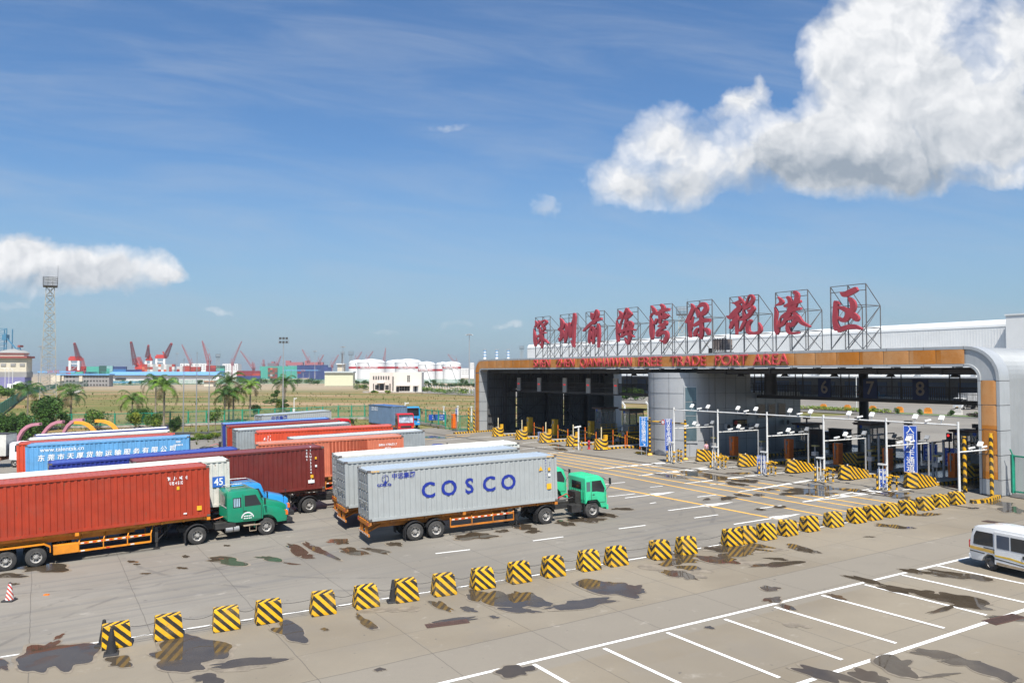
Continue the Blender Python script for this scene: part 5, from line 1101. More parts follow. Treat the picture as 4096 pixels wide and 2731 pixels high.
# kiosks
def kiosk(a, b, label, glass=True, base=1.1):
    o = top('toll_kiosk', label, 'kiosk', GM(a, b, .22), 'kiosks between the lanes'); MB().box(-1.4 if base > 1 else -3.2, 1.4 if base > 1 else 2.4, -.75, .75, 0, base).build('striped_plinth', STDR if glass else STDR, o)
    m = MB(); m.box(-1.15, 1.15, -.65, .65, base, base + .75); m.box(-1.15, 1.15, -.65, .65, base + 2.2, base + 2.5)
    for x in (-1.12, 0, 1.12):
        for y in (-.62, .62): m.box(x - .04, x + .04, y - .04, y + .04, base + .75, base + 2.2)
    m.build('cabin', mat('kiosk_panel', (.22, .21, .19), .6, 0, .2), o)
    m = MB(); m.box(-1.4, 1.4, -.9, .9, base + 2.5, base + 2.72); m.box(-1.48, 1.48, -.98, .98, base + 2.62, base + 2.68); m.build('roof', mat('kiosk_roof_brown', (.12, .07, .05), .6, 0, .2), o)
    gm = mat('kiosk_glass', (.25, .30, .31), .05, 0, 0); gm.node_tree.nodes['Principled BSDF'].inputs['Alpha'].default_value = .35
    m = MB(); m.box(-1.13, -1.12, -.6, .6, base + .75, base + 2.2); m.box(-1.1, 1.1, -.63, -.62, base + .75, base + 2.2); m.box(-1.1, 1.1, .62, .63, base + .75, base + 2.2); m.build('glazing', gm, o)
    m = MB()
    for i in range(4): m.box(-1.4 - .28 * (i + 1), -1.4 - .28 * i, -.45, .45, 0, base - .26 * i - .1)
    m.build('steps', STEEL, o)
    MB().lathe([(0, 0), (.16, 0), (.16, .015), (0, .015)], 14, (-1.16, .3, base + 2.35), 'x').build('number_disc', BLUES, o)
    m = MB(); m.bar((-1.35, -.7, base + .55), (1.35, -.7, base + .55), .05); m.bar((-1.35, -.7, base + .3), (1.35, -.7, base + .3), .05); [m.bar((x, -.7, base), (x, -.7, base + .55), .05) for x in (-1.3, -.4, .5, 1.3)]; m.build('railing', YELL, o)
kiosk(7.6, 51.3, 'glazed kiosk on a striped plinth, left of the two in the left lanes'); kiosk(7.4, 45.6, 'glazed kiosk on a striped plinth, nearer the round-nosed office')
kiosk(10.5, 15.2, 'dark kiosk in the right lanes seen below the number 6 board', base=.9); kiosk(9.8, 4.3, 'dark kiosk in the right lanes below the number 8 board', base=.9); kiosk(14.5, 25.5, 'dark kiosk close to the office side wall', base=.2); kiosk(17, 9.9, 'farthest dark kiosk between the right lanes', base=.3)
# striped arms and orange rods in left lanes
for i, b in enumerate(isl_l[1:] + [37.8]):
    o = top('lane_barrier_arm', f'striped barrier arm with an orange rod, {ordn[i]} in the left lanes', 'barrier arm', GM(1.2, b + .2, .2), 'striped barrier arms of the left lanes'); MB().tube((0, 1.3, 0), (0, 1.3, 1.7), .05).build('upright', ORAN, o); MB().bar((-.2, -1.1, .95), (0, 1.3, 1.15), .09).build('arm', STK, o); MB().tube((-.2, -1.1, -.1), (-.2, -1.1, 1.3), .05).build('upright', ORAN, o)
# ------------------------------------------------------------------ camera gantry
gt = top('camera_gantry', 'long white pipe gantry carrying cameras and floodlights across the right lanes', 'gantry', GM(0, 0))
px_ = [(2500 + 575 * .3401, 1550 + 258 * .3401, 26.06), (2500 + 1090 * .3401, 1550 + 280 * .3401, 20.6), (2500 + 1668 * .3401, 1550 + 293 * .3401, 14.75), (3200 + 245 * .3826, 1450 + 550 * .3826, 9.5), (3200 + 900 * .3826, 1450 + 600 * .3826, 4.13), (3200 + 1652 * .3826, 1450 + 628 * .3826, -.9)]
tops = [(-3.85, b, FA(u, v, -3.85)[1]) for u, v, b in px_]; zt_ = sum(q[2] for q in tops) / len(tops)
for i, (a, b, z) in enumerate(tops):
    b = FA(px_[i][0], px_[i][1], -3.85)[0]; tops[i] = (a, b, zt_); MB().tube((a, b, 0), (a, b, zt_ + .12), .085, .07, n=10).lathe([(.16, 0), (.16, .04), (.09, .06)], 10, (a, b, 0)).build('post', POLEW, gt, smooth=True)
for i in range(5):
    p, q = tops[i], tops[i + 1]; MB().tube((p[0], p[1], zt_ - .12), (q[0], q[1], zt_ - .12), .055, n=8).build('beam', POLEW, gt, smooth=True)
for i in range(6):
    p = tops[i]; zz_ = zt_ * .62; m = MB(); m.tube((p[0], p[1], zz_), (p[0] + 5.2, p[1], zz_), .05, n=8)
    m.build('arm', POLEW, gt, smooth=True); MB().tube((p[0] + 5.2, p[1], 0.2), (p[0] + 5.2, p[1], zz_ + .05), .07, n=8).build('post', GREYP, gt, smooth=True)
def flood(m, a, b, z, d=(-.55, 0, -.35)):
    m.bar((a, b, z), (a, b, z + .28), .04); m.add([(a - .04, b - .17, z + .24), (a - .04, b + .17, z + .24), (a + .2, b + .17, z + .52), (a + .2, b - .17, z + .52), (a - .1, b - .17, z + .32), (a - .1, b + .17, z + .32), (a + .13, b + .17, z + .60), (a + .13, b - .17, z + .60)], [(0, 1, 2, 3), (7, 6, 5, 4), (0, 4, 5, 1), (1, 5, 6, 2), (2, 6, 7, 3), (3, 7, 4, 0)])
def camr(m, a, b, z, s=1):
    m.bar((a, b, z), (a, b, z + .2), .035); m.bar((a - .24, b + .1 * s, z + .18), (a + .18, b - .1 * s, z + .26), .11, .10)
for i in range(5):
    p, q = tops[i], tops[i + 1]
    for k in (.42, .60, .78):
        b = p[1] + (q[1] - p[1]) * k; m = MB()
        if k == .60: camr(m, p[0], b, zt_ - .1); m.build('camera', WHITEP, gt)
        else: flood(m, p[0], b, zt_ - .1); m.build('floodlight', WHITEP, gt)
for i in range(6):
    p = tops[i]; z = zt_ * .62
    for k, f_ in ((1.6, 0), (2.6, 1), (3.1, 0), (4.3, 0), (5.0, 1)):
        m = MB(); (flood if f_ else camr)(m, p[0] + k, p[1], z); m.build('floodlight' if f_ else 'camera', WHITEP if k < 3.9 else GREYP, gt)
# bollard clusters round the gantry posts
for i in range(5):
    p = tops[i]; o = top('bollard_cluster', f'black and yellow pipe guard around the {ordn[i]} white gantry post', 'bollards', GM(p[0], p[1]), 'pipe guards round the gantry posts'); 
    for (da, db) in ((-.45, .5), (.1, .75), (-.35, -.35), (.45, -.45), (.75, .25)):
        m = MB(); hh = 1.15 if da > 0 else .95; m.tube((da, db, 0), (da, db, hh), .06, n=8); m.tube((da, db, 0), (da, db, .05), .1, n=8); m.build('bollard', STR_RING, o)
    m = MB()
    for da, db in ((-.35, -.35), (.45, -.45), (.75, .25)): m.tube((da, db - .2, .95), (da, db + .2, .95), .06, n=8); m.tube((da, db - .15, .55), (da, db + .15, .55), .05, n=8)
    m.build('cross_pipe', YELL, o)
    o = top('card_reader_post', f'white twin card reader posts beside the {ordn[i]} gantry post', 'card reader', GM(p[0] - .15, p[1] + .22), 'card reader posts'); m = MB()
    m.tube((0, 0, 0), (0, 0, 1.75), .045, n=8); m.tube((0, .3, 0), (0, .3, 1.6), .045, n=8); m.build('stand', POLEW, o); MB().box(-.1, .1, -.3, .35, 1.75, 1.86).build('reader_head', POLEW, o)
# interior grey posts with dark arms
for i, b in enumerate(isl_r):
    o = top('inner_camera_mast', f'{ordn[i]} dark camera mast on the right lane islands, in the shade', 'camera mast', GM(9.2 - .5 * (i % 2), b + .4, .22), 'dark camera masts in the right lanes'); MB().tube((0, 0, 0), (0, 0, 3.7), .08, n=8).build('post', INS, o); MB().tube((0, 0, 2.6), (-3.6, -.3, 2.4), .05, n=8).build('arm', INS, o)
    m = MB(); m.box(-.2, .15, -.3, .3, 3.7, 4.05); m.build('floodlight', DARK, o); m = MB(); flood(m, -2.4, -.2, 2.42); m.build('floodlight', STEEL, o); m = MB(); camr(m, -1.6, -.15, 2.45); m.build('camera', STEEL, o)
for i, (a, b) in enumerate([(-.2, 26.2), (.5, 20.7), (.9, 15), (1.2, 9.7), (1.5, 4.2)]):
    o = top('ground_reader', f'small grey reader stand behind the {ordn[i]} wedge block', 'reader', GM(a + 2, b + .55, .22), 'small reader stands'); MB().tube((0, 0, 0), (0, 0, 1.7), .05).build('stand', GREYP, o); MB().box(-.2, .2, -.22, .22, .9, 1.25).build('reader_box', LSG, o); MB().box(-.15, .3, -.25, .25, 1.7, 1.82).build('reader_head', mat('dull_yellow', (.35, .3, .12), .6), o)
# signs
def board(name, label, M, w_, h_, lines, size, c=BLUES, vert=True, legs=.0, arrow=None, cols=None, sx=1, grp=None):
    """board faces -x in its own frame; base at z=0, legs up to `legs`"""
    o = top(name, label, 'road sign', M, grp); m = MB(); m.box(-.02, .02, -w_ / 2, w_ / 2, legs, legs + h_); pl = m.build('sign_panel', c, o)
    m = MB(); t_ = .025
    for z in (legs + .03, legs + h_ - .03): m.box(-.027, -.02, -w_ / 2 + .03, w_ / 2 - .03, z - .012, z + .012)
    for y in (-w_ / 2 + .03, w_ / 2 - .03): m.box(-.027, -.02, y - .012, y + .012, legs + .03, legs + h_ - .03)
    m.build('border', WLET, pl)
    if legs > .05 or True:
        for y in (-w_ * .3, w_ * .3): MB().tube((.04, y, 0), (.04, y, legs + h_ * .9), .03, n=8).build('leg', GREYP, o)
    hh = h_ - (.55 if arrow else .1); n = max(len(x) for x in lines)
    for ci, col_ in enumerate(lines):
        y = 0 if len(lines) == 1 else (w_ * .24 if ci == 0 else -w_ * .24)
        for i, chh in enumerate(col_): text('lettering', chh, size, WLET, pl, face(-.03, y, legs + h_ - .07 - (i + .5) * hh / n, -1, 0), .003, .004)
    if arrow:
        for ya, dirs in arrow:
            m = MB(); z0 = legs + .32; d_ = dirs; m.bar((-.03, ya + .14 * d_, z0 + .12), (-.03, ya - .08 * d_, z0 - .1), .07, .012); m.prism([(ya - .17 * d_, z0 - .2), (ya - .17 * d_, z0 + .04), (ya + .06 * d_, z0 - .2)], -.034, -.026, 0, 'yz'); m.build('arrow', WLET, pl)
    return o
def GG(u, v, rot=0):
    p = G(u, v); return Matrix.Translation(p) @ Matrix.Rotation(R(31.8) + rot, 4, 'Z')
board('direction_sign', 'upright blue sign reading 行政车辆进闸 by the round office nose', GG(2500 + 222 * .3401, 1550 + 795 * .3401, R(25)), .95, 3.1, ['行政车辆进闸'], .52, mat('bright_sign_blue', (.02, .20, .60), .4), legs=.9, arrow=[(0, 1)])
board('direction_sign', 'upright dark blue sign reading 转关专用通道 left of the first gantry post', GG(2500 + 515 * .3401, 1550 + 880 * .3401, R(25)), .75, 3.1, ['转关专用通道'], .50, legs=1.1, arrow=[(0, 1)])
board('direction_sign', 'tall blue sign reading 入闸刷卡通道 standing on the fifth wedge block', GM(-.6, 4.3, .95, R(20)), .95, 3.5, ['入闸刷卡通道'], .60, legs=.05)
board('small_lane_sign', 'small blue sign reading 行人禁行 货车通道 in front of the third gantry post', GG(2500 + 1605 * .3401, 1550 + 1015 * .3401, R(25)), .74, 1.5, ['行人禁行', '货车通道'], .30, legs=.08)
board('small_lane_sign', 'small blue sign reading 跨境通道 with two arrows by the fifth gantry post', GG(3200 + 865 * .3826, 1450 + 1330 * .3826, R(25)), .72, 1.35, ['跨通', '境道'], .30, legs=.18, arrow=[(.16, -1), (-.16, 1)])
board('small_lane_sign', 'small blue sign beside the third striped drum of the left lanes', GG(2000 + 622 * .2551, 1500 + 1040 * .2551), .75, 1.15, ['行人禁行', '货车通道'], .26, legs=.05)
for a, b, nn in ((11, 9.8, 'between the two dark kiosks'), (8.5, 6.4, 'left of the last dark kiosk')): board('small_lane_sign', f'shaded blue two-column sign {nn}', GM(a, b, .22), 1.3, 1.5, ['一车一杆', '谨防砸车'], .30, legs=.5)
# height-limit frame by the office nose, and loose posts
o = top('height_limit_frame', 'black and yellow height-limit frame beside the round office nose', 'height barrier'); p, q = G(2500 + 292 * .3401, 1550 + 797 * .3401), G(2500 + 710 * .3401, 1550 + 852 * .3401)
for e in (p, q): MB().tube(e, e + Vector((0, 0, 3.9)), .10, n=10).frust(e.x - .28, e.x + .28, e.y - .28, e.y + .28, e.z, e.z + .25, .12, .12).build('post', STR_RING, o)
MB().tube(p + Vector((-.35, .3, 3.55)), q + Vector((.1, -.1, 3.55)), .07, n=8).build('crossbar', stripes('bar_stripes', .6, mode='x'), o); c_ = p.lerp(q, .42); d_ = (q - p).normalized(); nn_ = Vector((d_.y, -d_.x, 0)) 
m = MB(); m.lathe([(0, 0), (.27, 0), (.27, .03), (0, .03)], 20, (0, 0, 0), 'x'); q_ = m.build('limit_disc', mat('disc_red', (.6, .03, .03), .4), o); q_.matrix_world = Matrix.Translation(c_ + Vector((0, 0, 3.55)) + nn_ * .12) @ Matrix.Rotation(math.atan2(nn_.y, nn_.x), 4, 'Z')
m = MB(); m.lathe([(0, .031), (.19, .031), (.19, .035), (0, .035)], 20, (0, 0, 0), 'x'); q2 = m.build('disc_face', WLET, q_)
for nm_, (u, v), hh, mt_, lab in (('striped_post', (3200 + 1728 * .3826, 1450 + 1355 * .3826), 3.9, STD, 'black and yellow striped post just inside the right gate column'), ('striped_post', (3200 + 2008 * .3826, 1450 + 1402 * .3826), 4.3, STD, 'black and yellow striped post outside the right gate column'),
                                  ('striped_post', (1000 + 2057 * .4252, 1250 + 1110 * .4252), 3.3, STD, 'striped post right of the bright orange cabinet'), ('striped_post', (1000 + 2108 * .4252, 1250 + 1118 * .4252), 3.0, STD, 'striped post against the left gate column')):
    p = G(u, v); o = top(nm_, lab, 'post', LOC(p), 'striped posts'); MB().tube((0, 0, 0), (0, 0, hh), .13, n=10).build('shaft', mt_, o, smooth=True); MB().tube((0, 0, hh), (0, 0, hh + .06), .12, n=10).build('cap', YELL, o)
# kerb from the right column to the blocks, kerb by the left column
def kerb(name, label, pts, w_=.35, h_=.22):
    o = MB()
    for p, q in zip(pts, pts[1:]):
        d = (q - p); n = Vector((-d.y, d.x, 0)).normalized() * w_ / 2; zp, zq = T(p.x, p.y), T(q.x, q.y)
        o.add([(p.x - n.x, p.y - n.y, zp), (p.x + n.x, p.y + n.y, zp), (q.x + n.x, q.y + n.y, zq), (q.x - n.x, q.y - n.y, zq), (p.x - n.x, p.y - n.y, zp + h_), (p.x + n.x, p.y + n.y, zp + h_), (q.x + n.x, q.y + n.y, zq + h_), (q.x - n.x, q.y - n.y, zq + h_)],
              [(3, 2, 1, 0), (4, 5, 6, 7), (0, 1, 5, 4), (1, 2, 6, 5), (2, 3, 7, 6), (3, 0, 4, 7)])
    return tag(o.build(name, STK), label, 'kerb')
kerb('striped_kerb', 'striped kerb curving from the block row to the right gate column', [G(u, v) for u, v in ((3885, 2012), (3930, 2010), (3965, 2003), (3995, 1990))])
kerb('striped_kerb', 'striped kerb in front of the bright orange cabinet at the left column', [G(u, v) for u, v in ((1815, 1735), (1900, 1729), (1985, 1724))])
kerb('striped_kerb', 'striped kerb at the foot of the round office nose', [G(u, v) for u, v in ((2545, 1812), (2620, 1817), (2665, 1815))], .3, .18)
# small camera stand and hydrant
p = G(2000 + 1232 * .2551, 1500 + 1170 * .2551); o = top('camera_stand', 'short white camera post inside a black and yellow hoop guard', 'camera post', LOC(p, R(31.8))); MB().tube((0, 0, 0), (0, 0, 2.5), .09, n=10).build('post', POLEW, o); MB().bar((-.5, .15, 2.5), (.25, -.1, 2.62), .18, .14).build('camera', WHITEP, o)
for y in (.75, -.75): MB().path([(-.1, y, 0), (-.1, y, 1.0), (-.1, y * .35, 1.15)], .055, 8).build('guard_hoop', STR_RING, o)
p = G(2000 + 1395 * .2551, 1500 + 1160 * .2551); o = top('fire_hydrant', 'red fire hydrant beside the fifth striped drum', 'fire hydrant', LOC(p)); MB().lathe([(0, 0), (.2, 0), (.2, .06), (.13, .08), (.12, .75), (.17, .78), (.15, .9), (.05, 1.0), (0, 1.0)], 14).build('barrel', mat('hydrant_red', (.5, .04, .05), .45), o, smooth=True); MB().tube((0, -.28, .6), (0, .28, .6), .08, n=8).build('outlet', mat('hydrant_red', (.5, .04, .05)), o)
# ================================================================== STRIPED BLOCKS, WIRES, CONES, VAN
blk = [(468, 2593), (677, 2558), (908, 2524), (1080, 2494), (1298, 2461), (1475, 2433), (1633, 2408), (1785, 2383), (1944, 2357), (2091, 2332), (2228, 2308), (2370, 2283), (2481, 2264), (2655, 2237.5), (2762, 2218), (2943, 2184), (3004, 2173.5), (3085, 2159.5), (3171, 2143), (3258, 2126), (3354, 2108.6), (3446, 2092), (3510, 2080.6), (3580, 2068), (3648, 2054), (3720, 2041), (3782, 2029), (3846, 2017.7)]
B3 = [G(*q) for q in blk]; ords = ['first', 'second', 'third', 'fourth', 'fifth', 'sixth', 'seventh', 'eighth', 'ninth', 'tenth', 'eleventh', 'twelfth', 'thirteenth', 'fourteenth']
def blk_label(i):
    if i == 15: return 'turned striped block whose face shows only diagonals, touching its neighbour'
    if i == 0: return 'striped block at the left end of the row, with a black cone against it'
    if i == 6: return 'striped block with a black cone just left of it'
    return (f'black and yellow striped concrete block, {ords[i]} from the left of the row' if i < 14 else f'black and yellow striped concrete block, {ords[27 - i]} from the right end of the row')
BLT_ = [stripes('block_stripes', .385), stripes('block_stripes_b', .41, (.78, .42, .008)), stripes('block_stripes_c', .37, (.83, .46, .008))]
for i, p in enumerate(B3):
    q = B3[min(i + 1, 27)] - B3[max(0, i - 1)]; ang = math.atan2(q.y, q.x) + rnd.uniform(-.07, .07) + (-.25 if i == 15 else 0) + (.05 if i < 4 else -.03)
    o = top('striped_block', blk_label(i), 'concrete block', None, 'striped blocks along the white line'); n_ = PN; ex = Vector((math.cos(ang), math.sin(ang), 0)); ex = (ex - n_ * ex.dot(n_)).normalized(); ey = n_.cross(ex)
    M = Matrix((ex, ey, n_)).transposed().to_4x4() @ Matrix.Rotation(rnd.uniform(-.02, .03), 4, 'Y') @ Matrix.Rotation(rnd.uniform(-.02, .02), 4, 'X'); dpt = .62 if i < 4 else .78; M.translation = p + ey * dpt * .5; o.matrix_world = M
    w0, w1, h = (.52 if i < 14 else .48), (.43 if i >= 4 else .47), (.90 if i < 14 else .84 - .005 * (i - 14)) + rnd.uniform(-.02, .02); d0, d1 = dpt / 2, dpt / 2 * .72; m = MB()
    m.add([(-w0, -d0, 0), (w0, -d0, 0), (w0, d0, 0), (-w0, d0, 0), (-w0, -d0, .14), (w0, -d0, .14), (w0, d0, .14), (-w0, d0, .14), (-w1, -d1, h), (w1, -d1, h), (w1, d1, h), (-w1, d1, h)],
          [(3, 2, 1, 0), (8, 9, 10, 11), (0, 1, 5, 4), (1, 2, 6, 5), (2, 3, 7, 6), (3, 0, 4, 7), (4, 5, 9, 8), (5, 6, 10, 9), (6, 7, 11, 10), (7, 4, 8, 11)])
    m.build('block_body', BLT_[i % 3], o, bevel=.03)
    m = MB()
    for z in (.66, .28): m.tube((-w0 * .93, .0, z), (-w0 * .86, .0, z), .045, n=8)
    m.build('wire_hole', DARK, o)
o = top('wire_rope', 'pair of thin dark wire ropes strung between the striped blocks', 'wire rope')
WR = mat('wire_rope_steel', (.06, .055, .05), .7)
for z in (.67, .29):
    for i in range(27):
        if i in (15,): continue
        p, q = B3[i], B3[i + 1]; d = (q - p).normalized(); n_ = Vector((-d.y, d.x, 0)); a = p + n_ * .32 + d * .48 + Vector((0, 0, z)); b = q + n_ * .32 - d * .48 + Vector((0, 0, z)); pts = []
        for k in range(7): t = k / 6; c = a.lerp(b, t); c.z -= .11 * 4 * t * (1 - t) * (1 if i % 3 else .4); pts.append(c)
        MB().path(pts, .011, 4).build('strand', WR, o)
def cone(label, M, c1, c2, h=.85, name='traffic_cone'):
    o = top(name, label, 'traffic cone', M, 'traffic cones'); MB().frust(-.27, .27, -.27, .27, 0, .07, .03, .03).build('base', BLACK, o, bevel=.02)
    m = MB(); m.lathe([(.19, .07), (.06, h), (.03, h + .02), (0, h + .02)], 16); m.build('cone_body', c1, o, smooth=True)
    if c2:
        m = MB(); m.lathe([(.068, h - .07), (.062, h + .005), (.035, h + .03), (0, h + .03)], 14); m.build('tip', c2, o)
cone('red and white striped cone alone on the concrete at the left edge', LOC(G(38, 2402)), stripes('cone_red_white', .22, (.62, .03, .03), (.78, .78, .76), 'diag'), BLACK, .82)
cone('black cone in front of the leftmost striped block', LOC(G(445, 2615), .4), BLACK, None, .95); cone('black cone just behind the leftmost striped block', LOC(G(415, 2578), .1), BLACK, None, .95)
cone('black cone between the sixth and seventh striped blocks', LOC(G(1572, 2406), .3), BLACK, None, .95)
p = G(186, 2379); tag(MB().frust(p.x - .12, p.x + .12, p.y - .08, p.y + .08, p.z, p.z + .05, .02, .02).build('litter_scrap', ORAN), 'small orange scrap of litter right of the red and white cone', 'litter')
# manhole grates
def grate(u0, v0, u1, v1, wd, label):
    a, b = G(u0, v0), G(u1, v1); d = (b - a); L = d.length; ang = math.atan2(d.y, d.x); o = top('drain_grate', label, 'drain grate', Matrix.Translation(a + Vector((0, 0, .012))) @ Matrix.Rotation(ang, 4, 'Z') @ Matrix.Rotation(-math.asin(d.z / L), 4, 'Y')); m = MB(); m.box(0, L, 0, wd, 0, .008); m.build('frame', mat('rusty_iron', (.10, .05, .035), .8, 0, .3, 5), o)
    m = MB(); n = int(L / .08)
    for i in range(n): m.box(.03 + i * L / n, .055 + i * L / n, .05, wd - .05, .008, .014)
    m.build('slots', DARK, o)
grate(1708, 2512, 1880, 2490, .5, 'rusty drain grate in the beige concrete below the eighth block'); grate(3985, 2500, 4110, 2470, .6, 'pale slotted drain grate at the right edge of the parking bays'); grate(3925, 2085, 4100, 2110, 1.1, 'long steel-edged drain cover near the white van')
# van
Vm = LOC(G(3879, 2262), R(-67)); vn = top('minibus', 'dirty white minibus with yellow stripe and open side door at the right edge', 'van', Vm)
VW = mat('dirty_white_van_paint', (.76, .76, .75), .28, 0, .03, 1, dirt=.10, coat=.5); m = MB(); yw = 0
# x forward, near (right-hand) side at y=0, body to +y
prof = [(.05, .42), (.0, .75), (.02, 1.15), (.12, 1.55), (.24, 1.84), (.42, 1.95), (1.0, 2.0), (3.4, 2.0), (3.75, 1.9), (4.25, 1.3), (4.55, 1.15), (4.65, .5), (4.5, .38), (4.15, .38), (4.05, .6), (3.85, .75), (3.6, .75), (3.4, .6), (3.3, .32), (1.45, .32), (1.38, .55), (1.18, .74), (.92, .74), (.72, .56), (.62, .36), (.12, .36)]
m.prism(prof, .0, 1.68); m.build('body', VW, vn, bevel=.05, smooth=True)
m = MB(); m.prism([(.16, 1.88), (.4, 1.99), (1.0, 2.05), (3.3, 2.05), (3.6, 1.96), (3.45, 1.9), (.3, 1.88)], .06, 1.62); m.build('roof', mat('van_roof_white', (.82, .82, .82), .25, 0, .02, coat=.5), vn, bevel=.05, smooth=True)
def vp(poly, nm, mt, y=-.012, t=.012, par=None): return poly_plate(poly, y, t, 0, nm, mt, par or vn, )
vp([(.22, 1.12), (.26, 1.5), (.38, 1.74), (1.22, 1.74), (1.22, 1.12), (.3, 1.10)], 'quarter_window', GLASS)
dr = vp([(1.32, .36), (1.32, 1.85), (2.9, 1.85), (2.9, .36)], 'sliding_door', VW, -.04, .04); vp([(1.44, 1.12), (1.44, 1.72), (2.05, 1.72), (2.05, 1.12)], 'pane', mat('tinted_blue_glass', (.05, .07, .11), .06, 0, 0, spec=.8), -.05, .012, dr); vp([(2.12, 1.12), (2.12, 1.72), (2.80, 1.72), (2.80, 1.12)], 'pane', GLASS, -.05, .012, dr)
MB().box(2.68, 2.76, -.07, -.04, .85, 1.0).build('handle', DARK, dr)
vp([(2.92, .42), (2.92, 1.82), (3.5, 1.82), (3.5, .42)], 'door_opening', mat('dark_interior', (.008, .008, .01), .8)); vp([(3.55, 1.1), (3.55, 1.75), (3.85, 1.72), (4.15, 1.15)], 'front_window', GLASS)
yb = mat('yellow_brown_stripe', (.62, .38, .08), .4); vp([(.03, .86), (.03, 1.0), (1.3, .96), (1.3, .82)], 'stripe', yb, -.008, .008); vp([(1.33, .72), (1.33, .79), (2.1, .80), (2.88, .70), (2.88, .63), (2.1, .71)], 'stripe', mat('yellow_swoosh', (.70, .46, .05), .4), -.048, .008); vp([(1.33, .60), (1.33, .645), (2.88, .56), (2.88, .52)], 'stripe', DARK, -.047, .007); vp([(.04, .74), (.04, .79), (.8, .76), (.78, .72)], 'stripe', DARK, -.008, .008); vp([(.75, 1.0), (.75, 1.04), (1.3, 1.02), (1.3, .98)], 'door_track', DARK, -.008, .008)
vp([(1.40, .36), (1.40, .48), (2.85, .46), (2.85, .36)], 'mud_stain', mat('mud_brown', (.33, .25, .16), .9, 0, .3, 4), -.044, .004)
m = MB(); m.quad((3.80, .12, 1.90), (3.80, 1.56, 1.90), (4.29, 1.56, 1.32), (4.29, .12, 1.32)); m.build('windscreen', GLASS, vn)
for x0, x1 in ((.35, 1.25), (1.4, 2.4), (2.5, 3.4), (3.5, 3.9)): MB().box(x0, x1, 1.68, 1.692, 1.12, 1.7).build('side_window', GLASS, vn)
MB().box(-.02, .03, .0, .12, .9, 1.25).build('tail_light', RED, vn); MB().box(-.05, .12, .0, 1.68, .40, .62).build('rear_bumper', VW, vn, bevel=.03); MB().box(-.0, .03, .2, 1.48, 1.25, 1.75).build('rear_window', GLASS, vn)
for x in (1.05, 3.72):
    for y in (.02, 1.66):
        w_ = MB(); s_ = 1 if y < 1 else -1; w_.lathe([(.18, 0), (.29, .02), (.32, .06), (.32, .17), (.29, .2), (.18, .2)], 22, (0, 0, 0), 'y'); w_.V = [(x + a, y + s_ * b, c + .32) for a, b, c in w_.V]; wq = w_.build('wheel', TYRE, vn, smooth=True)
        w_ = MB(); w_.lathe([(.19, .02), (.17, .06), (.08, .04), (0, .03)], 14, (0, 0, 0), 'y'); w_.V = [(x + a, y + s_ * b, c + .32) for a, b, c in w_.V]; w_.build('rim', mat('dusty_hubcap', (.16, .15, .14), .5, .3), wq)
# ================================================================== VEGETATION
def leafm(n, c, v=.35):
    m = mat(n, c, .6, 0, v, .8, spec=.25); return m
LD = leafm('leaf_dark', (.028, .070, .014)); LM = leafm('leaf_mid', (.06, .13, .02)); LB = leafm('leaf_bright', (.12, .21, .025)); LY = leafm('leaf_yellow_green', (.22, .25, .03)); LBR = leafm('leaf_brown', (.10, .07, .03)); BARK = mat('bark_grey', (.20, .17, .13), .9, 0, .3, 5); PTR = mat('palm_trunk', (.26, .22, .17), .85, 0, .2, 3)
def clump(mb, c, r, n, size, mats=(0, 1), rr=rnd, flat=1.0):
    for _ in range(n):
        while True:
            d = Vector((rr.uniform(-1, 1), rr.uniform(-1, 1), rr.uniform(-1, 1)))
            if .05 < d.length < 1: break
        k = d.length ** .35; d = d.normalized() * k; p = Vector(c) + Vector((d.x * r[0], d.y * r[1], d.z * r[2] * flat)); s = size * rr.uniform(.6, 1.3)
        a = Vector((rr.uniform(-1, 1), rr.uniform(-1, 1), rr.uniform(-.6, .6))).normalized(); b = a.cross(Vector((rr.uniform(-1, 1), rr.uniform(-1, 1), rr.uniform(-1, 1)))).normalized()
        mb.add([p - a * s, p - b * s * .5, p + a * s, p + b * s * .5], [(0, 1, 2, 3)], mats[0] if rr.random() < .5 else mats[1])
def shrub(label, M, size, n, mats, leaf=.12, name='shrub', cat='shrub', group=None, trunk=0, lumps=7, seed=1, tops=None):
    rr = random.Random(seed); o = top(name, label, cat, M, group); mb = MB(); w, d, h = size
    for i in range(lumps):
        a = rr.uniform(0, 6.28); q = rr.uniform(.1, .62); c = (w * q * math.cos(a), d * q * math.sin(a), trunk + h * rr.uniform(.3, .72)); r = (w * rr.uniform(.32, .5), d * rr.uniform(.32, .5), h * rr.uniform(.22, .36))
        clump(mb, c, r, n // lumps, leaf, (rr.choice((0, 0, 1)), rr.choice((1, 2))), rr)
    mb.build('crown' if trunk else 'foliage', list(mats), o)
    m = MB(); hh = max(.5, trunk + h * .4)
    m.tube((0, 0, -.1), (.05, 0, hh), .05 + .02 * hh, .03, 7)
    for i in range(5): a = i * 1.3; m.tube((.03, 0, hh * .5), (w * .4 * math.cos(a), d * .4 * math.sin(a), trunk + h * .55), .035, .015, 5)
    m.build('trunk' if trunk else 'stem', BARK, o); return o
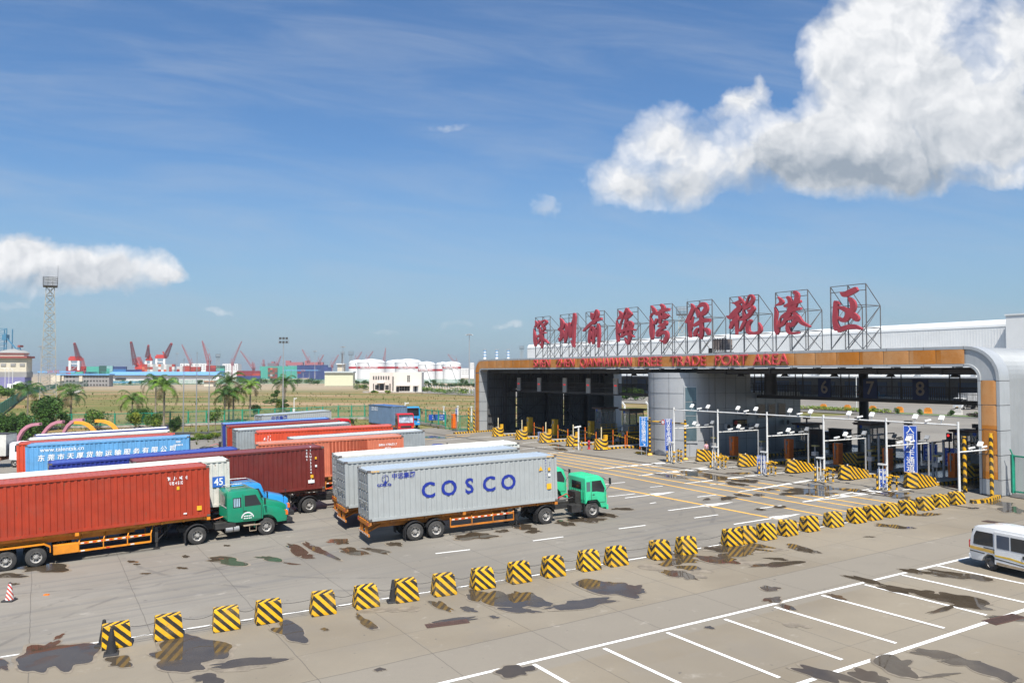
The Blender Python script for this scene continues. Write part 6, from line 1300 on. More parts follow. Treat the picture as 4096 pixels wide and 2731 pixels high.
def palm_meshes(seed, hgt, R_, mats, fr=15):
    rr = random.Random(seed); m = MB()
    for k in range(fr):
        az = k * 2.4 + rr.uniform(-.2, .2); el = 1.35 - 1.5 * (k / fr) + rr.uniform(-.12, .12); L = R_ * rr.uniform(.95, 1.3); p = Vector((0, 0, hgt)); dr = el; prev = p.copy(); ns = 11; mt = rr.choice((0, 0, 1)) if k < fr * .82 else 2
        side = Vector((-math.sin(az), math.cos(az), 0))
        for i in range(ns):
            st = L / ns; d = Vector((math.cos(az) * math.cos(dr), math.sin(az) * math.cos(dr), math.sin(dr))); q = prev + d * st; m.bar(prev, q, .035 * (1 - i / ns) + .012, None, 3)
            ll = R_ * .27 * math.sin(math.pi * (.12 + .8 * i / ns)) + .06
            for s in (-1, 1):
                for t in (.15, .5, .85):
                    b = prev.lerp(q, t); e = b + side * s * ll * .85 + d * ll * .35 + Vector((0, 0, -ll * rr.uniform(.25, .6))); n_ = d * .032; mid = b.lerp(e, .5) + Vector((0, 0, .05)); m.add([b - n_, b + n_, mid + n_ * 1.2, mid - n_ * 1.2, e], [(0, 1, 2, 3), (3, 2, 4)], mt)
            prev = q; dr -= .10 + .025 * i
    cr = m; t = MB(); t.lathe([(.20, -.3), (.19, .2), (.15, hgt * .3), (.17, hgt * .55), (.12, hgt - .9), (.10, hgt - .85)], 10); t.lathe([(.11, hgt - .9), (.12, hgt - .6), (.07, hgt + .1), (0, hgt + .15)], 8, m=1)
    return cr, t
def palm(label, u, v, vc, R_, seed, mats, px=None):
    p = G(u, v); dpt = p.y; hgt = (v - vc) / F * dpt; o = top('palm_tree', label, 'palm tree', LOC(p, seed * .7), 'palms around the yard'); cr, t = palm_meshes(seed, hgt, R_, mats); cr.build('crown', list(mats) + [LM], o); t.build('trunk', [PTR, LM], o, smooth=True)
pk = (LM, LD, LBR); pb_ = (LB, LM, LBR)
for i, (u, v, vc, r, mt, lab) in enumerate([(110, 1668, 1560, 3.3, pk, 'palm with drooping grey-green fronds, leftmost, before the lattice tower'), (283, 1690, 1580, 2.9, pk, 'palm just right of the lattice tower, above the pink arches'), (528, 1690, 1600, 2.6, (LB, LM, LBR), 'bushy palm above the orange arch tips'),
        (622, 1650, 1530, 3.0, pk, 'dark palm behind the bright one left of the flagpoles'), (655, 1712, 1548, 2.9, pb_, 'bright green palm left of the three flagpoles'), (898, 1690, 1580, 2.6, pk, 'left palm of the tight group right of the flagpoles'), (915, 1684, 1525, 3.1, pk, 'tallest dark palm of the group right of the flagpoles'),
        (933, 1682, 1575, 2.7, pb_, 'right palm of the tight group right of the flagpoles'), (1000, 1665, 1545, 2.4, pb_, 'slender bright palm between the palm group and the umbrella tree'), (1138, 1646, 1530, 2.8, pk, 'palm behind the six-lamp floodlight mast')]):
    palm(lab, u, v, vc, r * 1.17, i + 3, mt)
def SH(label, u, v, wpx, hpx, mats, n=900, leaf=.14, trunk=0, name='shrub', cat='shrub', seed=1, group=None, lumps=7, hh=0):
    p = G(u, v); k = p.y / F; return shrub(label, LOC(p, seed), (wpx * k * .76, wpx * k * .6, hpx * k * 1.12 - trunk), int(n * 1.3), mats, leaf, name, cat, group, trunk, lumps, seed)
DK = (LD, LM, LM); MD = (LM, LB, LD); BRT = (LB, LY, LM)
SH('large dark bushy tree behind the pink arches', 190, 1715, 120, 118, DK, 5200, .17, .6, 'bushy_tree', 'tree', 11, lumps=14)
SH('dark tree between the big bushy tree and the second palm', 262, 1712, 60, 62, DK, 1400, .16, .5, 'bushy_tree', 'tree', 12)
for i, (u, v, w_, h_) in enumerate([(15, 1752, 85, 95), (75, 1745, 80, 92), (130, 1745, 75, 80), (35, 1772, 70, 50), (0, 1700, 40, 40), (45, 1748, 80, 96), (105, 1750, 80, 84), (165, 1752, 80, 70), (85, 1775, 70, 50), (-20, 1760, 80, 90)]): SH('dark clipped shrub in the hedge behind the pink arches', u, v, w_, h_, DK, 1500, .15, seed=20 + i, group='dark hedge shrubs behind the arches')
SH('loose feathery tree behind the orange arches', 382, 1716, 90, 82, MD, 1700, .13, .5, 'feathery_tree', 'tree', 31)
SH('dark rounded tree beside the bushy palm', 562, 1705, 72, 70, DK, 1800, .15, .4, 'bushy_tree', 'tree', 32)
SH('bright green shrub below the bushy palm', 540, 1712, 66, 58, BRT, 1700, .13, seed=33); SH('bright yellow-green shrub at the foot of the bright palm', 616, 1710, 70, 58, BRT, 1800, .13, seed=34)
SH('small dark conical shrub left of the flagpoles', 695, 1738, 40, 68, (LD, LD, LM), 2000, .1, seed=35, lumps=6)
SH('thin young tree right of the last flagpole', 862, 1720, 50, 85, MD, 900, .12, 1.2, 'young_tree', 'tree', 36)
for i, (u, v, w_, h_) in enumerate([(790, 1757, 60, 26), (830, 1757, 50, 24), (870, 1752, 50, 24), (760, 1760, 40, 16)]): SH('low clipped bush at the foot of the flagpoles', u, v, w_, h_, BRT, 900, .09, seed=40 + i, group='low clipped bushes by the flagpoles')
p = G(1103, 1650); o = top('umbrella_tree', 'layered umbrella-shaped tree left of the six-lamp mast', 'tree', LOC(p)); m = MB(); rr = random.Random(5)
for (x, z, r) in ((-1.6, 2.3, 1.3), (1.4, 2.5, 1.2), (0, 2.6, 1.2), (-.2, 3.8, .8), (.3, 4.5, .6), (2.2, 1.6, .9)): clump(m, (x, rr.uniform(-.8, .8), z), (r, r, .38), 420, .13, (0, 1), rr)
m.build('crown', [LD, LM], o); m = MB(); m.tube((0, 0, -.2), (.1, 0, 4.3), .11, .04, 8)
for x, z in ((-1.6, 2.2), (1.4, 2.4), (2.0, 1.5), (-.5, 3.6)): m.tube((.05, 0, z - .9), (x, 0, z), .05, .02, 6)
m.build('trunk', BARK, o)
SH('yellow-green shrub right of the umbrella tree', 1130, 1650, 46, 44, BRT, 900, .12, seed=50); SH('round green bush beyond the grey container by the road', 1404, 1700, 26, 28, (LM, LB, LD), 700, .1, seed=51); SH('small shrubby tree right of the slender palm', 1020, 1660, 50, 40, MD, 900, .13, seed=52)
# garden lawn and low walls
gl = grid('lawn', lin(-95, -14, 27), lin(66, 100, 12), lambda x, y: T(x, y) - .10, mat('lawn_grass', (.075, .10, .018), .9, 0, .35, 1.2), lambda a, b: gp(a, b)); tag(gl, kind='structure')
# grass tufts on the field: one countless cover
tm = MB(); rr = random.Random(9)
for _ in range(4200):
    y = 95 * (1 / (1 - rr.random() * .72)); x = rr.uniform(-.64, .02) * y; p = Vector((x, y, 0)); a_, b_ = ab(p)
    if a_ > -24 and b_ < 78: continue
    if a_ < -10 and b_ < 82: continue
    if x > -.06 * y and y < 330 and x > -8: continue
    z = T(x, y) - .16; s = rr.uniform(.18, .5) * (1.8 if rr.random() < .10 else 1) * (1 + y / 400); mi = rr.choice((0, 1, 1, 2))
    for k in range(6):
        t = rr.uniform(0, 6.28); dx_, dy_ = math.cos(t) * s * .45, math.sin(t) * s * .45; tm.add([(x - dy_ * .18, y + dx_ * .18, z), (x + dy_ * .18, y - dx_ * .18, z), (x + dx_, y + dy_, z + s * rr.uniform(.5, 1))], [(0, 1, 2)], mi)
tag(tm.build('grass', [mat('green_grass', (.08, .115, .02), .9, 0, .3), mat('dry_grass', (.22, .19, .06), .9, 0, .3), mat('olive_grass', (.12, .13, .03), .9, 0, .3)]), 'scattered dry and green grass tufts over the vacant field', 'grass', kind='stuff')
# arches
PINK = mat('pink_sculpture_paint', (.52, .22, .28), .5, 0, .06, 1); OAR = mat('orange_sculpture_paint', (.85, .36, .03), .5, 0, .05, 1)
def archb(label, pts, base, mt, wd=.62):
    P = G(*base); dpt = P.y; ps = [AT(u, v, dpt) for u, v in pts]; m = MB(); o = top('curved_beam', label, 'sculpture', None, 'curved beams of the entrance sculpture')
    ps = [Vector((ps[0].x, ps[0].y, T(ps[0].x, ps[0].y)))] + ps; n = len(ps)
    for i in range(n - 1):
        q, r = ps[i], ps[i + 1]; e = (r - q) * .04; m.bar(q - e, r + e, wd + .002 * i, wd * .62 + .002 * i)
    m.build('beam', mt, o); e = ps[-1]; MB().tube(e + Vector((0, -.01, 0)), e + Vector((0, -wd * .52, 0)), .07, n=8).build('end_bolt', DARK, o)
def c1p(l): return [(x * .5102, 1250 + y * .5102) for x, y in l]
archb('leftmost pink curved beam of the sculpture', c1p([(140, 1010), (150, 975), (180, 925), (215, 895), (255, 878), (318, 872)]), (70, 1790), PINK)
archb('middle pink curved beam of the sculpture', c1p([(322, 990), (345, 945), (375, 905), (410, 875), (450, 858), (497, 854)]), (165, 1780), PINK)
archb('rightmost pink curved beam of the sculpture', c1p([(490, 980), (510, 925), (535, 885), (570, 855), (605, 842), (655, 838)]), (250, 1770), PINK)
archb('orange curved beam rising behind the last pink one', c1p([(765, 990), (745, 935), (715, 900), (680, 875), (640, 862), (588, 860)]), (390, 1768), OAR)
archb('rightmost orange curved beam of the sculpture', c1p([(930, 980), (915, 920), (885, 885), (850, 862), (810, 850), (752, 848)]), (475, 1765), OAR)
# ------------------------------------------------------------------ poles
def pole(name, label, u, vb, vt, r0, r1, group=None, cat='pole', mt=GREYP, P=None):
    p = P or G(u, vb); h = AT(u, vt, p.y).z - p.z; o = top(name, label, cat, LOC(p), group); MB().tube((0, 0, 0), (0, 0, h), r0, r1, 10).build('pole', mt, o, smooth=True); return o, h
for i, (u, vt, lab) in enumerate([(732, 1439, 'left flagpole of the three bare steel ones'), (784, 1413, 'tall middle flagpole of the three bare steel ones'), (834, 1439, 'right flagpole of the three bare steel ones')]):
    o, h = pole('flagpole', lab, u, 1732, vt, .11, .05, 'bare flagpoles', 'flagpole', mat('stainless_steel', (.5, .5, .5), .3, .7, .05)); MB().lathe([(0, h), (.1, h + .05), (.1, h + .14), (0, h + .2)], 10).build('finial', STEEL, o)
tag(MB().box(-.1, .1, -.1, .1, 0, .1).build('x', STEEL)) if False else None
o = top('flagpole_plinth', 'dark low plinth under the three flagpoles', 'plinth', LOC(G(784, 1736), R(5))); MB().box(-3.6, 3.6, -.6, .6, 0, .3).build('plinth_block', mat('dark_granite', (.06, .06, .06), .5), o)
o, h = pole('floodlight_mast', 'slim mast with six square floodlights left of the white building', 1131, 1652, 1372, .13, .09, None, 'floodlight mast'); m = MB()
for z in (h - .05, h + .75): m.bar((-1.1, 0, z), (1.1, 0, z), .07)
for x in (-1.1, 1.1): m.bar((x, 0, h - .05), (x, 0, h + .75), .07)
m.build('lamp_frame', GREYP, o)
for x in (-.68, 0, .68):
    for z in (h + .02, h + .82): MB().add([(x - .22, -.2, z + .0), (x + .22, -.2, z + .0), (x + .22, .1, z + .02), (x - .22, .1, z + .02), (x - .22, -.12, z + .42), (x + .22, -.12, z + .42), (x + .22, .14, z + .4), (x - .22, .14, z + .4)], [(3, 2, 1, 0), (4, 5, 6, 7), (0, 1, 5, 4), (1, 2, 6, 5), (2, 3, 7, 6), (3, 0, 4, 7)]).build('floodlight', DARK, o)
def lattice(label, u, d, htop, wb, wt, plat=2.6, name='lattice_tower', mt=None, z0=None):
    mt = mt or mat('lattice_tower_steel', (.34, .33, .29), .6, .2, .2, 1); p = AT(u, 1490, d); p.z = T(p.x, p.y) - .1 if z0 is None else z0; H = htop - p.z; o = top(name, label, 'tower', LOC(p, -math.atan2(p.x, p.y))); m = MB(); n = max(5, int(H / 2.6))
    def w_(z): return (wb + (wt - wb) * z / H) / 2
    cs = [(-1, -1), (1, -1), (1, 1), (-1, 1)]
    for (a, b) in cs: m.bar((a * w_(0), b * w_(0), 0), (a * w_(H), b * w_(H), H), .2)
    for i in range(n):
        z, z2 = H * i / n, H * (i + 1) / n; zm = (z + z2) / 2
        for k in range(4):
            (a, b), (c, e) = cs[k], cs[(k + 1) % 4]; A_ = Vector((a * w_(z), b * w_(z), z)); B_ = Vector((c * w_(z), e * w_(z), z)); C_ = Vector((a * w_(z2), b * w_(z2), z2)); D_ = Vector((c * w_(z2), e * w_(z2), z2)); mid = (A_ + B_ + C_ + D_) / 4
            m.bar(A_, mid, .11); m.bar(B_, mid, .11); m.bar(C_, mid, .11); m.bar(D_, mid, .11)
            m.bar(C_, D_, .11)
    for x in (-.3, .3): m.bar((x, -.1, 0), (x, -.1, H), .09)
    for i in range(n * 3): m.bar((-.3, -.1, H * i / n / 3), (.3, -.1, H * i / n / 3), .06)
    m.build('lattice', mt, o); m = MB(); m.frust(-plat, plat, -plat, plat, H, H + .4, -.0, 0); m.build('platform', INS, o); m = MB(); hp = 3.3 * plat / 2.6
    for x in (-plat, -plat / 3, plat / 3, plat):
        for y in (-plat, plat): m.bar((x, y, H + .4), (x, y, H + .4 + hp), .12)
    for z in (.25, .5, .75, 1):
        for y in (-plat, plat): m.bar((-plat, y, H + .4 + hp * z), (plat, y, H + .4 + hp * z), .12)
        for x in (-plat, plat): m.bar((x, -plat, H + .4 + hp * z), (x, plat, H + .4 + hp * z), .12)
    m.build('lamp_rack', INS, o)
    for z in (.55, .75, .93): MB().box(-plat * .75, plat * .75, -plat - .12, -plat + .25, H + .4 + hp * z - .22, H + .4 + hp * z).build('lamp_bank', GREYP, o)
    m = MB(); m.tube((plat, -plat, H + hp), (plat, -plat, H + hp + 4.2), .05, .03, 5); m.build('lightning_rod', INS, o); return o
lattice('tall steel lattice floodlight tower rising at the left', 194, 250, 34.6, 4.5, 2.2, 1.95)
lattice('lattice floodlight tower seen behind the rooftop character 保', 2730, 350, 33.0, 5.0, 2.6, 2.4)
lattice('small far lattice tower by the white harbour buildings', 871, 760, 22.5, 3.5, 2.6, 2.0)
lattice('far dark lattice tower left of the tanks', 1403, 1100, 32, 5, 3.6, 3.4); lattice('far pale lattice tower beside the thin tower left of the tanks', 1370, 1250, 36, 5, 3.6, 3)
lattice('small far tower above the canopy left of the roof characters', 2087, 900, 34, 4, 3, 2.4)
for u, vt, d, lab in ((1877, 1337, 610, 'high mast with ring of lamps left of the gate'), (1371, 1386, 830, 'high mast between the blue stack and the tanks'), (1259, 1404, 990, 'high mast before the navy container stack'), (707, 1413, 1120, 'thin high mast above the harbour cranes'), (162, 1384, 820, 'high mast just left of the lattice tower')):
    p = AT(u, 1490, d); p.z = 0; h = AT(u, vt, d).z; o = top('high_mast_light', lab, 'high mast', LOC(p), 'high mast lights of the port'); MB().tube((0, 0, 0), (0, 0, h), .45, .22, 8).build('mast', GREYP, o); m = MB(); m.lathe([(0, h - .2), (1.2, h - .2), (1.2, h + .3), (0, h + .5)], 10)
    for k in range(8): m.tube((0, 0, h), (2.6 * math.cos(k * .785), 2.6 * math.sin(k * .785), h - .5), .12, .4, 6)
    m.build('lamp_crown', GREYP, o)
def wpole(label, u, vb, vt, P=None, cat='camera post'):
    o, h = pole('camera_pole', label, u, vb, vt, .1, .09, None, cat, POLEW, P); MB().bar((0, 0, h - .3), (.6, -.2, h - .1), .16).build('camera', WHITEP, o); MB().box(-.22, .22, -.2, .2, .2, 1.0).build('control_box', WHITEP, o); return o
wpole('white camera post behind the small grey container', 1176, 1652, 1590)
wpole('white camera post beyond the steel blue container', 1620, 1690, 1608)
p = gp(98, 79); o, h = pole('lamp_post', 'slim white lamp post on the planted median', 3295, 1630, 1440, .1, .07, None, 'lamp post', POLEW, p); MB().bar((0, 0, h), (1.5, 0, h + .3), .1).build('lamp_arm', POLEW, o)
# ------------------------------------------------------------------ fences
def meshmat(n, c, a):
    if n in _mc: return _mc[n]
    m = bpy.data.materials.new(n); m.use_nodes = True; t = NT(m.node_tree); bs = t.n['Principled BSDF']; t.put(bs.inputs['Base Color'], c); bs.inputs['Roughness'].default_value = .6
    x, y, z = t.xyz(t.tc('Object')); h_ = t.m('ADD', x, y)
    f1 = t.m('LESS_THAN', t.m('FRACT', t.m('MULTIPLY', t.m('ADD', h_, z), 9)), a * .55); f2 = t.m('LESS_THAN', t.m('FRACT', t.m('ADD', t.m('MULTIPLY', t.m('SUBTRACT', h_, z), 9), 900)), a * .55)
    t.put(bs.inputs['Alpha'], t.m('MAXIMUM', f1, f2)); _mc[n] = m; return m
def fence(label, pts, h, sp=2.9, mt=FGREEN, mm=None, arm=True, name='wire_fence', pr_=.10, wallh=0, base=None):
    o = top(name, label, 'fence'); mm = mm or meshmat('green_wire_mesh', (.012, .22, .13), .22); pan = MB(); rail = MB(); P = [G(*q) if len(q) == 2 else Vector(q) for q in pts]; n_post = 0
    for p, q in zip(P, P[1:]):
        L = (q - p).length; n = max(1, round(L / sp)); d = (q - p).normalized(); nn = Vector((-d.y, d.x, 0))
        for i in range(n + (1 if q is P[-1] else 0)):
            c = p.lerp(q, i / n); b = c + Vector((0, 0, wallh)); m = MB(); m.bar(b, b + Vector((0, 0, h)), pr_ * 2 if arm else pr_ * 1.2)
            if arm: m.bar(b + Vector((0, 0, h)), b + Vector((0, 0, h + .38)) - nn * .22, .06)
            if n_post < 95: m.build('post', mt, o); n_post += 1
            else: rail.V += []; 
        for z in (.12, h * .97): rail.bar(p + Vector((0, 0, z + wallh)), q + Vector((0, 0, z + wallh)), .10)
        pan.quad(p + Vector((0, 0, .12 + wallh)), q + Vector((0, 0, .12 + wallh)), q + Vector((0, 0, h * .97 + wallh)), p + Vector((0, 0, h * .97 + wallh)))
        if wallh:
            w2 = MB(); w2.bar(p + Vector((0, 0, wallh / 2)), q + Vector((0, 0, wallh / 2)), .3, wallh); w2.build('plinth_wall', CONC, o)
    pan.build('mesh_panel', mm, o); rail.build('rail', mt, o); return o
fence('green wire fence along the far side of the truck yard', [(-150, 1735), (60, 1722), (286, 1711), (459, 1709), (607, 1706), (969, 1694), (1353, 1677), (1459, 1675), (1657, 1690), (1781, 1712)], 2.15, wallh=.35)
fence('green sliding gate of wire mesh left of the gate building', [(1783, 1715), (1840, 1717), (1898, 1720)], 2.1, 1.6, name='sliding_gate', pr_=.045)
for u0, u1, lab, lns in ((1733, 1753, 'dull blue notice board on the green fence', ['禁止跨越', '禁止停车']), (1756, 1774, 'bright blue notice board at the corner of the green fence', ['禁止冲闸', '管制区域'])):
    a = G(u0, 1701); b = G(u1, 1704); w_ = (b - a).length; d = (b - a).normalized(); o = top('notice_board', lab, 'notice', Matrix.Translation(a.lerp(b, .5) + Vector((0, 0, .9)) + Vector((d.y, -d.x, 0)) * .15) @ Matrix.Rotation(math.atan2(-d.x, d.y) + math.pi / 2 + math.pi / 2, 4, 'Z') @ Matrix.Rotation(math.pi / 2, 4, 'Z')); pl = MB().box(-.02, .02, -w_ / 2, w_ / 2, 0, .9).build('panel', BLUES, o)
    for i, s_ in enumerate(lns): text('lettering', s_, .24, WLET, pl, face(-.03, 0, .62 - .36 * i, -1, 0), .003)
bsn = G(1850, 1708); board('small_lane_sign', 'small blue sign above the bright orange cabinet', LOC(gp(-1.2, 75.6), R(31.8)), .5, .9, ['停车'], .3, legs=2.3)
for i, (u, v) in enumerate([(1775, 1668), (1831, 1666), (1886, 1668)]): o, h = pole('white_concrete_post', ['left', 'middle', 'right'][i] + ' white concrete post behind the sliding gate', u, v + 20, v - 40, .12, .12, 'white concrete posts', 'post', POLEW); MB().box(-.18, .18, -.18, .18, h, h + .15).build('cap', POLEW, o)
fence('green wire fence at the right edge outside the gate building', [(-99, 0), (0, 0)] if False else [tuple(gp(.4, -2.5)), tuple(gp(.2, -3.6)), tuple(gp(.0, -9.5)), tuple(gp(0, -20))], 2.6, 2.2, wallh=.25)
fence('solid green sheet fence running away beside the path at the left', [tuple(G(-60, 1705)), tuple(G(40, 1630)), tuple(G(110, 1580)), tuple(G(230, 1552))], 2.6, 6, mm=FGREEN, arm=False, name='sheet_fence')
pts_ = [(225, 1550), (452, 1541), (882, 1536), (1470, 1533), (1700, 1533), (1950, 1534)]
fence('long green mesh fence at the far side of the vacant field', [tuple(G(*q)) for q in pts_], 3.4, 14, arm=False, mm=meshmat('far_green_mesh', (.02, .20, .13), .5), pr_=.1)
o = top('white_post_fence', 'row of short white posts beside the road right of the white building', 'fence')
for i in range(22): p = G(1690 + i * 10.5, 1557 + i * .9); MB().bar(p, p + Vector((0, 0, 2.0)), .22).bar(p + Vector((0, 0, 2.0)), p + Vector((-.5, 0, 2.4)), .2).build('post', POLEW, o)
for i in range(9):
    p = gp(38 + i * 6, 73 - i * .0); p = gp(30 + i * 5.2, 74.5); o2, h = pole('white_concrete_post', 'white concrete post in the row beyond the left gate wall', 0, 0, 0, .16, .14, 'white posts beyond the left wall', 'post', POLEW, p) if False else (top('white_concrete_post', 'white concrete post in the row beyond the left gate wall', 'post', LOC(p), 'white posts beyond the left wall'), 3.0); MB().bar((0, 0, 0), (0, 0, 3.0), .3).bar((0, 0, 3.0), (-.4, .3, 3.5), .22).build('shaft', POLEW, o2); MB().box(-.2, .2, -.2, .2, 0, .3).build('foot', CONC, o2)
for i in range(5): SH('leafy bush on the bank seen through the left lanes', 2445 + i * 26, 1600, 60, 46, MD, 700, .3, seed=70 + i, group='bushes on the bank beyond the left lanes')
# ================================================================== WAREHOUSE BEYOND
wh = top('long_warehouse', 'very long pale grey warehouse with rounded roof edge behind the gate', 'warehouse', GM(168, 0)); WHS = mat('warehouse_sheet', (.80, .80, .78), .5, .1, .04, .2); WHT = mat('warehouse_white', (.74, .75, .74), .5, 0, .03, .3); b0, b1 = 82, 318; zt = 22.6
m = MB(); pr_ = [(0, 7.3), (0, zt - 1.6), (.3, zt - .8), (1.0, zt - .2), (2, zt), (60, zt + .6), (60, 0), (6, 0), (6, 7.3)]
m.prism([(a, z) for a, z in pr_], b0, b1, 0, 'xz'); wl = m.build('wall', WHS, wh)
m = MB(); y = b0 + .3
while y < b1: m.box(-.03, .0, y, y + .2, 10.5, zt - 1.7); y += .8
m.build('wall_rib', WHS, wh)
m = MB(); m.prism([(-.25, 7.0), (-.25, 10.4), (0, 10.4), (0, 7.0)], b0, b1, 0, 'xz'); m.prism([(-.1, zt - 1.9), (-.02, zt - 1.3), (.35, zt - .55), (1, zt + .06), (3, zt + .2), (3, zt + .1), (.5, zt - 1.7)], b0, b1, 0, 'xz'); m.build('parapet', WHT, wh)
m = MB(); m.box(-9.5, -.3, b0, b1, 6.9, 7.25); cn = m.build('dock_canopy', WHS, wh); m = MB(); m.bar((-9.6, b0, 7.3), (-9.6, b1, 7.3), .25); m.build('gutter', POLEW, cn)
m = MB(); m.box(5.7, 5.99, b0, b1, 1.2, 6.9); m.build('dock_wall', mat('dock_wall_grey', (.09, .09, .10), .7), wh); m = MB(); m.box(-3, 6, b0, b1, 0, 1.25); m.build('loading_dock', mat('dock_concrete', (.24, .24, .23), .9, 0, .2, .3), wh)
BD = mat('dock_door_blue', (.015, .045, .12), .5); y = b0 + 3; k = 0
while y < b1 - 8 and k < 24: MB().box(5.5, 5.69, y, y + 5.5, 1.25, 5.6).build('dock_door', BD, wh); MB().box(-.30, -.25, y + .8, y + 3.8, 9.1, 10.2).build('window', GLASS, wh); y += 9.3; k += 1
for k in range(16): y = b0 + 6 + k * 9.3; MB().bar((-6.5, y, 7.3), (-.3, y, 9.8), .35).build('canopy_strut', POLEW, wh)
for k in range(6): y = b0 + 9 + k * 17; MB().box(-.9, -.28, y, y + 1.1, 7.9, 9.3).build('air_conditioner', WHITEP, wh)
an = top('warehouse_end_block', 'smooth white end block of the long warehouse at the right edge', 'warehouse', GM(164, 0)); m = MB(); m.box(0, 60, 30, 81.5, 0, 23.3); m.build('wall', mat('end_block_white', (.78, .78, .76), .5, 0, .03, .2), an); m = MB(); m.box(-.2, 60.2, 29.8, 81.7, 23.3, 23.7); m.build('roof_edge', WHT, an); MB().box(-.15, 0, 74, 78, 12, 12.4).build('vent_slot', RED, an)
# planted median
o = top('median_hedge', 'low yellow-green hedge strip on the planted median', 'hedge', GM(97, 84)); m = MB(); rr = random.Random(4)
for i in range(26): clump(m, (rr.uniform(-.5, .5), -13 + i, .5), (.9, 1.0, .5), 130, .16, (0, 1), rr)
m.build('foliage', [LY, LB], o); MB().box(-.8, .8, -14, 14, 0, .3).build('soil', mat('soil_brown', (.1, .07, .04), .9), o)
mg = grid('median_grass', lin(94, 101, 3), lin(20, 100, 20), lambda x, y: T(x, y) + .12, mat('median_lawn', (.09, .14, .03), .9, 0, .3, .8), lambda a, b: gp(a, b)); tag(mg, kind='structure')
o = tag(MB().box(0, .35, 0, 80, 0, .25).build('median_kerb', mat('kerb_grey', (.28, .27, .25), .9)), kind='structure'); o.matrix_world = GM(93.6, 20)
for i in range(9): shrub('clipped round bush on the planted median', GM(97 + rr.uniform(-1, 1), 74 - i * 5.2), (.8, .8, 1.3), 420, (LM, LD, LB), .12, group='round bushes on the median', seed=90 + i)
shrub('purple-leaved low hedge on the planted median', GM(96, 52), (1.0, 3.0, 1.0), 900, (mat('purple_leaf', (.06, .02, .03), .7), LD, mat('purple_leaf', (.06, .02, .03))), .14, 'purple_hedge', 'hedge', None, 0, 8, 99)
for i in range(9):
    o = top('plastic_barrier', ('orange' if i < 5 else 'faded white') + ' water-filled road barrier behind the planted median', 'road barrier', GM(104 + i * .25, 92 - i * 6.2), ('orange' if i < 5 else 'white') + ' plastic barriers behind the median'); c_ = mat('barrier_orange', (.72, .26, .02), .5) if i < 5 else mat('barrier_white', (.62, .58, .52), .6)
    MB().prism([(-.35, 0), (.35, 0), (.22, .35), (.15, 1.0), (-.15, 1.0), (-.22, .35)], -.75, .75).build('barrier_body', c_, o); MB().box(-.1, .1, -.5, .5, 1.0, 1.2).build('top_ridge', c_, o)
# vehicles at the docks
def lorry(label, M, cabm, bodym, L=6, flat=False, word=None):
    r = cabover(label, M, cabm, 4.2 if L < 8 else 5.2, 2.7, 'vehicles parked at the docks', name='parked_lorry', cat='lorry'); wb = 4.2 if L < 8 else 5.2
    if flat: m = MB(); m.box(-2.2, wb - .8, -1.15, 1.15, 1.15, 1.35); m.box(-2.2, -2.1, -1.15, 1.15, 1.35, 2.2); m.box(wb - .9, wb - .8, -1.15, 1.15, 1.35, 2.6); m.box(-2.2, wb - .9, -1.15, -1.1, 1.35, 1.75); m.build('flatbed', bodym, r)
    elif bodym: m = MB(); m.box(-2.6, wb - .75, -1.2, 1.2, 1.15, 3.7); q = m.build('box_body', bodym, r, bevel=.04); (text('lettering', word, 1.0, NB, q, SIDE(.8, 3.0, -1.21), .004) if word else None)
    return r
def at_dock(u, v, rot): return LOC(G(u, v), rot)
A_ = R(31.8)
cabover('dark red tractor parked at the warehouse docks', at_dock(3490, 1598, A_ + R(150)), mat('dark_red_cab', (.30, .02, .02), .4), 3.6, 2.9, 'vehicles parked at the docks', name='parked_lorry', cat='lorry')
lorry('small blue flatbed lorry parked at the docks', at_dock(3545, 1600, A_ + R(165)), BLT, mat('flatbed_blue', (.05, .25, .5), .5), flat=True)
lorry('white lorry cab half hidden behind the number 8 board', at_dock(3690, 1598, A_ + R(150)), WHITEP, None)
lorry('white-cabbed lorry with blue flatbed below the number 8 board', at_dock(3760, 1603, A_ + R(165)), WHITEP, mat('flatbed_blue', (.05, .25, .5)), flat=True)
lorry('large pale box lorry lettered pa at the right column', at_dock(3905, 1636, A_ + R(172)), WHITEP, mat('pale_lorry_body', (.60, .60, .60), .5), 9, word='pa')
for i, (u, v) in enumerate([(2512, 1556), (2545, 1556)]): o = top('parked_trailer_box', ['left', 'right'][i] + ' royal blue lorry box seen above the left catwalk beside the office', 'lorry', LOC(gp(150, 252 - i * 6), A_)); MB().box(0, 8, -2.4, 2.4, 1.2, 6.4).build('box_body', mat('royal_blue_box', (.02, .05, .32), .5), o); MB().box(.2, 7.5, -2.0, 2.0, .5, 1.15).build('underframe', TRORANGE, o)
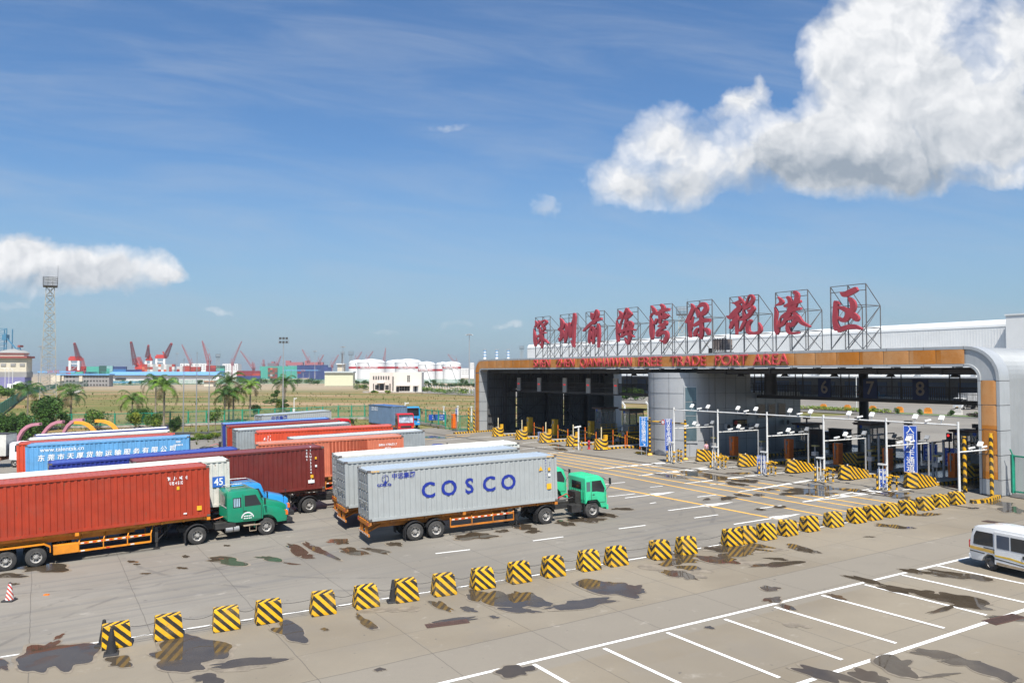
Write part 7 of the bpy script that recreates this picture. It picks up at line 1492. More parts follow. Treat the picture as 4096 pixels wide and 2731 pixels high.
# white box truck at the left edge
bt = top('box_truck', 'white box truck parked at the left edge behind the containers', 'truck', LOC(G(112, 1868), R(6)) @ Tr(-7.0, 1.3)); m = MB(); m.box(-1, 4.6, -1.2, 1.2, 1.25, 3.6); m.build('box_body', WHC, bt); m = MB(); m.box(-1.02, 4.62, -1.22, 1.22, 3.6, 3.68); m.build('roof', mat('dark_tarpaulin', (.05, .05, .05), .7), bt); m = MB(); m.prism([(4.9, .8), (4.9, 2.6), (5.2, 2.75), (6.2, 2.7), (6.55, 1.8), (6.6, .7)], -1.1, 1.1); m.build('cab', WHITEP, bt, bevel=.05); poly_plate([(5.5, 1.7), (5.5, 2.4), (6.1, 2.4), (6.4, 1.7)], -1.115, .012, 0, 'side_window', GLASS, bt); m = MB(); [m.bar((-1, y, 1.0), (6.2, y, 1.0), .15) for y in (-.4, .4)]; [m.box(x, x + .06, -1.1, 1.1, .75, 1.2) for x in (-.6, 1, 2.5, 4)]; m.build('chassis', mat('rusty_frame', (.2, .09, .05), .8), bt)
for x in (.3, 5.5):
    for s in (-1, 1): wheel(bt, x, s * 1.1, .46, .3)
cabover('white tractor at the far left edge', LOC(G(-20, 1885), R(5)) @ Tr(-5, 0), WHITEP, 3.2, 2.6, 'tractor trucks')
# ================================================================== FAR BACKGROUND (real places, real sizes)
def fb(mb, u0, u1, v0, v1, d, dep, m=0, base=False):
    a, b = AT(u0, v0, d), AT(u1, v1, d); return mb.box(a.x, b.x, d, d + dep, 0 if base else b.z, a.z, m)
def cp5(x, y): return 200 + x * .2126, 1340 + y * .2126
def cq1(x, y): return x * .5102, 1250 + y * .5102
def cq2(x, y): return 1000 + x * .4252, 1250 + y * .4252
far = {}
def FB(o, name, mt, u0, v0, u1, v1, d, dep, base=False): m = MB(); fb(m, u0, u1, v0, v1, d, dep, 0, base); q = m.build(name, mt, o); return q
CRM = mat('cream_wall', (.62, .56, .44), .8, 0, .05, .1); PNK = mat('pale_pink_wall', (.70, .62, .56), .8, 0, .05, .15); GYW = mat('grey_render', (.30, .29, .28), .8, 0, .1, .1); RRF = mat('red_brown_roof', (.30, .08, .07), .7); BRF = mat('blue_sheet_roof', (.16, .36, .62), .5); WWL = mat('white_wall', (.74, .74, .72), .7, 0, .04, .1)
# silo hall at the left
o = top('silo_hall', 'cream grain hall with red roof bands at the far left edge', 'building'); d = 420
FB(o, 'wall', CRM, -260, 1426, 105, 1487, d, 5); FB(o, 'roof', RRF, -265, 1424, 108, 1432, d - 1.5, 7); FB(o, 'upper_storey', CRM, -265, 1414, 96, 1424, d + 1, 4); FB(o, 'upper_roof', RRF, -265, 1412, 96, 1415, d + .5, 5); FB(o, 'lower_wall', GYW, -262, 1487, 106, 1508, d - .5, 5.5); FB(o, 'lower_cladding', mat('faded_violet_cladding', (.20, .19, .36), .7, 0, .1, .1), -262, 1508, 98, 1545, d - 1, 6, True)
for x in (3, 42, 79): FB(o, 'window', GYW, x, 1453, x + 20, 1464, d - .3, .5)
m = MB(); a = AT(55, 1412, d + 8); m.lathe([(7.5, 0), (5.5, 1.2), (2, 2.0), (0, 2.2)], 16, (a.x, a.y, a.z)); m.build('dome_roof', mat('grey_dome', (.30, .30, .28), .8), o, smooth=True)
o = top('blue_conveyor_tower', 'blue lattice conveyor tower above the cream hall at the left edge', 'tower'); m = MB(); a = AT(-40, 1412, d + 12); b = AT(27, 1314, d + 12); BLU = mat('conveyor_blue', (.06, .20, .32), .6)
for x in (a.x, (a.x + b.x) / 2, b.x):
    for dy in (0, 5): m.bar((x, a.y + dy, 5), (x, a.y + dy, b.z), .4)
for i in range(6): z = a.z + (b.z - a.z) * i / 5; m.bar((a.x, a.y, z), (b.x, a.y, z), .3); m.bar((a.x, a.y, z), (b.x, a.y, z + 2.4), .2) if i < 5 else None
m.bar((b.x, a.y, a.z + 8), AT(80, 1412, d + 12), .5); m.build('frame', BLU, o); FB(o, 'hopper', BLU, 8, 1338, 24, 1360, d + 11, 3)
o = top('red_hopper_head', 'small red hopper head on the roof of the cream hall', 'machinery'); FB(o, 'head', RRF, 70, 1380, 80, 1388, d + 6, 3); m = MB(); m.bar(AT(72, 1388, d + 7), AT(70, 1412, d + 7), .4); m.bar(AT(78, 1388, d + 7), AT(88, 1412, d + 7), .4); m.bar(AT(73, 1398, d + 7), AT(84, 1404, d + 7), .3); m.build('frame', BLU, o)
# dormitory block
o = top('dormitory_block', 'long grey three-storey block with blue roof beyond the field', 'building'); d = 505
FB(o, 'wall', GYW, 221, 1501, 436, 1545, d, 5, True); FB(o, 'roof', BRF, 218, 1495, 437, 1500, d - 1, 7); FB(o, 'annex', CRM, 205, 1500, 239, 1538, d - 2, 6, True)
for x0, x1, yb_ in ((222, 256, 860), (548, 606, 880)): q = cp5(x0, 752), cp5(x1, yb_); FB(o, 'stair_panel', CRM, q[0][0], q[0][1], q[1][0], q[1][1], d - .6, 1)
for j, y in enumerate((772, 846, 920)):
    for i in range(8): q = cp5(640 + i * 58, y); FB(o, 'window', DARK if j else mat('dim_window', (.12, .12, .12), .6), q[0], q[1], q[0] + 5, q[1] + 5.5, d - .25, .4)
    for i in range(3): q = cp5(305 + i * 62, y); FB(o, 'window', DARK, q[0], q[1], q[0] + 7, q[1] + 5, d - .25, .4)
o = top('white_depot', 'long low white depot with pale blue roof beyond the field', 'warehouse'); d = 640
FB(o, 'wall', WWL, 441, 1503, 876, 1531, d, 12, True); m = MB(); a, b = AT(432, 1489.5, d), AT(866, 1500, d); m.add([(a.x, d - 2, b.z), (b.x, d - 2, b.z), (b.x, d + 7, a.z + .6), (a.x, d + 7, a.z + .6), (b.x, d + 14, b.z), (a.x, d + 14, b.z)], [(0, 1, 2, 3), (3, 2, 4, 5), (1, 4, 2), (0, 3, 5)]); m.build('roof', BRF, o); FB(o, 'eaves_band', mat('grey_band', (.35, .40, .45), .6), 441, 1497, 884, 1503, d - .3, 1)
q = cp5(1225, 808), cp5(1425, 838); FB(o, 'door_opening', DARK, q[0][0], q[0][1], q[1][0], q[1][1], d - .5, .4)
o = top('blue_shelter', 'low open shelter with light blue roof before the white depot', 'shelter'); d = 560; q = cp5(1135, 862), cp5(1605, 905); FB(o, 'roof', BRF, q[0][0], q[0][1] + 2, q[1][0], q[1][1] - 1, d, 8); [FB(o, 'post', WWL, q[0][0] + 2 + i * 16, 1531, q[0][0] + 3 + i * 16, 1540, d + 1, .4, True) for i in range(7)]
o = top('cream_gatehouse', 'tiny cream gatehouse at the far edge of the field', 'hut'); FB(o, 'wall', CRM, 816, 1525, 853, 1543, 500, 5, True); FB(o, 'roof', mat('terracotta_edge', (.5, .25, .15), .7), 814, 1523, 855, 1526, 499, 7)
o = top('cream_shed', 'pale cream shed left of the white building', 'shed'); d = 520; q = cq2(703, 565), cq2(978, 640); FB(o, 'wall', mat('pale_yellow_wall', (.62, .62, .44), .8), q[0][0], q[0][1], q[1][0] - 4, q[1][1], d, 7, True); q = cq2(700, 552), cq2(982, 566); FB(o, 'roof', mat('pale_sheet_roof', (.5, .55, .55), .5), q[0][0], q[0][1], q[1][0] - 4, q[1][1], d - 1, 9)
# two-storey white building
o = top('white_building', 'two-storey white building standing alone in the vacant field', 'building'); d = 355
q = cq2(1122, 562), cq2(1365, 745); FB(o, 'left_wing', PNK, q[0][0], q[0][1], q[1][0], q[1][1], d, 7, True); q = cq2(1345, 560), cq2(1614, 750); FB(o, 'right_wing', mat('warm_white_wall', (.72, .67, .60), .8, 0, .05, .15), q[0][0], q[0][1], q[1][0], q[1][1], d - 2.5, 9, True)
for i in range(7): q = cq2(1157 + i * 23.5, 597), cq2(1169 + i * 23.5, 630); w1 = FB(o, 'window', DARK, q[0][0], q[0][1], q[1][0], q[1][1], d - .12, .2)
for x0, y0, x1, y1 in ((1158, 668, 1166, 738), (1176, 680, 1210, 720), (1222, 670, 1256, 728), (1272, 682, 1305, 722), (1312, 668, 1322, 738)): q = cq2(x0, y0), cq2(x1, y1); FB(o, 'window', DARK, q[0][0], q[0][1], q[1][0], q[1][1], d - .12, .2)
for x0, y0, x1, y1 in ((1480, 590, 1490, 604), (1494, 590, 1503, 604), (1480, 607, 1490, 620), (1494, 607, 1503, 620), (1480, 624, 1490, 636), (1494, 624, 1503, 636), (1480, 640, 1490, 651), (1494, 640, 1503, 651), (1408, 690, 1426, 735), (1430, 690, 1450, 735), (1455, 690, 1476, 735), (1480, 690, 1502, 735), (1378, 700, 1400, 745), (1548, 694, 1566, 744)): q = cq2(x0, y0), cq2(x1, y1); FB(o, 'window' if y0 < 693 else 'doorway', DARK, q[0][0], q[0][1], q[1][0], q[1][1], d - 2.62, .2)
q = cq2(1372, 680), cq2(1503, 690); FB(o, 'canopy', PNK, q[0][0], q[0][1], q[1][0], q[1][1], d - 4, 2); q = cq2(1532, 680), cq2(1580, 690); FB(o, 'canopy', PNK, q[0][0], q[0][1], q[1][0], q[1][1], d - 4, 2); q = cq2(1190, 655), cq2(1262, 666); FB(o, 'canopy', PNK, q[0][0], q[0][1], q[1][0], q[1][1], d - 2, 2); q = cq2(1340, 600), cq2(1350, 735); FB(o, 'stair_glazing', DARK, q[0][0], q[0][1], q[1][0], q[1][1], d - 2.62, .2)
o = top('rubble_wall', 'broken low grey wall in front of the white building', 'wall'); q = cq2(1060, 738), cq2(1120, 755); FB(o, 'wall_stub', CONC, q[0][0], q[0][1], q[1][0], q[1][1], 345, 1, True); q = cq2(1180, 746), cq2(1665, 762); FB(o, 'wall_run', CONC, q[0][0], q[0][1], q[1][0], q[1][1] - 3, 342, 1, True)
# oil tanks
TW = mat('tank_white', (.80, .81, .80), .5, 0, .03, .05); TR = mat('tank_band_red', (.45, .03, .04), .5)
tk = [(1120, 265, 447, 470, 700, 'large front white tank at the left of the tank farm'), (1000, 175, 455, 474, 735, 'white tank half hidden at the left end of the tank farm'), (1475, 258, 446, 468, 710, 'large white tank in the middle of the tank farm'), (1375, 245, 452, 474, 745, 'white tank between the two largest ones'),
      (1655, 165, 472, 488, 690, 'smaller white tank right of the middle large one'), (1575, 165, 472, 490, 725, 'white tank hidden behind the smaller front one'), (1892, 175, 472, 486, 690, 'rightmost white tank of the tank farm'), (1810, 140, 476, 488, 730, 'white tank behind the rightmost one')]
for cx_, w_, yd, yw_, d, lab in tk:
    a = AT(*cq2(cx_, yw_), d); r = w_ * .4252 / F * d / 2; zd = AT(*cq2(cx_, yd), d).z; a2 = Vector((a.x, d + r, 0)); o = top('oil_tank', lab, 'storage tank', LOC(a2), 'white oil tanks'); zt_k = a.z
    MB().lathe([(r, 0), (r, zt_k)], 40).build('shell', TW, o, smooth=True); MB().lathe([(r + .15, zt_k), (r + .15, zt_k + .25), (r * .8, zt_k + (zd - zt_k) * .5 + 1), (r * .45, zd + .8), (0, zd + 1.4)], 40).build('roof', TW, o, smooth=True)
    zb = 8.46 + (1490 - (1250 + (517 if w_ > 170 else 540) * .4252)) / F * d; bb = MB().lathe([(r + .05, zb - .9), (r + .05, zb + .9)], 40).build('red_band', TR, o, smooth=True)
    for s_, az in (('中国石化', -.35), ('SINOPEC', .30)):
        if 'hidden' in lab or 'behind' in lab or 'between' in lab: continue
        text('lettering', s_, 2.0, WLET, bb, face(r * math.sin(az) * 1.006, -r * math.cos(az) * 1.006 - .15, zb, math.sin(az), -math.cos(az)), .05, .02)
    m = MB()
    for k in range(20): t0, t1 = k * math.pi / 10, (k + 1) * math.pi / 10; m.bar((r * math.cos(t0), r * math.sin(t0), zt_k + 1.1), (r * math.cos(t1), r * math.sin(t1), zt_k + 1.1), .1); m.bar((r * math.cos(t0), r * math.sin(t0), zt_k), (r * math.cos(t0), r * math.sin(t0), zt_k + 1.1), .1)
    m.build('rim_railing', GREYP, o); m = MB(); s0 = Vector((-r * .1, -r - .3, zt_k)); m.bar(s0, (r * .55, -r * .84 - .3, 1), .35, .6); m.build('stair', GREYP, o)
for i, x in enumerate((1939, 1987, 2033)):
    d = 900; o = top('striped_chimney', ['left', 'middle', 'right'][i] + ' white chimney with blue bands left of the roof characters', 'chimney', LOC(Vector((AT(x, 1490, d).x, d, 0))), 'white and blue chimneys'); z = AT(x, 1398, d).z; MB().tube((0, 0, 0), (0, 0, z), 2.0, 1.5, 14).build('stack', TW, o, smooth=True)
    for k in range(3): MB().lathe([(1.75, z - 8 + k * 3), (1.8, z - 6.6 + k * 3)], 14).build('blue_band', BRF, o)
    MB().lathe([(1.6, z - .8), (2.2, z), (1.6, z + .1)], 14).build('rim', TW, o)
for lab, u0, v0, u1, d, nw in (('white tower block left of the gate column', 1880, 1451, 1896, 1200, 5), ('long low white flats at the horizon left of the gate', 1840, 1473, 1876, 1300, 6), ('white flats behind the harbour containers', 720, 1454, 834, 1500, 10), ('small white flats right of the harbour cranes', 890, 1455, 952, 1550, 6)):
    o = top('distant_flats', lab, 'building'); FB(o, 'wall', WWL, u0, v0, u1, 1500, d, 20, True); FB(o, 'roof', GYW, u0, v0 - 1.5, u1, v0, d + 2, 15)
    for j in range(3):
        for i in range(nw): x = u0 + (u1 - u0) * (i + .25) / nw; FB(o, 'window', GYW, x, v0 + 4 + j * 8, x + (u1 - u0) * .4 / nw, v0 + 8 + j * 8, d - .3, .3)
# cranes
CR = mat('crane_red', (.52, .045, .03), .6, 0, .1, .2); CRF = mat('crane_far_red', (.36, .12, .13), .7); CRD = mat('crane_boom', (.14, .02, .025), .7)
def boom(m, a, b, w0, w1, mi=0, n=9, t=.35):
    d = (b - a); up = Vector((0, 1, 0)); s = d.cross(up).normalized()
    def c(k, i): q = a + d * k; w = (w0 + (w1 - w0) * k) / 2; return q + s * w * (1 if i & 1 else -1) + up * w * (1 if i & 2 else -1)
    for i in range(4): m.bar(c(0, i), c(1, i), t, None, mi)
    for k in range(n):
        for i, j in ((0, 1), (2, 3), (0, 2), (1, 3)): m.bar(c(k / n, i), c((k + 1) / n, j), t * .55, None, mi); m.bar(c(k / n, j), c((k + 1) / n, i), t * .55, None, mi)
def crane(label, d, body, tip, foot, legs=None, wt=1.6):
    o = top('harbour_crane', label, 'crane', None, 'red harbour cranes'); P = lambda q: AT(cp5(*q)[0], cp5(*q)[1], d); x0, y0, x1, y1 = body; a, b = P((x0, y0)), P((x1, y1))
    m = MB(); m.box(a.x, b.x, d, d + 6, b.z, a.z); m.box(a.x + 1, b.x - .5, d + 1, d + 5, a.z, a.z + 1.6); m.bar((b.x, d + 2, b.z), (b.x - (b.x - a.x) * .3, d + 2, a.z + 5), 1.1); m.build('machine_house', CR, o)
    m = MB(); boom(m, P(foot), P(tip), 3.8, wt, 0, 9, .42); m.build('jib', CRD, o); m = MB(); t_ = P(tip); m.box(t_.x - .8, t_.x + .8, d - .5, d + 1, t_.z - 2.2, t_.z + .4); m.build('jib_head', CR, o)
    m = MB(); ap = P((foot[0] + (x1 - foot[0]) * .25, min(y0, foot[1]) - 30)); f2 = Vector((b.x, d + 2, b.z)); m.bar(P(foot), ap, 1.0); m.bar(ap, f2, 1.2); m.bar(ap, P(tip).lerp(P(foot), .3), .2); m.build('apex_frame', CR, o)
    if legs:
        lx0, lx1, ly0, ly1, rb = legs; m = MB()
        for x in (lx0, lx1):
            p, q = P((x, ly0)), P((x, ly1)); m.box(p.x - 1.1, p.x + 1.1, d, d + 2, q.z, p.z)
        p, q = P((lx0, ly0 + 45)), P((lx1, ly0 + 58)); m.box(p.x, q.x, d + .2, d + 2.5, q.z, p.z); m.build('portal_leg', TW, o); m = MB()
        for x in (lx0, lx1): p, q = P((x, ly1)), P((x, rb)); m.box(p.x - 1.4, p.x + 1.4, d, d + 3, 0, p.z)
        m.build('leg_foot', CR, o); m = MB(); m.bar(P((lx0 + 30, ly1)), P((lx1 - 20, ly0 + 90)), .7); m.build('access_stair', GREYP, o)
    hk = MB(); t_ = P(tip); hk.bar((t_.x, d, t_.z), (t_.x, d, t_.z - 22), .15) if not legs else hk.bar((t_.x, d, t_.z), (t_.x, d, t_.z - 3), .15); hk.build('hoist_rope', DARK, o)
crane('red crane on white portal legs at the left of the harbour', 900, (345, 425, 560, 480), (460, 150), (530, 420), (370, 535, 485, 660, 725)); m = MB(); boom(m, AT(*cp5(560, 440), 905), AT(*cp5(640, 640), 905), 5, 3); o = top('harbour_crane', 'red lattice crane leg slanting right of the first portal crane', 'crane', None, 'red harbour cranes'); m.build('lattice_leg', CR, o); m = MB(); a, b = AT(*cp5(575, 590), 905), AT(*cp5(650, 660), 905); m.box(a.x, b.x, 904, 910, b.z, a.z); m.build('base', CR, o)
crane('tall red crane with its jib leaning left, middle of the harbour', 880, (1595, 585, 1728, 640), (1525, 130), (1605, 560)); m = MB(); o = top('harbour_crane', 'red raking lattice stay beside the tall middle crane', 'crane', None, 'red harbour cranes'); boom(m, AT(*cp5(1625, 430), 884), AT(*cp5(1700, 590), 884), 6, 6); m.build('lattice_leg', CR, o); MB().box(AT(*cp5(1620, 520), 884).x, AT(*cp5(1715, 520), 884).x, 883, 888, 6, AT(*cp5(1620, 560), 884).z).build('base', CR, o)
crane('red crane house with short legs left of the twin portals', 905, (1800, 440, 1890, 480), (1850, 190), (1835, 420), (1800, 1900, 490, 545, 560), 1.0)
crane('red crane with its jib leaning right over the grey containers', 895, (1975, 395, 2165, 435), (2285, 155), (2175, 400), (2000, 2148, 450, 545, 560))
def jib(label, d, tip, foot, f, body=True):
    o = top('distant_jib_crane', label, 'crane', None, 'distant jib cranes'); t_, b_ = AT(*f(*tip), d), AT(*f(*foot), d); m = MB(); boom(m, b_, t_, 3.2, .9, 0, 8, .36); m.build('jib', CRF, o); s = -1 if t_.x > b_.x else 1; m = MB(); m.box(b_.x - 2, b_.x + 2, d, d + 4, b_.z - 4, b_.z + 1); m.bar((b_.x, d, 0), (b_.x, d, b_.z), 1.4); m.bar((b_.x + s * 4, d, b_.z), (b_.x + s * 1, d, b_.z + 10), .45); m.bar((b_.x, d, b_.z), (b_.x + s * 1, d, b_.z + 10), .45); m.bar((b_.x + s, d, b_.z + 12), t_, .25); m.build('slewing_house', CRF, o)
js = [((1425, 250), (1495, 400), cq1), ((1585, 222), (1632, 380), cq1), ((1895, 225), (1820, 400), cq1), ((1885, 300), (1985, 440), cq1), ((2203, 340), (2170, 420), cq1), ((2070, 370), (2066, 410), cq1), ((490, 345), (550, 455), cq2), ((692, 397), (652, 470), cq2), ((833, 397), (770, 500), cq2), ((1052, 370), (1000, 450), cq2), ((1158, 363), (1100, 445), cq2), ((1277, 332), (1262, 465), cq2), ((1860, 390), (1935, 480), cq2), ((20, 465), (32, 520), cq2)]
nm_ = ['thin jib crane right of the grey container block', 'red jib crane with a lattice leg between the flagpoles', 'pink jib crane leaning right above the tallest palm', 'small jib crane leaning left beyond the palms', 'jib crane touching the floodlight mast', 'tiny jib crane at the horizon left of the teal stack', 'jib crane leaning left behind the teal stack', 'jib crane leaning right above the navy stack', 'jib crane at the right end of the navy stack', 'faint jib crane left of the largest tank', 'faint jib crane above the largest tank', 'steep dark jib crane between the two large tanks', 'faint jib crane above the right tanks', 'tiny jib crane left of the six-lamp mast']
for (t_, f_, c_), lab in zip(js, nm_): jib(lab, 1000 if 'lattice leg' in lab else 1500, t_, f_, c_)
for x0, x1, lab in ((335, 495, 'left'), (515, 685, 'right')): o = top('gantry_crane_head', f'{lab} red gantry crane beam above the teal and navy stacks', 'crane'); d = 1500; q = cq2(x0, 466), cq2(x1, 496); FB(o, 'beam', CRF, q[0][0], q[0][1], q[1][0], q[1][1], d, 10); FB(o, 'cabin', CRF, q[0][0], q[0][1] - 6, q[0][0] + 17, q[0][1], d, 10); [FB(o, 'leg', CRF, x, q[1][1] - 2, x + 3, 1500, d, 6, True) for x in (q[0][0] + 2, q[1][0] - 6)]
o = top('far_ship_block', 'dark grey ship superstructure at the horizon left of the masts', 'ship'); q = cq2(165, 475), cq2(245, 500); FB(o, 'superstructure', mat('ship_grey', (.16, .15, .17), .7), q[0][0], q[0][1], q[1][0], q[1][1] + 8, 1600, 20); q = cq2(200, 460), cq2(225, 476); FB(o, 'funnel', CRF, q[0][0], q[0][1], q[1][0], q[1][1], 1602, 8)
o = top('pale_control_tower', 'pale stepped tower between the navy stack and the tanks', 'tower'); q = cq2(822, 485), cq2(880, 535); FB(o, 'shaft', CRM, q[0][0], q[0][1], q[1][0], q[1][1] + 10, 900, 10, True); q = cq2(812, 478), cq2(885, 488); FB(o, 'deck', WWL, q[0][0], q[0][1], q[1][0], q[1][1], 898, 14); q = cq2(858, 380), cq2(876, 478); FB(o, 'shaft', INS, q[0][0] + 2, q[0][1], q[1][0] - 2, q[1][1], 903, 3)
# container stacks
SC = {k: mat('stack_' + k, c, .6, 0, .06, .3) for k, c in dict(teal=(.07, .36, .28), navy=(.025, .05, .16), red=(.36, .05, .035), maroon=(.22, .025, .03), grey=(.36, .38, .38), white=(.60, .60, .58), blue=(.04, .16, .40), green=(.03, .10, .08), pale=(.22, .42, .42), brown=(.22, .09, .05), orange=(.55, .15, .07), purple=(.04, .06, .20)).items()}
protos = {}
def stackbox(kind, L, W_=2.44, H=2.55):
    k = (kind, round(L, 1), W_)
    if k in protos: return protos[k]
    m = MB(); n = max(2, int(L / 1.2))
    m.box(.1, L - .1, .06, W_ - .06, .08, H - .08)
    for x in (0, L - .16): 
        for y in (0, W_ - .16): m.box(x, x + .16, y, y + .16, 0, H)
    for z in (0, H - .14):
        for y in (0, W_ - .12): m.box(.16, L - .16, y, y + .12, z, z + .14)
        for x in (0, L - .12): m.box(x, x + .12, .16, W_ - .16, z, z + .14)
    for i in range(n): x = .3 + (L - .6) * i / n; m.box(x, x + (L - .6) / n * .45, .02, .06, .14, H - .14)
    o = m.build('x', SC[kind]); me = o.data; me.name = 'stacked_container_' + kind; bpy.data.objects.remove(o); protos[k] = me; return me
def stack(u0, u1, vt, rows, d, cols, group, L=None, fit=False):
    """rows: list (top first) of colour lists; u0..u1 pixel span, vt pixel of the top; every box its own object"""
    x0, x1 = AT(u0, vt, d).x, AT(u1, vt, d).x; zt_s = AT(u0, vt, d).z; n = len(rows); seen = set()
    for r, row in enumerate(rows):
        w_ = (x1 - x0) / len(row)
        for c, k in enumerate(row):
            if k is None: continue
            me = stackbox(k, w_ * .985); o = bpy.data.objects.new('stacked_container', me); COL.objects.link(o); o.location = (x0 + c * w_, d, zt_s - 2.6 * (r + 1)); tag(o, f'{k} container in the {group}', 'shipping container', f'{k} containers in the {group}')
    low = zt_s - 2.6 * n
    k = 0
    while low - 2.6 * (k + 1) > -.6 and k < 4:   # hidden tiers under the visible ones carry the pile
        for c in range(len(rows[-1])):
            w_ = (x1 - x0) / len(rows[-1]); me = stackbox('grey' if rows[-1][c] is None else rows[-1][c], w_ * .985); o = bpy.data.objects.new('stacked_container', me); COL.objects.link(o); o.location = (x0 + c * w_, d, low - 2.6 * (k + 1)); kk = rows[-1][c] or 'grey'; tag(o, f'{kk} container in the {group}', 'shipping container', f'{kk} containers in the {group}')
        k += 1
def S5(x0, x1, y, rows, g, d=800): stack(cp5(x0, 0)[0], cp5(x1, 0)[0], cp5(0, y)[1], rows, d, 0, g)
S5(300, 540, 592, [['maroon'], ['maroon'], ['maroon']], 'pile under the first portal crane', 940); S5(565, 682, 592, [['maroon', 'red'], ['maroon', 'maroon'], ['green', 'red']], 'pile behind the first crane', 940)
S5(685, 925, 590, [['teal'], ['teal']], 'pile of two teal boxes'); S5(655, 910, 686, [['navy']], 'row behind the grey block'); S5(928, 1060, 575, [['green', 'green'], ['green', 'green']], 'short dark green pile'); S5(1064, 1180, 577, [['pale', 'pale'], ['teal', 'pale']], 'short pale pile'); S5(955, 1215, 686, [['teal']], 'row over the depot roof'); S5(390, 620, 686, [['teal']], 'row left under the first crane', 870)
S5(1188, 1432, 590, [['navy'], ['blue'], ['navy']], 'navy and blue pile'); S5(1432, 1735, 650, [['navy', 'navy', 'purple'], ['maroon', 'maroon', 'maroon']], 'low row left of the grey block', 830)
W = 'white'; Y = 'grey'; D = 'red'; O = 'orange'
S5(1730, 2345, 545, [[D, D, Y, W, Y, W, O, Y, W, Y, Y, D], [O, D, 'brown', D, Y, Y, W, Y, W, Y, D, W], [D, O, Y, W, Y, Y, D, W, O, Y, D, Y]], 'grey and white block end-on')
stack(cq1(1385, 0)[0], cq1(1432, 0)[0], cq1(0, 422)[1], [[W, W], [D, W], [Y, Y]], 810, 0, 'block right of the grey one'); stack(cq1(1435, 0)[0], cq1(1488, 0)[0], cq1(0, 417)[1], [[D], [D], [D]], 800, 0, 'red pile behind the left flagpole'); stack(cq1(1488, 0)[0], cq1(1570, 0)[0], cq1(0, 424)[1], [['red', 'red'], ['red', 'brown']], 810, 0, 'low red pile behind the middle flagpole'); stack(cq1(1615, 0)[0], cq1(1690, 0)[0], cq1(0, 414)[1], [['maroon', 'red'], ['maroon', 'maroon'], ['red', 'maroon']], 800, 0, 'maroon pile behind the right flagpole')
stack(cq1(1690, 0)[0], cq1(1760, 0)[0], cq1(0, 416)[1], [['green'], ['teal'], ['blue']], 820, 0, 'teal and blue pile left of the palms'); stack(cq1(1855, 0)[0], cq1(2040, 0)[0], cq1(0, 456)[1], [['maroon'] * 3, ['red', 'maroon', 'red'], ['navy', 'navy', 'purple']], 850, 0, 'long maroon row right of the palms')
e = 850; stack(cq2(92, 0)[0], cq2(250, 0)[0], cq2(0, 505)[1], [['teal'] * 4] + [['teal', 'teal', 'teal', 'teal']] * 1, 1010, 0, 'teal stack left part'); stack(cq2(168, 0)[0], cq2(255, 0)[0], cq2(0, 519)[1], [['maroon', 'orange', 'brown', 'brown'], ['brown', 'green', 'maroon', 'brown'], ['green', 'brown', 'brown', 'green'], ['brown', 'grey', 'green', 'maroon'], ['green', 'brown', 'maroon', 'brown']], 1000, 0, 'mixed brown stack end-on')
stack(cq2(250, 0)[0], cq2(462, 0)[0], cq2(0, 502)[1], [['teal'] * 5] * 6, 1010, 0, 'tall teal stack'); stack(cq2(442, 0)[0], cq2(560, 0)[0], cq2(0, 494)[1], [['navy'] * 3, ['navy'] * 3, ['purple', 'maroon', 'navy'], ['maroon', 'navy', 'navy'], ['navy'] * 3, ['purple'] * 3], 995, 0, 'left part of the tall navy stack'); stack(cq2(560, 0)[0], cq2(766, 0)[0], cq2(0, 492)[1], [['navy'] * 5 + [None]] + [['navy', 'purple', 'navy', 'navy', 'purple', 'navy']] * 5, 990, 0, 'right part of the tall navy stack')
# canopies in front of the teal stack
o = top('open_canopy', 'thin pale blue canopy roof in front of the teal and navy stacks', 'canopy'); q = cq2(310, 540), cq2(640, 546); FB(o, 'roof', BRF, q[0][0], q[0][1], q[1][0], q[1][1], 930, 12); [FB(o, 'post', GREYP, q[0][0] + 8 + i * 24, q[1][1], q[0][0] + 9 + i * 24, 1520, 932, .5, True) for i in range(6)]
# far tree belts: clumps one can tell apart
def ftree(label, u, v, wpx, hpx, d, seed, grp='trees along the far field fence', mats=(LD, LM, LM)):
    p = AT(u, v, d); p.z = 0; k = d / F; return shrub(label, LOC(p), (wpx * k * .6, wpx * k * .3, hpx * k), 420, mats, .022 * wpx * k + .25, 'distant_tree', 'tree', grp, .5, 6, seed)
rr = random.Random(77)
for i, (u, w_, h_) in enumerate([(560, 28, 14), (600, 50, 26), (640, 60, 30), (690, 50, 20), (800, 34, 22), (975, 60, 28), (1015, 40, 22), (1050, 50, 24), (1105, 50, 30), (1190, 60, 22), (1240, 50, 24), (1350, 60, 26), (1385, 40, 22), (1425, 30, 16), (1460, 40, 20), (1705, 22, 16), (1735, 30, 20), (1845, 30, 24), (1865, 22, 18), (1270, 46, 20), (1150, 40, 18), (910, 40, 20), (495, 24, 16), (520, 20, 14)]):
    ftree('leafy tree in the belt along the far field fence', u, 1532, w_, h_, 560 + rr.uniform(-20, 30), 200 + i)
for i, (u, v, w_, h_) in enumerate([(1430, 1557, 50, 26), (1455, 1560, 40, 22), (1700, 1568, 60, 22), (1740, 1570, 70, 24), (1800, 1574, 90, 26), (1850, 1576, 70, 24), (1500, 1572, 40, 12), (270, 1556, 50, 24), (240, 1562, 40, 22), (300, 1552, 50, 18), (1555, 1572, 40, 12)]):
    p = G(u, v); k = p.y / F; shrub('weedy bush growing wild on the vacant field', LOC(p), (w_ * k * .6, w_ * k * .4, h_ * k), 500, (LB, LM, LY), .28, 'wild_bush', 'bush', 'wild bushes on the vacant field', 0, 6, 300 + i)
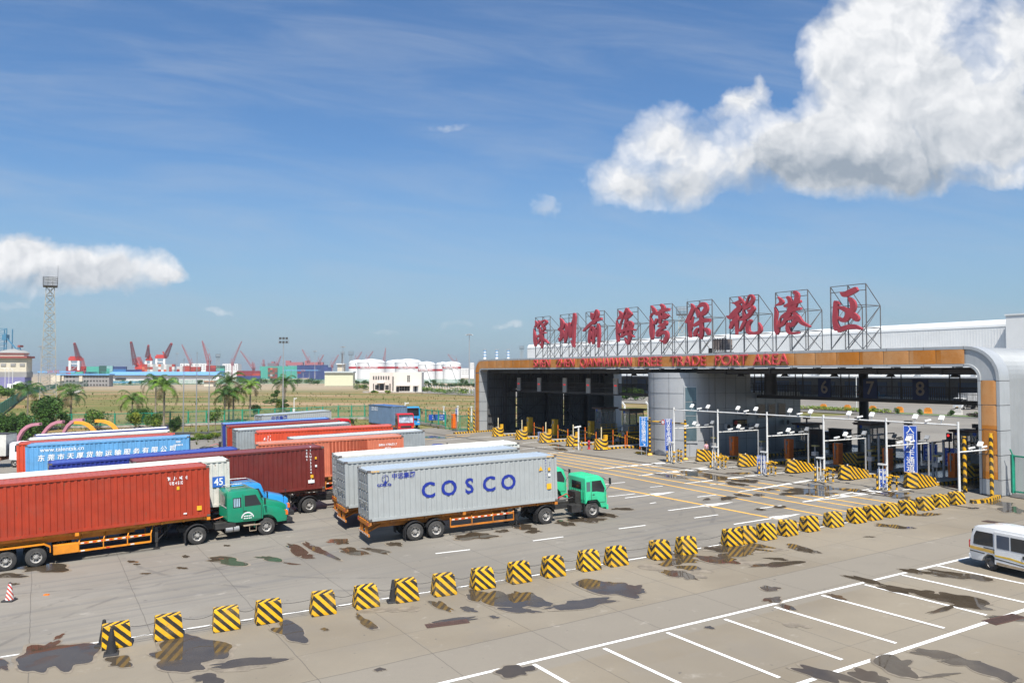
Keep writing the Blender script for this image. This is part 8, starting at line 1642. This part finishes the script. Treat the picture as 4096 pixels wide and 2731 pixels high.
for i in range(9): u = 1690 + i * 26; p = AT(u, 1540, 470); p.z = 0; shrub('clipped dark hedge shrub behind the white post fence', LOC(p), (3, 1.5, 2.6), 360, (LD, LM, LD), .35, 'hedge_shrub', 'shrub', 'dark hedge behind the white posts', 0, 5, 400 + i)
for i, (u, v, w_, h_) in enumerate([(5, 1590, 60, 40), (30, 1600, 50, 34), (-20, 1610, 60, 50), (60, 1570, 40, 26), (85, 1560, 40, 22)]): p = G(u, v); k = p.y / F; shrub('flowering roadside tree at the left edge', LOC(p), (w_ * k * .6, w_ * k * .5, h_ * k), 700, (LM, LD, LB), .35, 'roadside_tree', 'tree', 'roadside trees at the left edge', 1.0, 7, 500 + i)
for i, u in enumerate((21, 36, 51)): p = AT(u, 1490, 300); p.z = 0; o = top('street_lamp', ['left', 'middle', 'right'][i] + ' white street lamp of the three at the left edge', 'street lamp', LOC(p), 'white street lamps at the left edge'); h = AT(u, 1478, 300).z; MB().tube((0, 0, 0), (0, 0, h), .14, .08, 8).build('pole', POLEW, o); MB().path([(0, 0, h), (-.8, 0, h + .5), (-2, 0, h + .6)], .07).build('lamp_arm', POLEW, o)
pth = MB(); a, b, c, d_ = G(60, 1705), G(150, 1690), G(330, 1560), G(285, 1560); pth.add([tuple(a + Vector((0, 0, .05))), tuple(b + Vector((0, 0, .05))), tuple(c + Vector((0, 0, .3))), tuple(d_ + Vector((0, 0, .3)))], [(0, 1, 2, 3)]); tag(pth.build('path', mat('pale_path', (.38, .34, .28), .9, 0, .15, .5)), kind='structure')
cm = top('concrete_mixer', 'white concrete mixer truck parked by the grain hall', 'truck', LOC(Vector((AT(70, 1490, 400).x, 400, 0)))); MB().lathe([(.5, -3), (1.5, -1.5), (1.7, .5), (.8, 3)], 14, (1, 0, 2.6), 'x').build('drum', TW, cm, smooth=True); MB().box(-4.2, -2.2, -1.2, 1.2, .8, 3.0).build('cab', TW, cm, bevel=.1); MB().box(-4, 5, -1, 1, .6, 1.0).build('chassis', DARK, cm); [wheel(cm, x, -1.1, .5, .4) for x in (-3.2, 2.4, 3.7)]
o = top('overhead_gantry_sign', 'long pale blue overhead beam with red numerals behind the lattice tower', 'overhead beam'); q = (150, 1484), (300, 1490); FB(o, 'beam', BRF, q[0][0], q[0][1], q[1][0], q[1][1], 600, 1.5); [FB(o, 'post', GREYP, x, 1490, x + 1.5, 1510, 600.5, .5, True) for x in (152, 225, 297)]; a = AT(213, 1486, 599); text('lettering', '530-535', 2.6, mat('sign_red_letters', (.5, .03, .03), .5), o, face(a.x, a.y, a.z, 0, -1), .05)
# ================================================================== PEOPLE AND SMALL VEHICLES
def person(label, M, joints, shirt, trous, skin=(.42, .26, .18), hair=(.02, .018, .015), extra=None):
    """joints: dict of points in metres, x right, y back, z up"""
    SK = mat('skin_%d' % int(skin[0] * 100), skin, .6, 0, .05); o = top('person', label, 'person', M)
    J = joints; names = list(J); vs = [J[k][0] for k in names]; rad = {k: J[k][1] for k in names}; idx = {k: i for i, k in enumerate(names)}
    ed = [('pelvis', 'belly'), ('belly', 'chest'), ('chest', 'neck'), ('neck', 'chin'), ('chin', 'head'), ('chest', 'sh_l'), ('sh_l', 'el_l'), ('el_l', 'wr_l'), ('wr_l', 'ha_l'), ('chest', 'sh_r'), ('sh_r', 'el_r'), ('el_r', 'wr_r'), ('wr_r', 'ha_r'), ('pelvis', 'hp_l'), ('hp_l', 'kn_l'), ('kn_l', 'an_l'), ('an_l', 'to_l'), ('pelvis', 'hp_r'), ('hp_r', 'kn_r'), ('kn_r', 'an_r'), ('an_r', 'to_r')]
    def skin_mesh(nm, keys, grow, mt, par):
        ks = [k for k in names if k in keys]; ii = {k: i for i, k in enumerate(ks)}; me = bpy.data.meshes.new(nm); me.from_pydata([J[k][0] for k in ks], [(ii[a], ii[b]) for a, b in ed if a in ii and b in ii], []); q = bpy.data.objects.new(nm, me); COL.objects.link(q); q.parent = par; me.materials.append(mt)
        sm = q.modifiers.new('skin', 'SKIN'); sm.use_smooth_shade = True
        if not me.skin_vertices: 
            bm = bmesh.new(); bm.from_mesh(me); bm.verts.layers.skin.verify(); bm.to_mesh(me); bm.free()
        for k in ks: r = rad[k] * grow; me.skin_vertices[0].data[ii[k]].radius = (r, r)
        me.skin_vertices[0].data[ii.get('pelvis', 0)].use_root = True; q.modifiers.new('sub', 'SUBSURF').levels = 1; q.modifiers['sub'].render_levels = 1; return q
    bd = skin_mesh('body', set(names), 1, SK, o)
    skin_mesh('shirt', {'belly', 'chest', 'sh_l', 'el_l', 'sh_r', 'el_r', 'pelvis'}, 1.16, shirt, bd); skin_mesh('trousers', {'pelvis', 'hp_l', 'kn_l', 'an_l', 'hp_r', 'kn_r', 'an_r'}, 1.2, trous, bd)
    h = Vector(J['head'][0]); m = MB(); m.lathe([(.118, -.02), (.122, .05), (.09, .12), (0, .145)], 12, (h.x, h.y + .012, h.z)); m.build('hair', mat('dark_hair', hair, .7), bd, smooth=True)
    return o, bd
def stand(h=1.68, sw=0, arm=0):
    k = h / 1.7; s = lambda x, y, z: (x * k, y * k, z * k)
    return dict(pelvis=(s(0, 0, .93), .13), belly=(s(0, 0, 1.1), .125), chest=(s(0, .01, 1.32), .14), neck=(s(0, .0, 1.45), .055), chin=(s(0, -.01, 1.52), .075), head=(s(0, -.01, 1.61), .095), sh_l=(s(-.17, 0, 1.38), .06), el_l=(s(-.23, .02, 1.12), .045), wr_l=(s(-.22, -.06 - arm, .90 + arm), .03), ha_l=(s(-.21, -.09 - arm, .82 + arm), .035), sh_r=(s(.17, 0, 1.38), .06), el_r=(s(.23, .03, 1.12), .045), wr_r=(s(.22, -.03, .89), .03), ha_r=(s(.21, -.05, .81), .035),
                hp_l=(s(-.09, 0, .86), .085), kn_l=(s(-.1, -.03 - sw, .48), .06), an_l=(s(-.1, .02 - sw, .07), .045), to_l=(s(-.11, -.13 - sw, .03), .035), hp_r=(s(.09, 0, .86), .085), kn_r=(s(.1, -.02 + sw, .48), .06), an_r=(s(.1, .05 + sw, .07), .045), to_r=(s(.11, -.10 + sw, .03), .035))
def sit():
    j = stand(); f = lambda k, p: j.__setitem__(k, (p, j[k][1])); 
    for k, p in dict(pelvis=(0, .05, .50), belly=(0, .05, .68), chest=(0, .02, .90), neck=(0, -.01, 1.03), chin=(0, -.03, 1.10), head=(0, -.03, 1.19), sh_l=(-.17, .02, .96), el_l=(-.25, -.05, .72), wr_l=(-.15, -.25, .62), ha_l=(-.12, -.32, .60), sh_r=(.17, .02, .96), el_r=(.25, -.05, .72), wr_r=(.15, -.25, .62), ha_r=(.12, -.32, .60), hp_l=(-.1, .0, .50), kn_l=(-.18, -.40, .50), an_l=(-.17, -.35, .08), to_l=(-.18, -.48, .03), hp_r=(.1, 0, .5), kn_r=(.18, -.40, .50), an_r=(.17, -.35, .08), to_r=(.18, -.48, .03)).items(): f(k, p)
    return j
CLW = mat('white_shirt_cloth', (.72, .72, .74), .8, 0, .05); CLK = mat('dark_trouser_cloth', (.03, .03, .04), .85, 0, .1); CLP = mat('pink_top_cloth', (.62, .35, .42), .8); CLV = mat('hi_vis_yellow_cloth', (.70, .62, .05), .7)
person('person in a pale pink top and dark trousers standing by the first wedge block', LOC(gp(1.0, 26.9, .0), R(20)), stand(1.62), CLP, CLK)
o, b_ = person('seated guard in white shirt and dark trousers behind the tall blue sign', LOC(gp(3.4, 6.6, 0), R(-8)), sit(), CLW, CLK)
ch_ = top('stool', 'low plain stool under the seated guard', 'stool', LOC(gp(3.4, 6.6, 0), R(-8))); MB().box(-.2, .2, -.13, .27, .34, .38).build('seat', DARK, ch_); [MB().tube((x, y, 0), (x, y, .34), .02).build('leg', STEEL, ch_) for x in (-.17, .17) for y in (-.1, .24)]
person('person in a yellow hi-vis vest walking between the left lanes', LOC(gp(2.9, 42.6, 0), R(40)), stand(1.7, .12), CLV, CLK)
person('person in a white shirt standing deep in the left lanes', LOC(gp(5.6, 60.3, 0), R(10)), stand(1.7, 0, .1), CLW, CLK)
person('person with a red top walking in front of the blue flatbed lorry', LOC(G(3508, 1606), R(30)), stand(1.7, .1), mat('red_shirt_cloth', (.55, .05, .06), .8), CLW)
def bike(label, M, c, mot=False):
    o = top('motorcycle' if mot else 'bicycle', label, 'motorcycle' if mot else 'bicycle', M, 'two-wheelers beside the office')
    for x in (-.52, .52): q = MB().lathe([(.33, -.02), (.35, 0), (.33, .02), (.31, 0), (.33, -.02)] if not mot else [(.22, -.05), (.32, -.04), (.34, 0), (.32, .04), (.22, .05)], 20, (x, 0, .35), 'y').build('wheel', BLACK, o); m = MB(); [m.bar((x, 0, .35), (x + .3 * math.cos(k * .785), 0, .35 + .3 * math.sin(k * .785)), .01) for k in range(8)]; m.build('spokes', STEEL, q)
    m = MB(); m.path([(-.52, 0, .35), (-.15, 0, .38), (.35, 0, .8), (-.2, 0, .82), (-.15, 0, .38)], .025 if not mot else .06); m.path([(-.52, 0, .35), (-.2, 0, .82)], .02); m.path([(.52, 0, .35), (.36, 0, .95)], .025); m.build('frame', c, o); m = MB(); m.bar((.34, -.28, 1.0), (.34, .28, 1.0), .03); m.build('handlebar', STEEL, o); MB().box(-.38, -.1, -.08, .08, .86, .93).build('saddle', BLACK, o)
    if mot: MB().box(-.5, .1, -.14, .14, .5, .85).build('body', c, o, bevel=.05); MB().box(.3, .5, -.2, .2, .6, 1.1).build('fairing', c, o, bevel=.05)
MG = mat('magenta_panel', (.20, .02, .12), .4)
for i, (a, b, mot) in enumerate([(14.5, 24.8, True), (15.5, 23.2, False), (16.2, 22.0, False), (8, 23.2, False), (8.6, 22.2, False), (9.3, 21.6 + .6, False)]): bike(['magenta motor scooter parked beside the office end', 'first bicycle right of the magenta scooter', 'second bicycle right of the magenta scooter', 'left bicycle of the shaded trio before the office', 'middle bicycle of the shaded trio before the office', 'right bicycle of the shaded trio before the office'][i], LOC(gp(a, b, .0), R(31.8 + 60 + 15 * (i % 3))), MG if mot else DARK, mot)
# traffic signal
o = top('traffic_signal', 'small traffic signal showing red near the last kiosk', 'traffic light', GM(7.6, 6.1, .22)); MB().tube((0, 0, 0), (0, 0, 2.6), .06).build('pole', INS, o); q = MB().box(-.12, .12, -.18, .18, 2.6, 3.3).build('signal_head', BLACK, o); MB().lathe([(0, 0), (.1, 0), (.1, .02), (0, .02)], 12, (-.14, 0, 3.1), 'x').build('red_lens', mat('lit_red', (.9, .02, .02), .3, 0, 0, emit=1.2), q)
# ------------------------------------------------------------------ thin sea air
hm = bpy.data.materials.new('sea_haze'); hm.use_nodes = True; hn = hm.node_tree; hn.nodes.clear(); ho = hn.nodes.new('ShaderNodeOutputMaterial'); hv = hn.nodes.new('ShaderNodeVolumePrincipled')
hv.inputs['Color'].default_value = (.82, .88, .95, 1); hv.inputs['Density'].default_value = .00016; hv.inputs['Anisotropy'].default_value = .3; hn.links.new(hv.outputs[0], ho.inputs['Volume'])
HB = MB().box(-5400, 5400, -90, 7200, -12, 60).build('haze', hm); tag(HB, kind='stuff')
# ------------------------------------------------------------------ more lane furniture in the shade
def C4(x, y): return 3200 + x * .3826, 1450 + y * .3826
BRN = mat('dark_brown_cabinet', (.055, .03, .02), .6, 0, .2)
for (x, y), hh, ww, lab in (((180, 985), 2.7, 1.1, 'dark brown cabinet behind the fourth gantry post'), ((1180, 985), 2.5, 1.2, 'dark brown cabinet behind the tall blue sign'), ((885, 1010), 1.9, 1.9, 'low dark cabinet left of the fifth gantry post'), ((1345, 975), 1.3, 1.0, 'short dark cabinet right of the tall blue sign'), ((420, 905), 2.2, 2.4, 'wide dark cabinet under the first right-lane kiosk')):
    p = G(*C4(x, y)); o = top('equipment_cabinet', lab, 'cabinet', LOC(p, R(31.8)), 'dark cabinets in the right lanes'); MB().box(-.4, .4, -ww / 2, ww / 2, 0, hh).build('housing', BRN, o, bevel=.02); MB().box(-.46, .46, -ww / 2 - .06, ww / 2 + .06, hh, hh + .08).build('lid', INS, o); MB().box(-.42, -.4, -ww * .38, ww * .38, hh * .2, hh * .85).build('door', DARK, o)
for (x, y), hh, lab in (((728, 1165), 4.0, 'left'), ((828, 1150), 3.9, 'second'), ((1395, 1235), 4.1, 'third'), ((1507, 1215), 4.0, 'right')):
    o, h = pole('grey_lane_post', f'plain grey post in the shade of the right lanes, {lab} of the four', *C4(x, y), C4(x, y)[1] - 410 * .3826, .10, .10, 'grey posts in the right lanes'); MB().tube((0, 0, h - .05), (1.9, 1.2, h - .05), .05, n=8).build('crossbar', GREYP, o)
p = G(*C4(300, 835)); o = top('parked_car', 'dark blue saloon car parked beyond the right lanes', 'car', LOC(p, R(31.8 - 90)))
m = MB(); m.prism([(-2.2, .3), (-2.2, .8), (-1.5, .92), (-1.0, 1.38), (.5, 1.42), (1.2, .95), (2.1, .82), (2.25, .35)], -.85, .85); m.build('body', mat('dark_car_blue', (.015, .02, .06), .25, 0, 0, coat=.6), o, bevel=.08, smooth=True)
for s_ in (-1, 1): poly_plate([(-1.25, .95), (-.9, 1.32), (.4, 1.36), (.95, .95)], s_ * .856 - (.012 if s_ > 0 else 0), .012, 0, 'side_window', GLASS, o); [wheel(o, x, s_ * .86, .32, .2) for x in (-1.35, 1.4)]
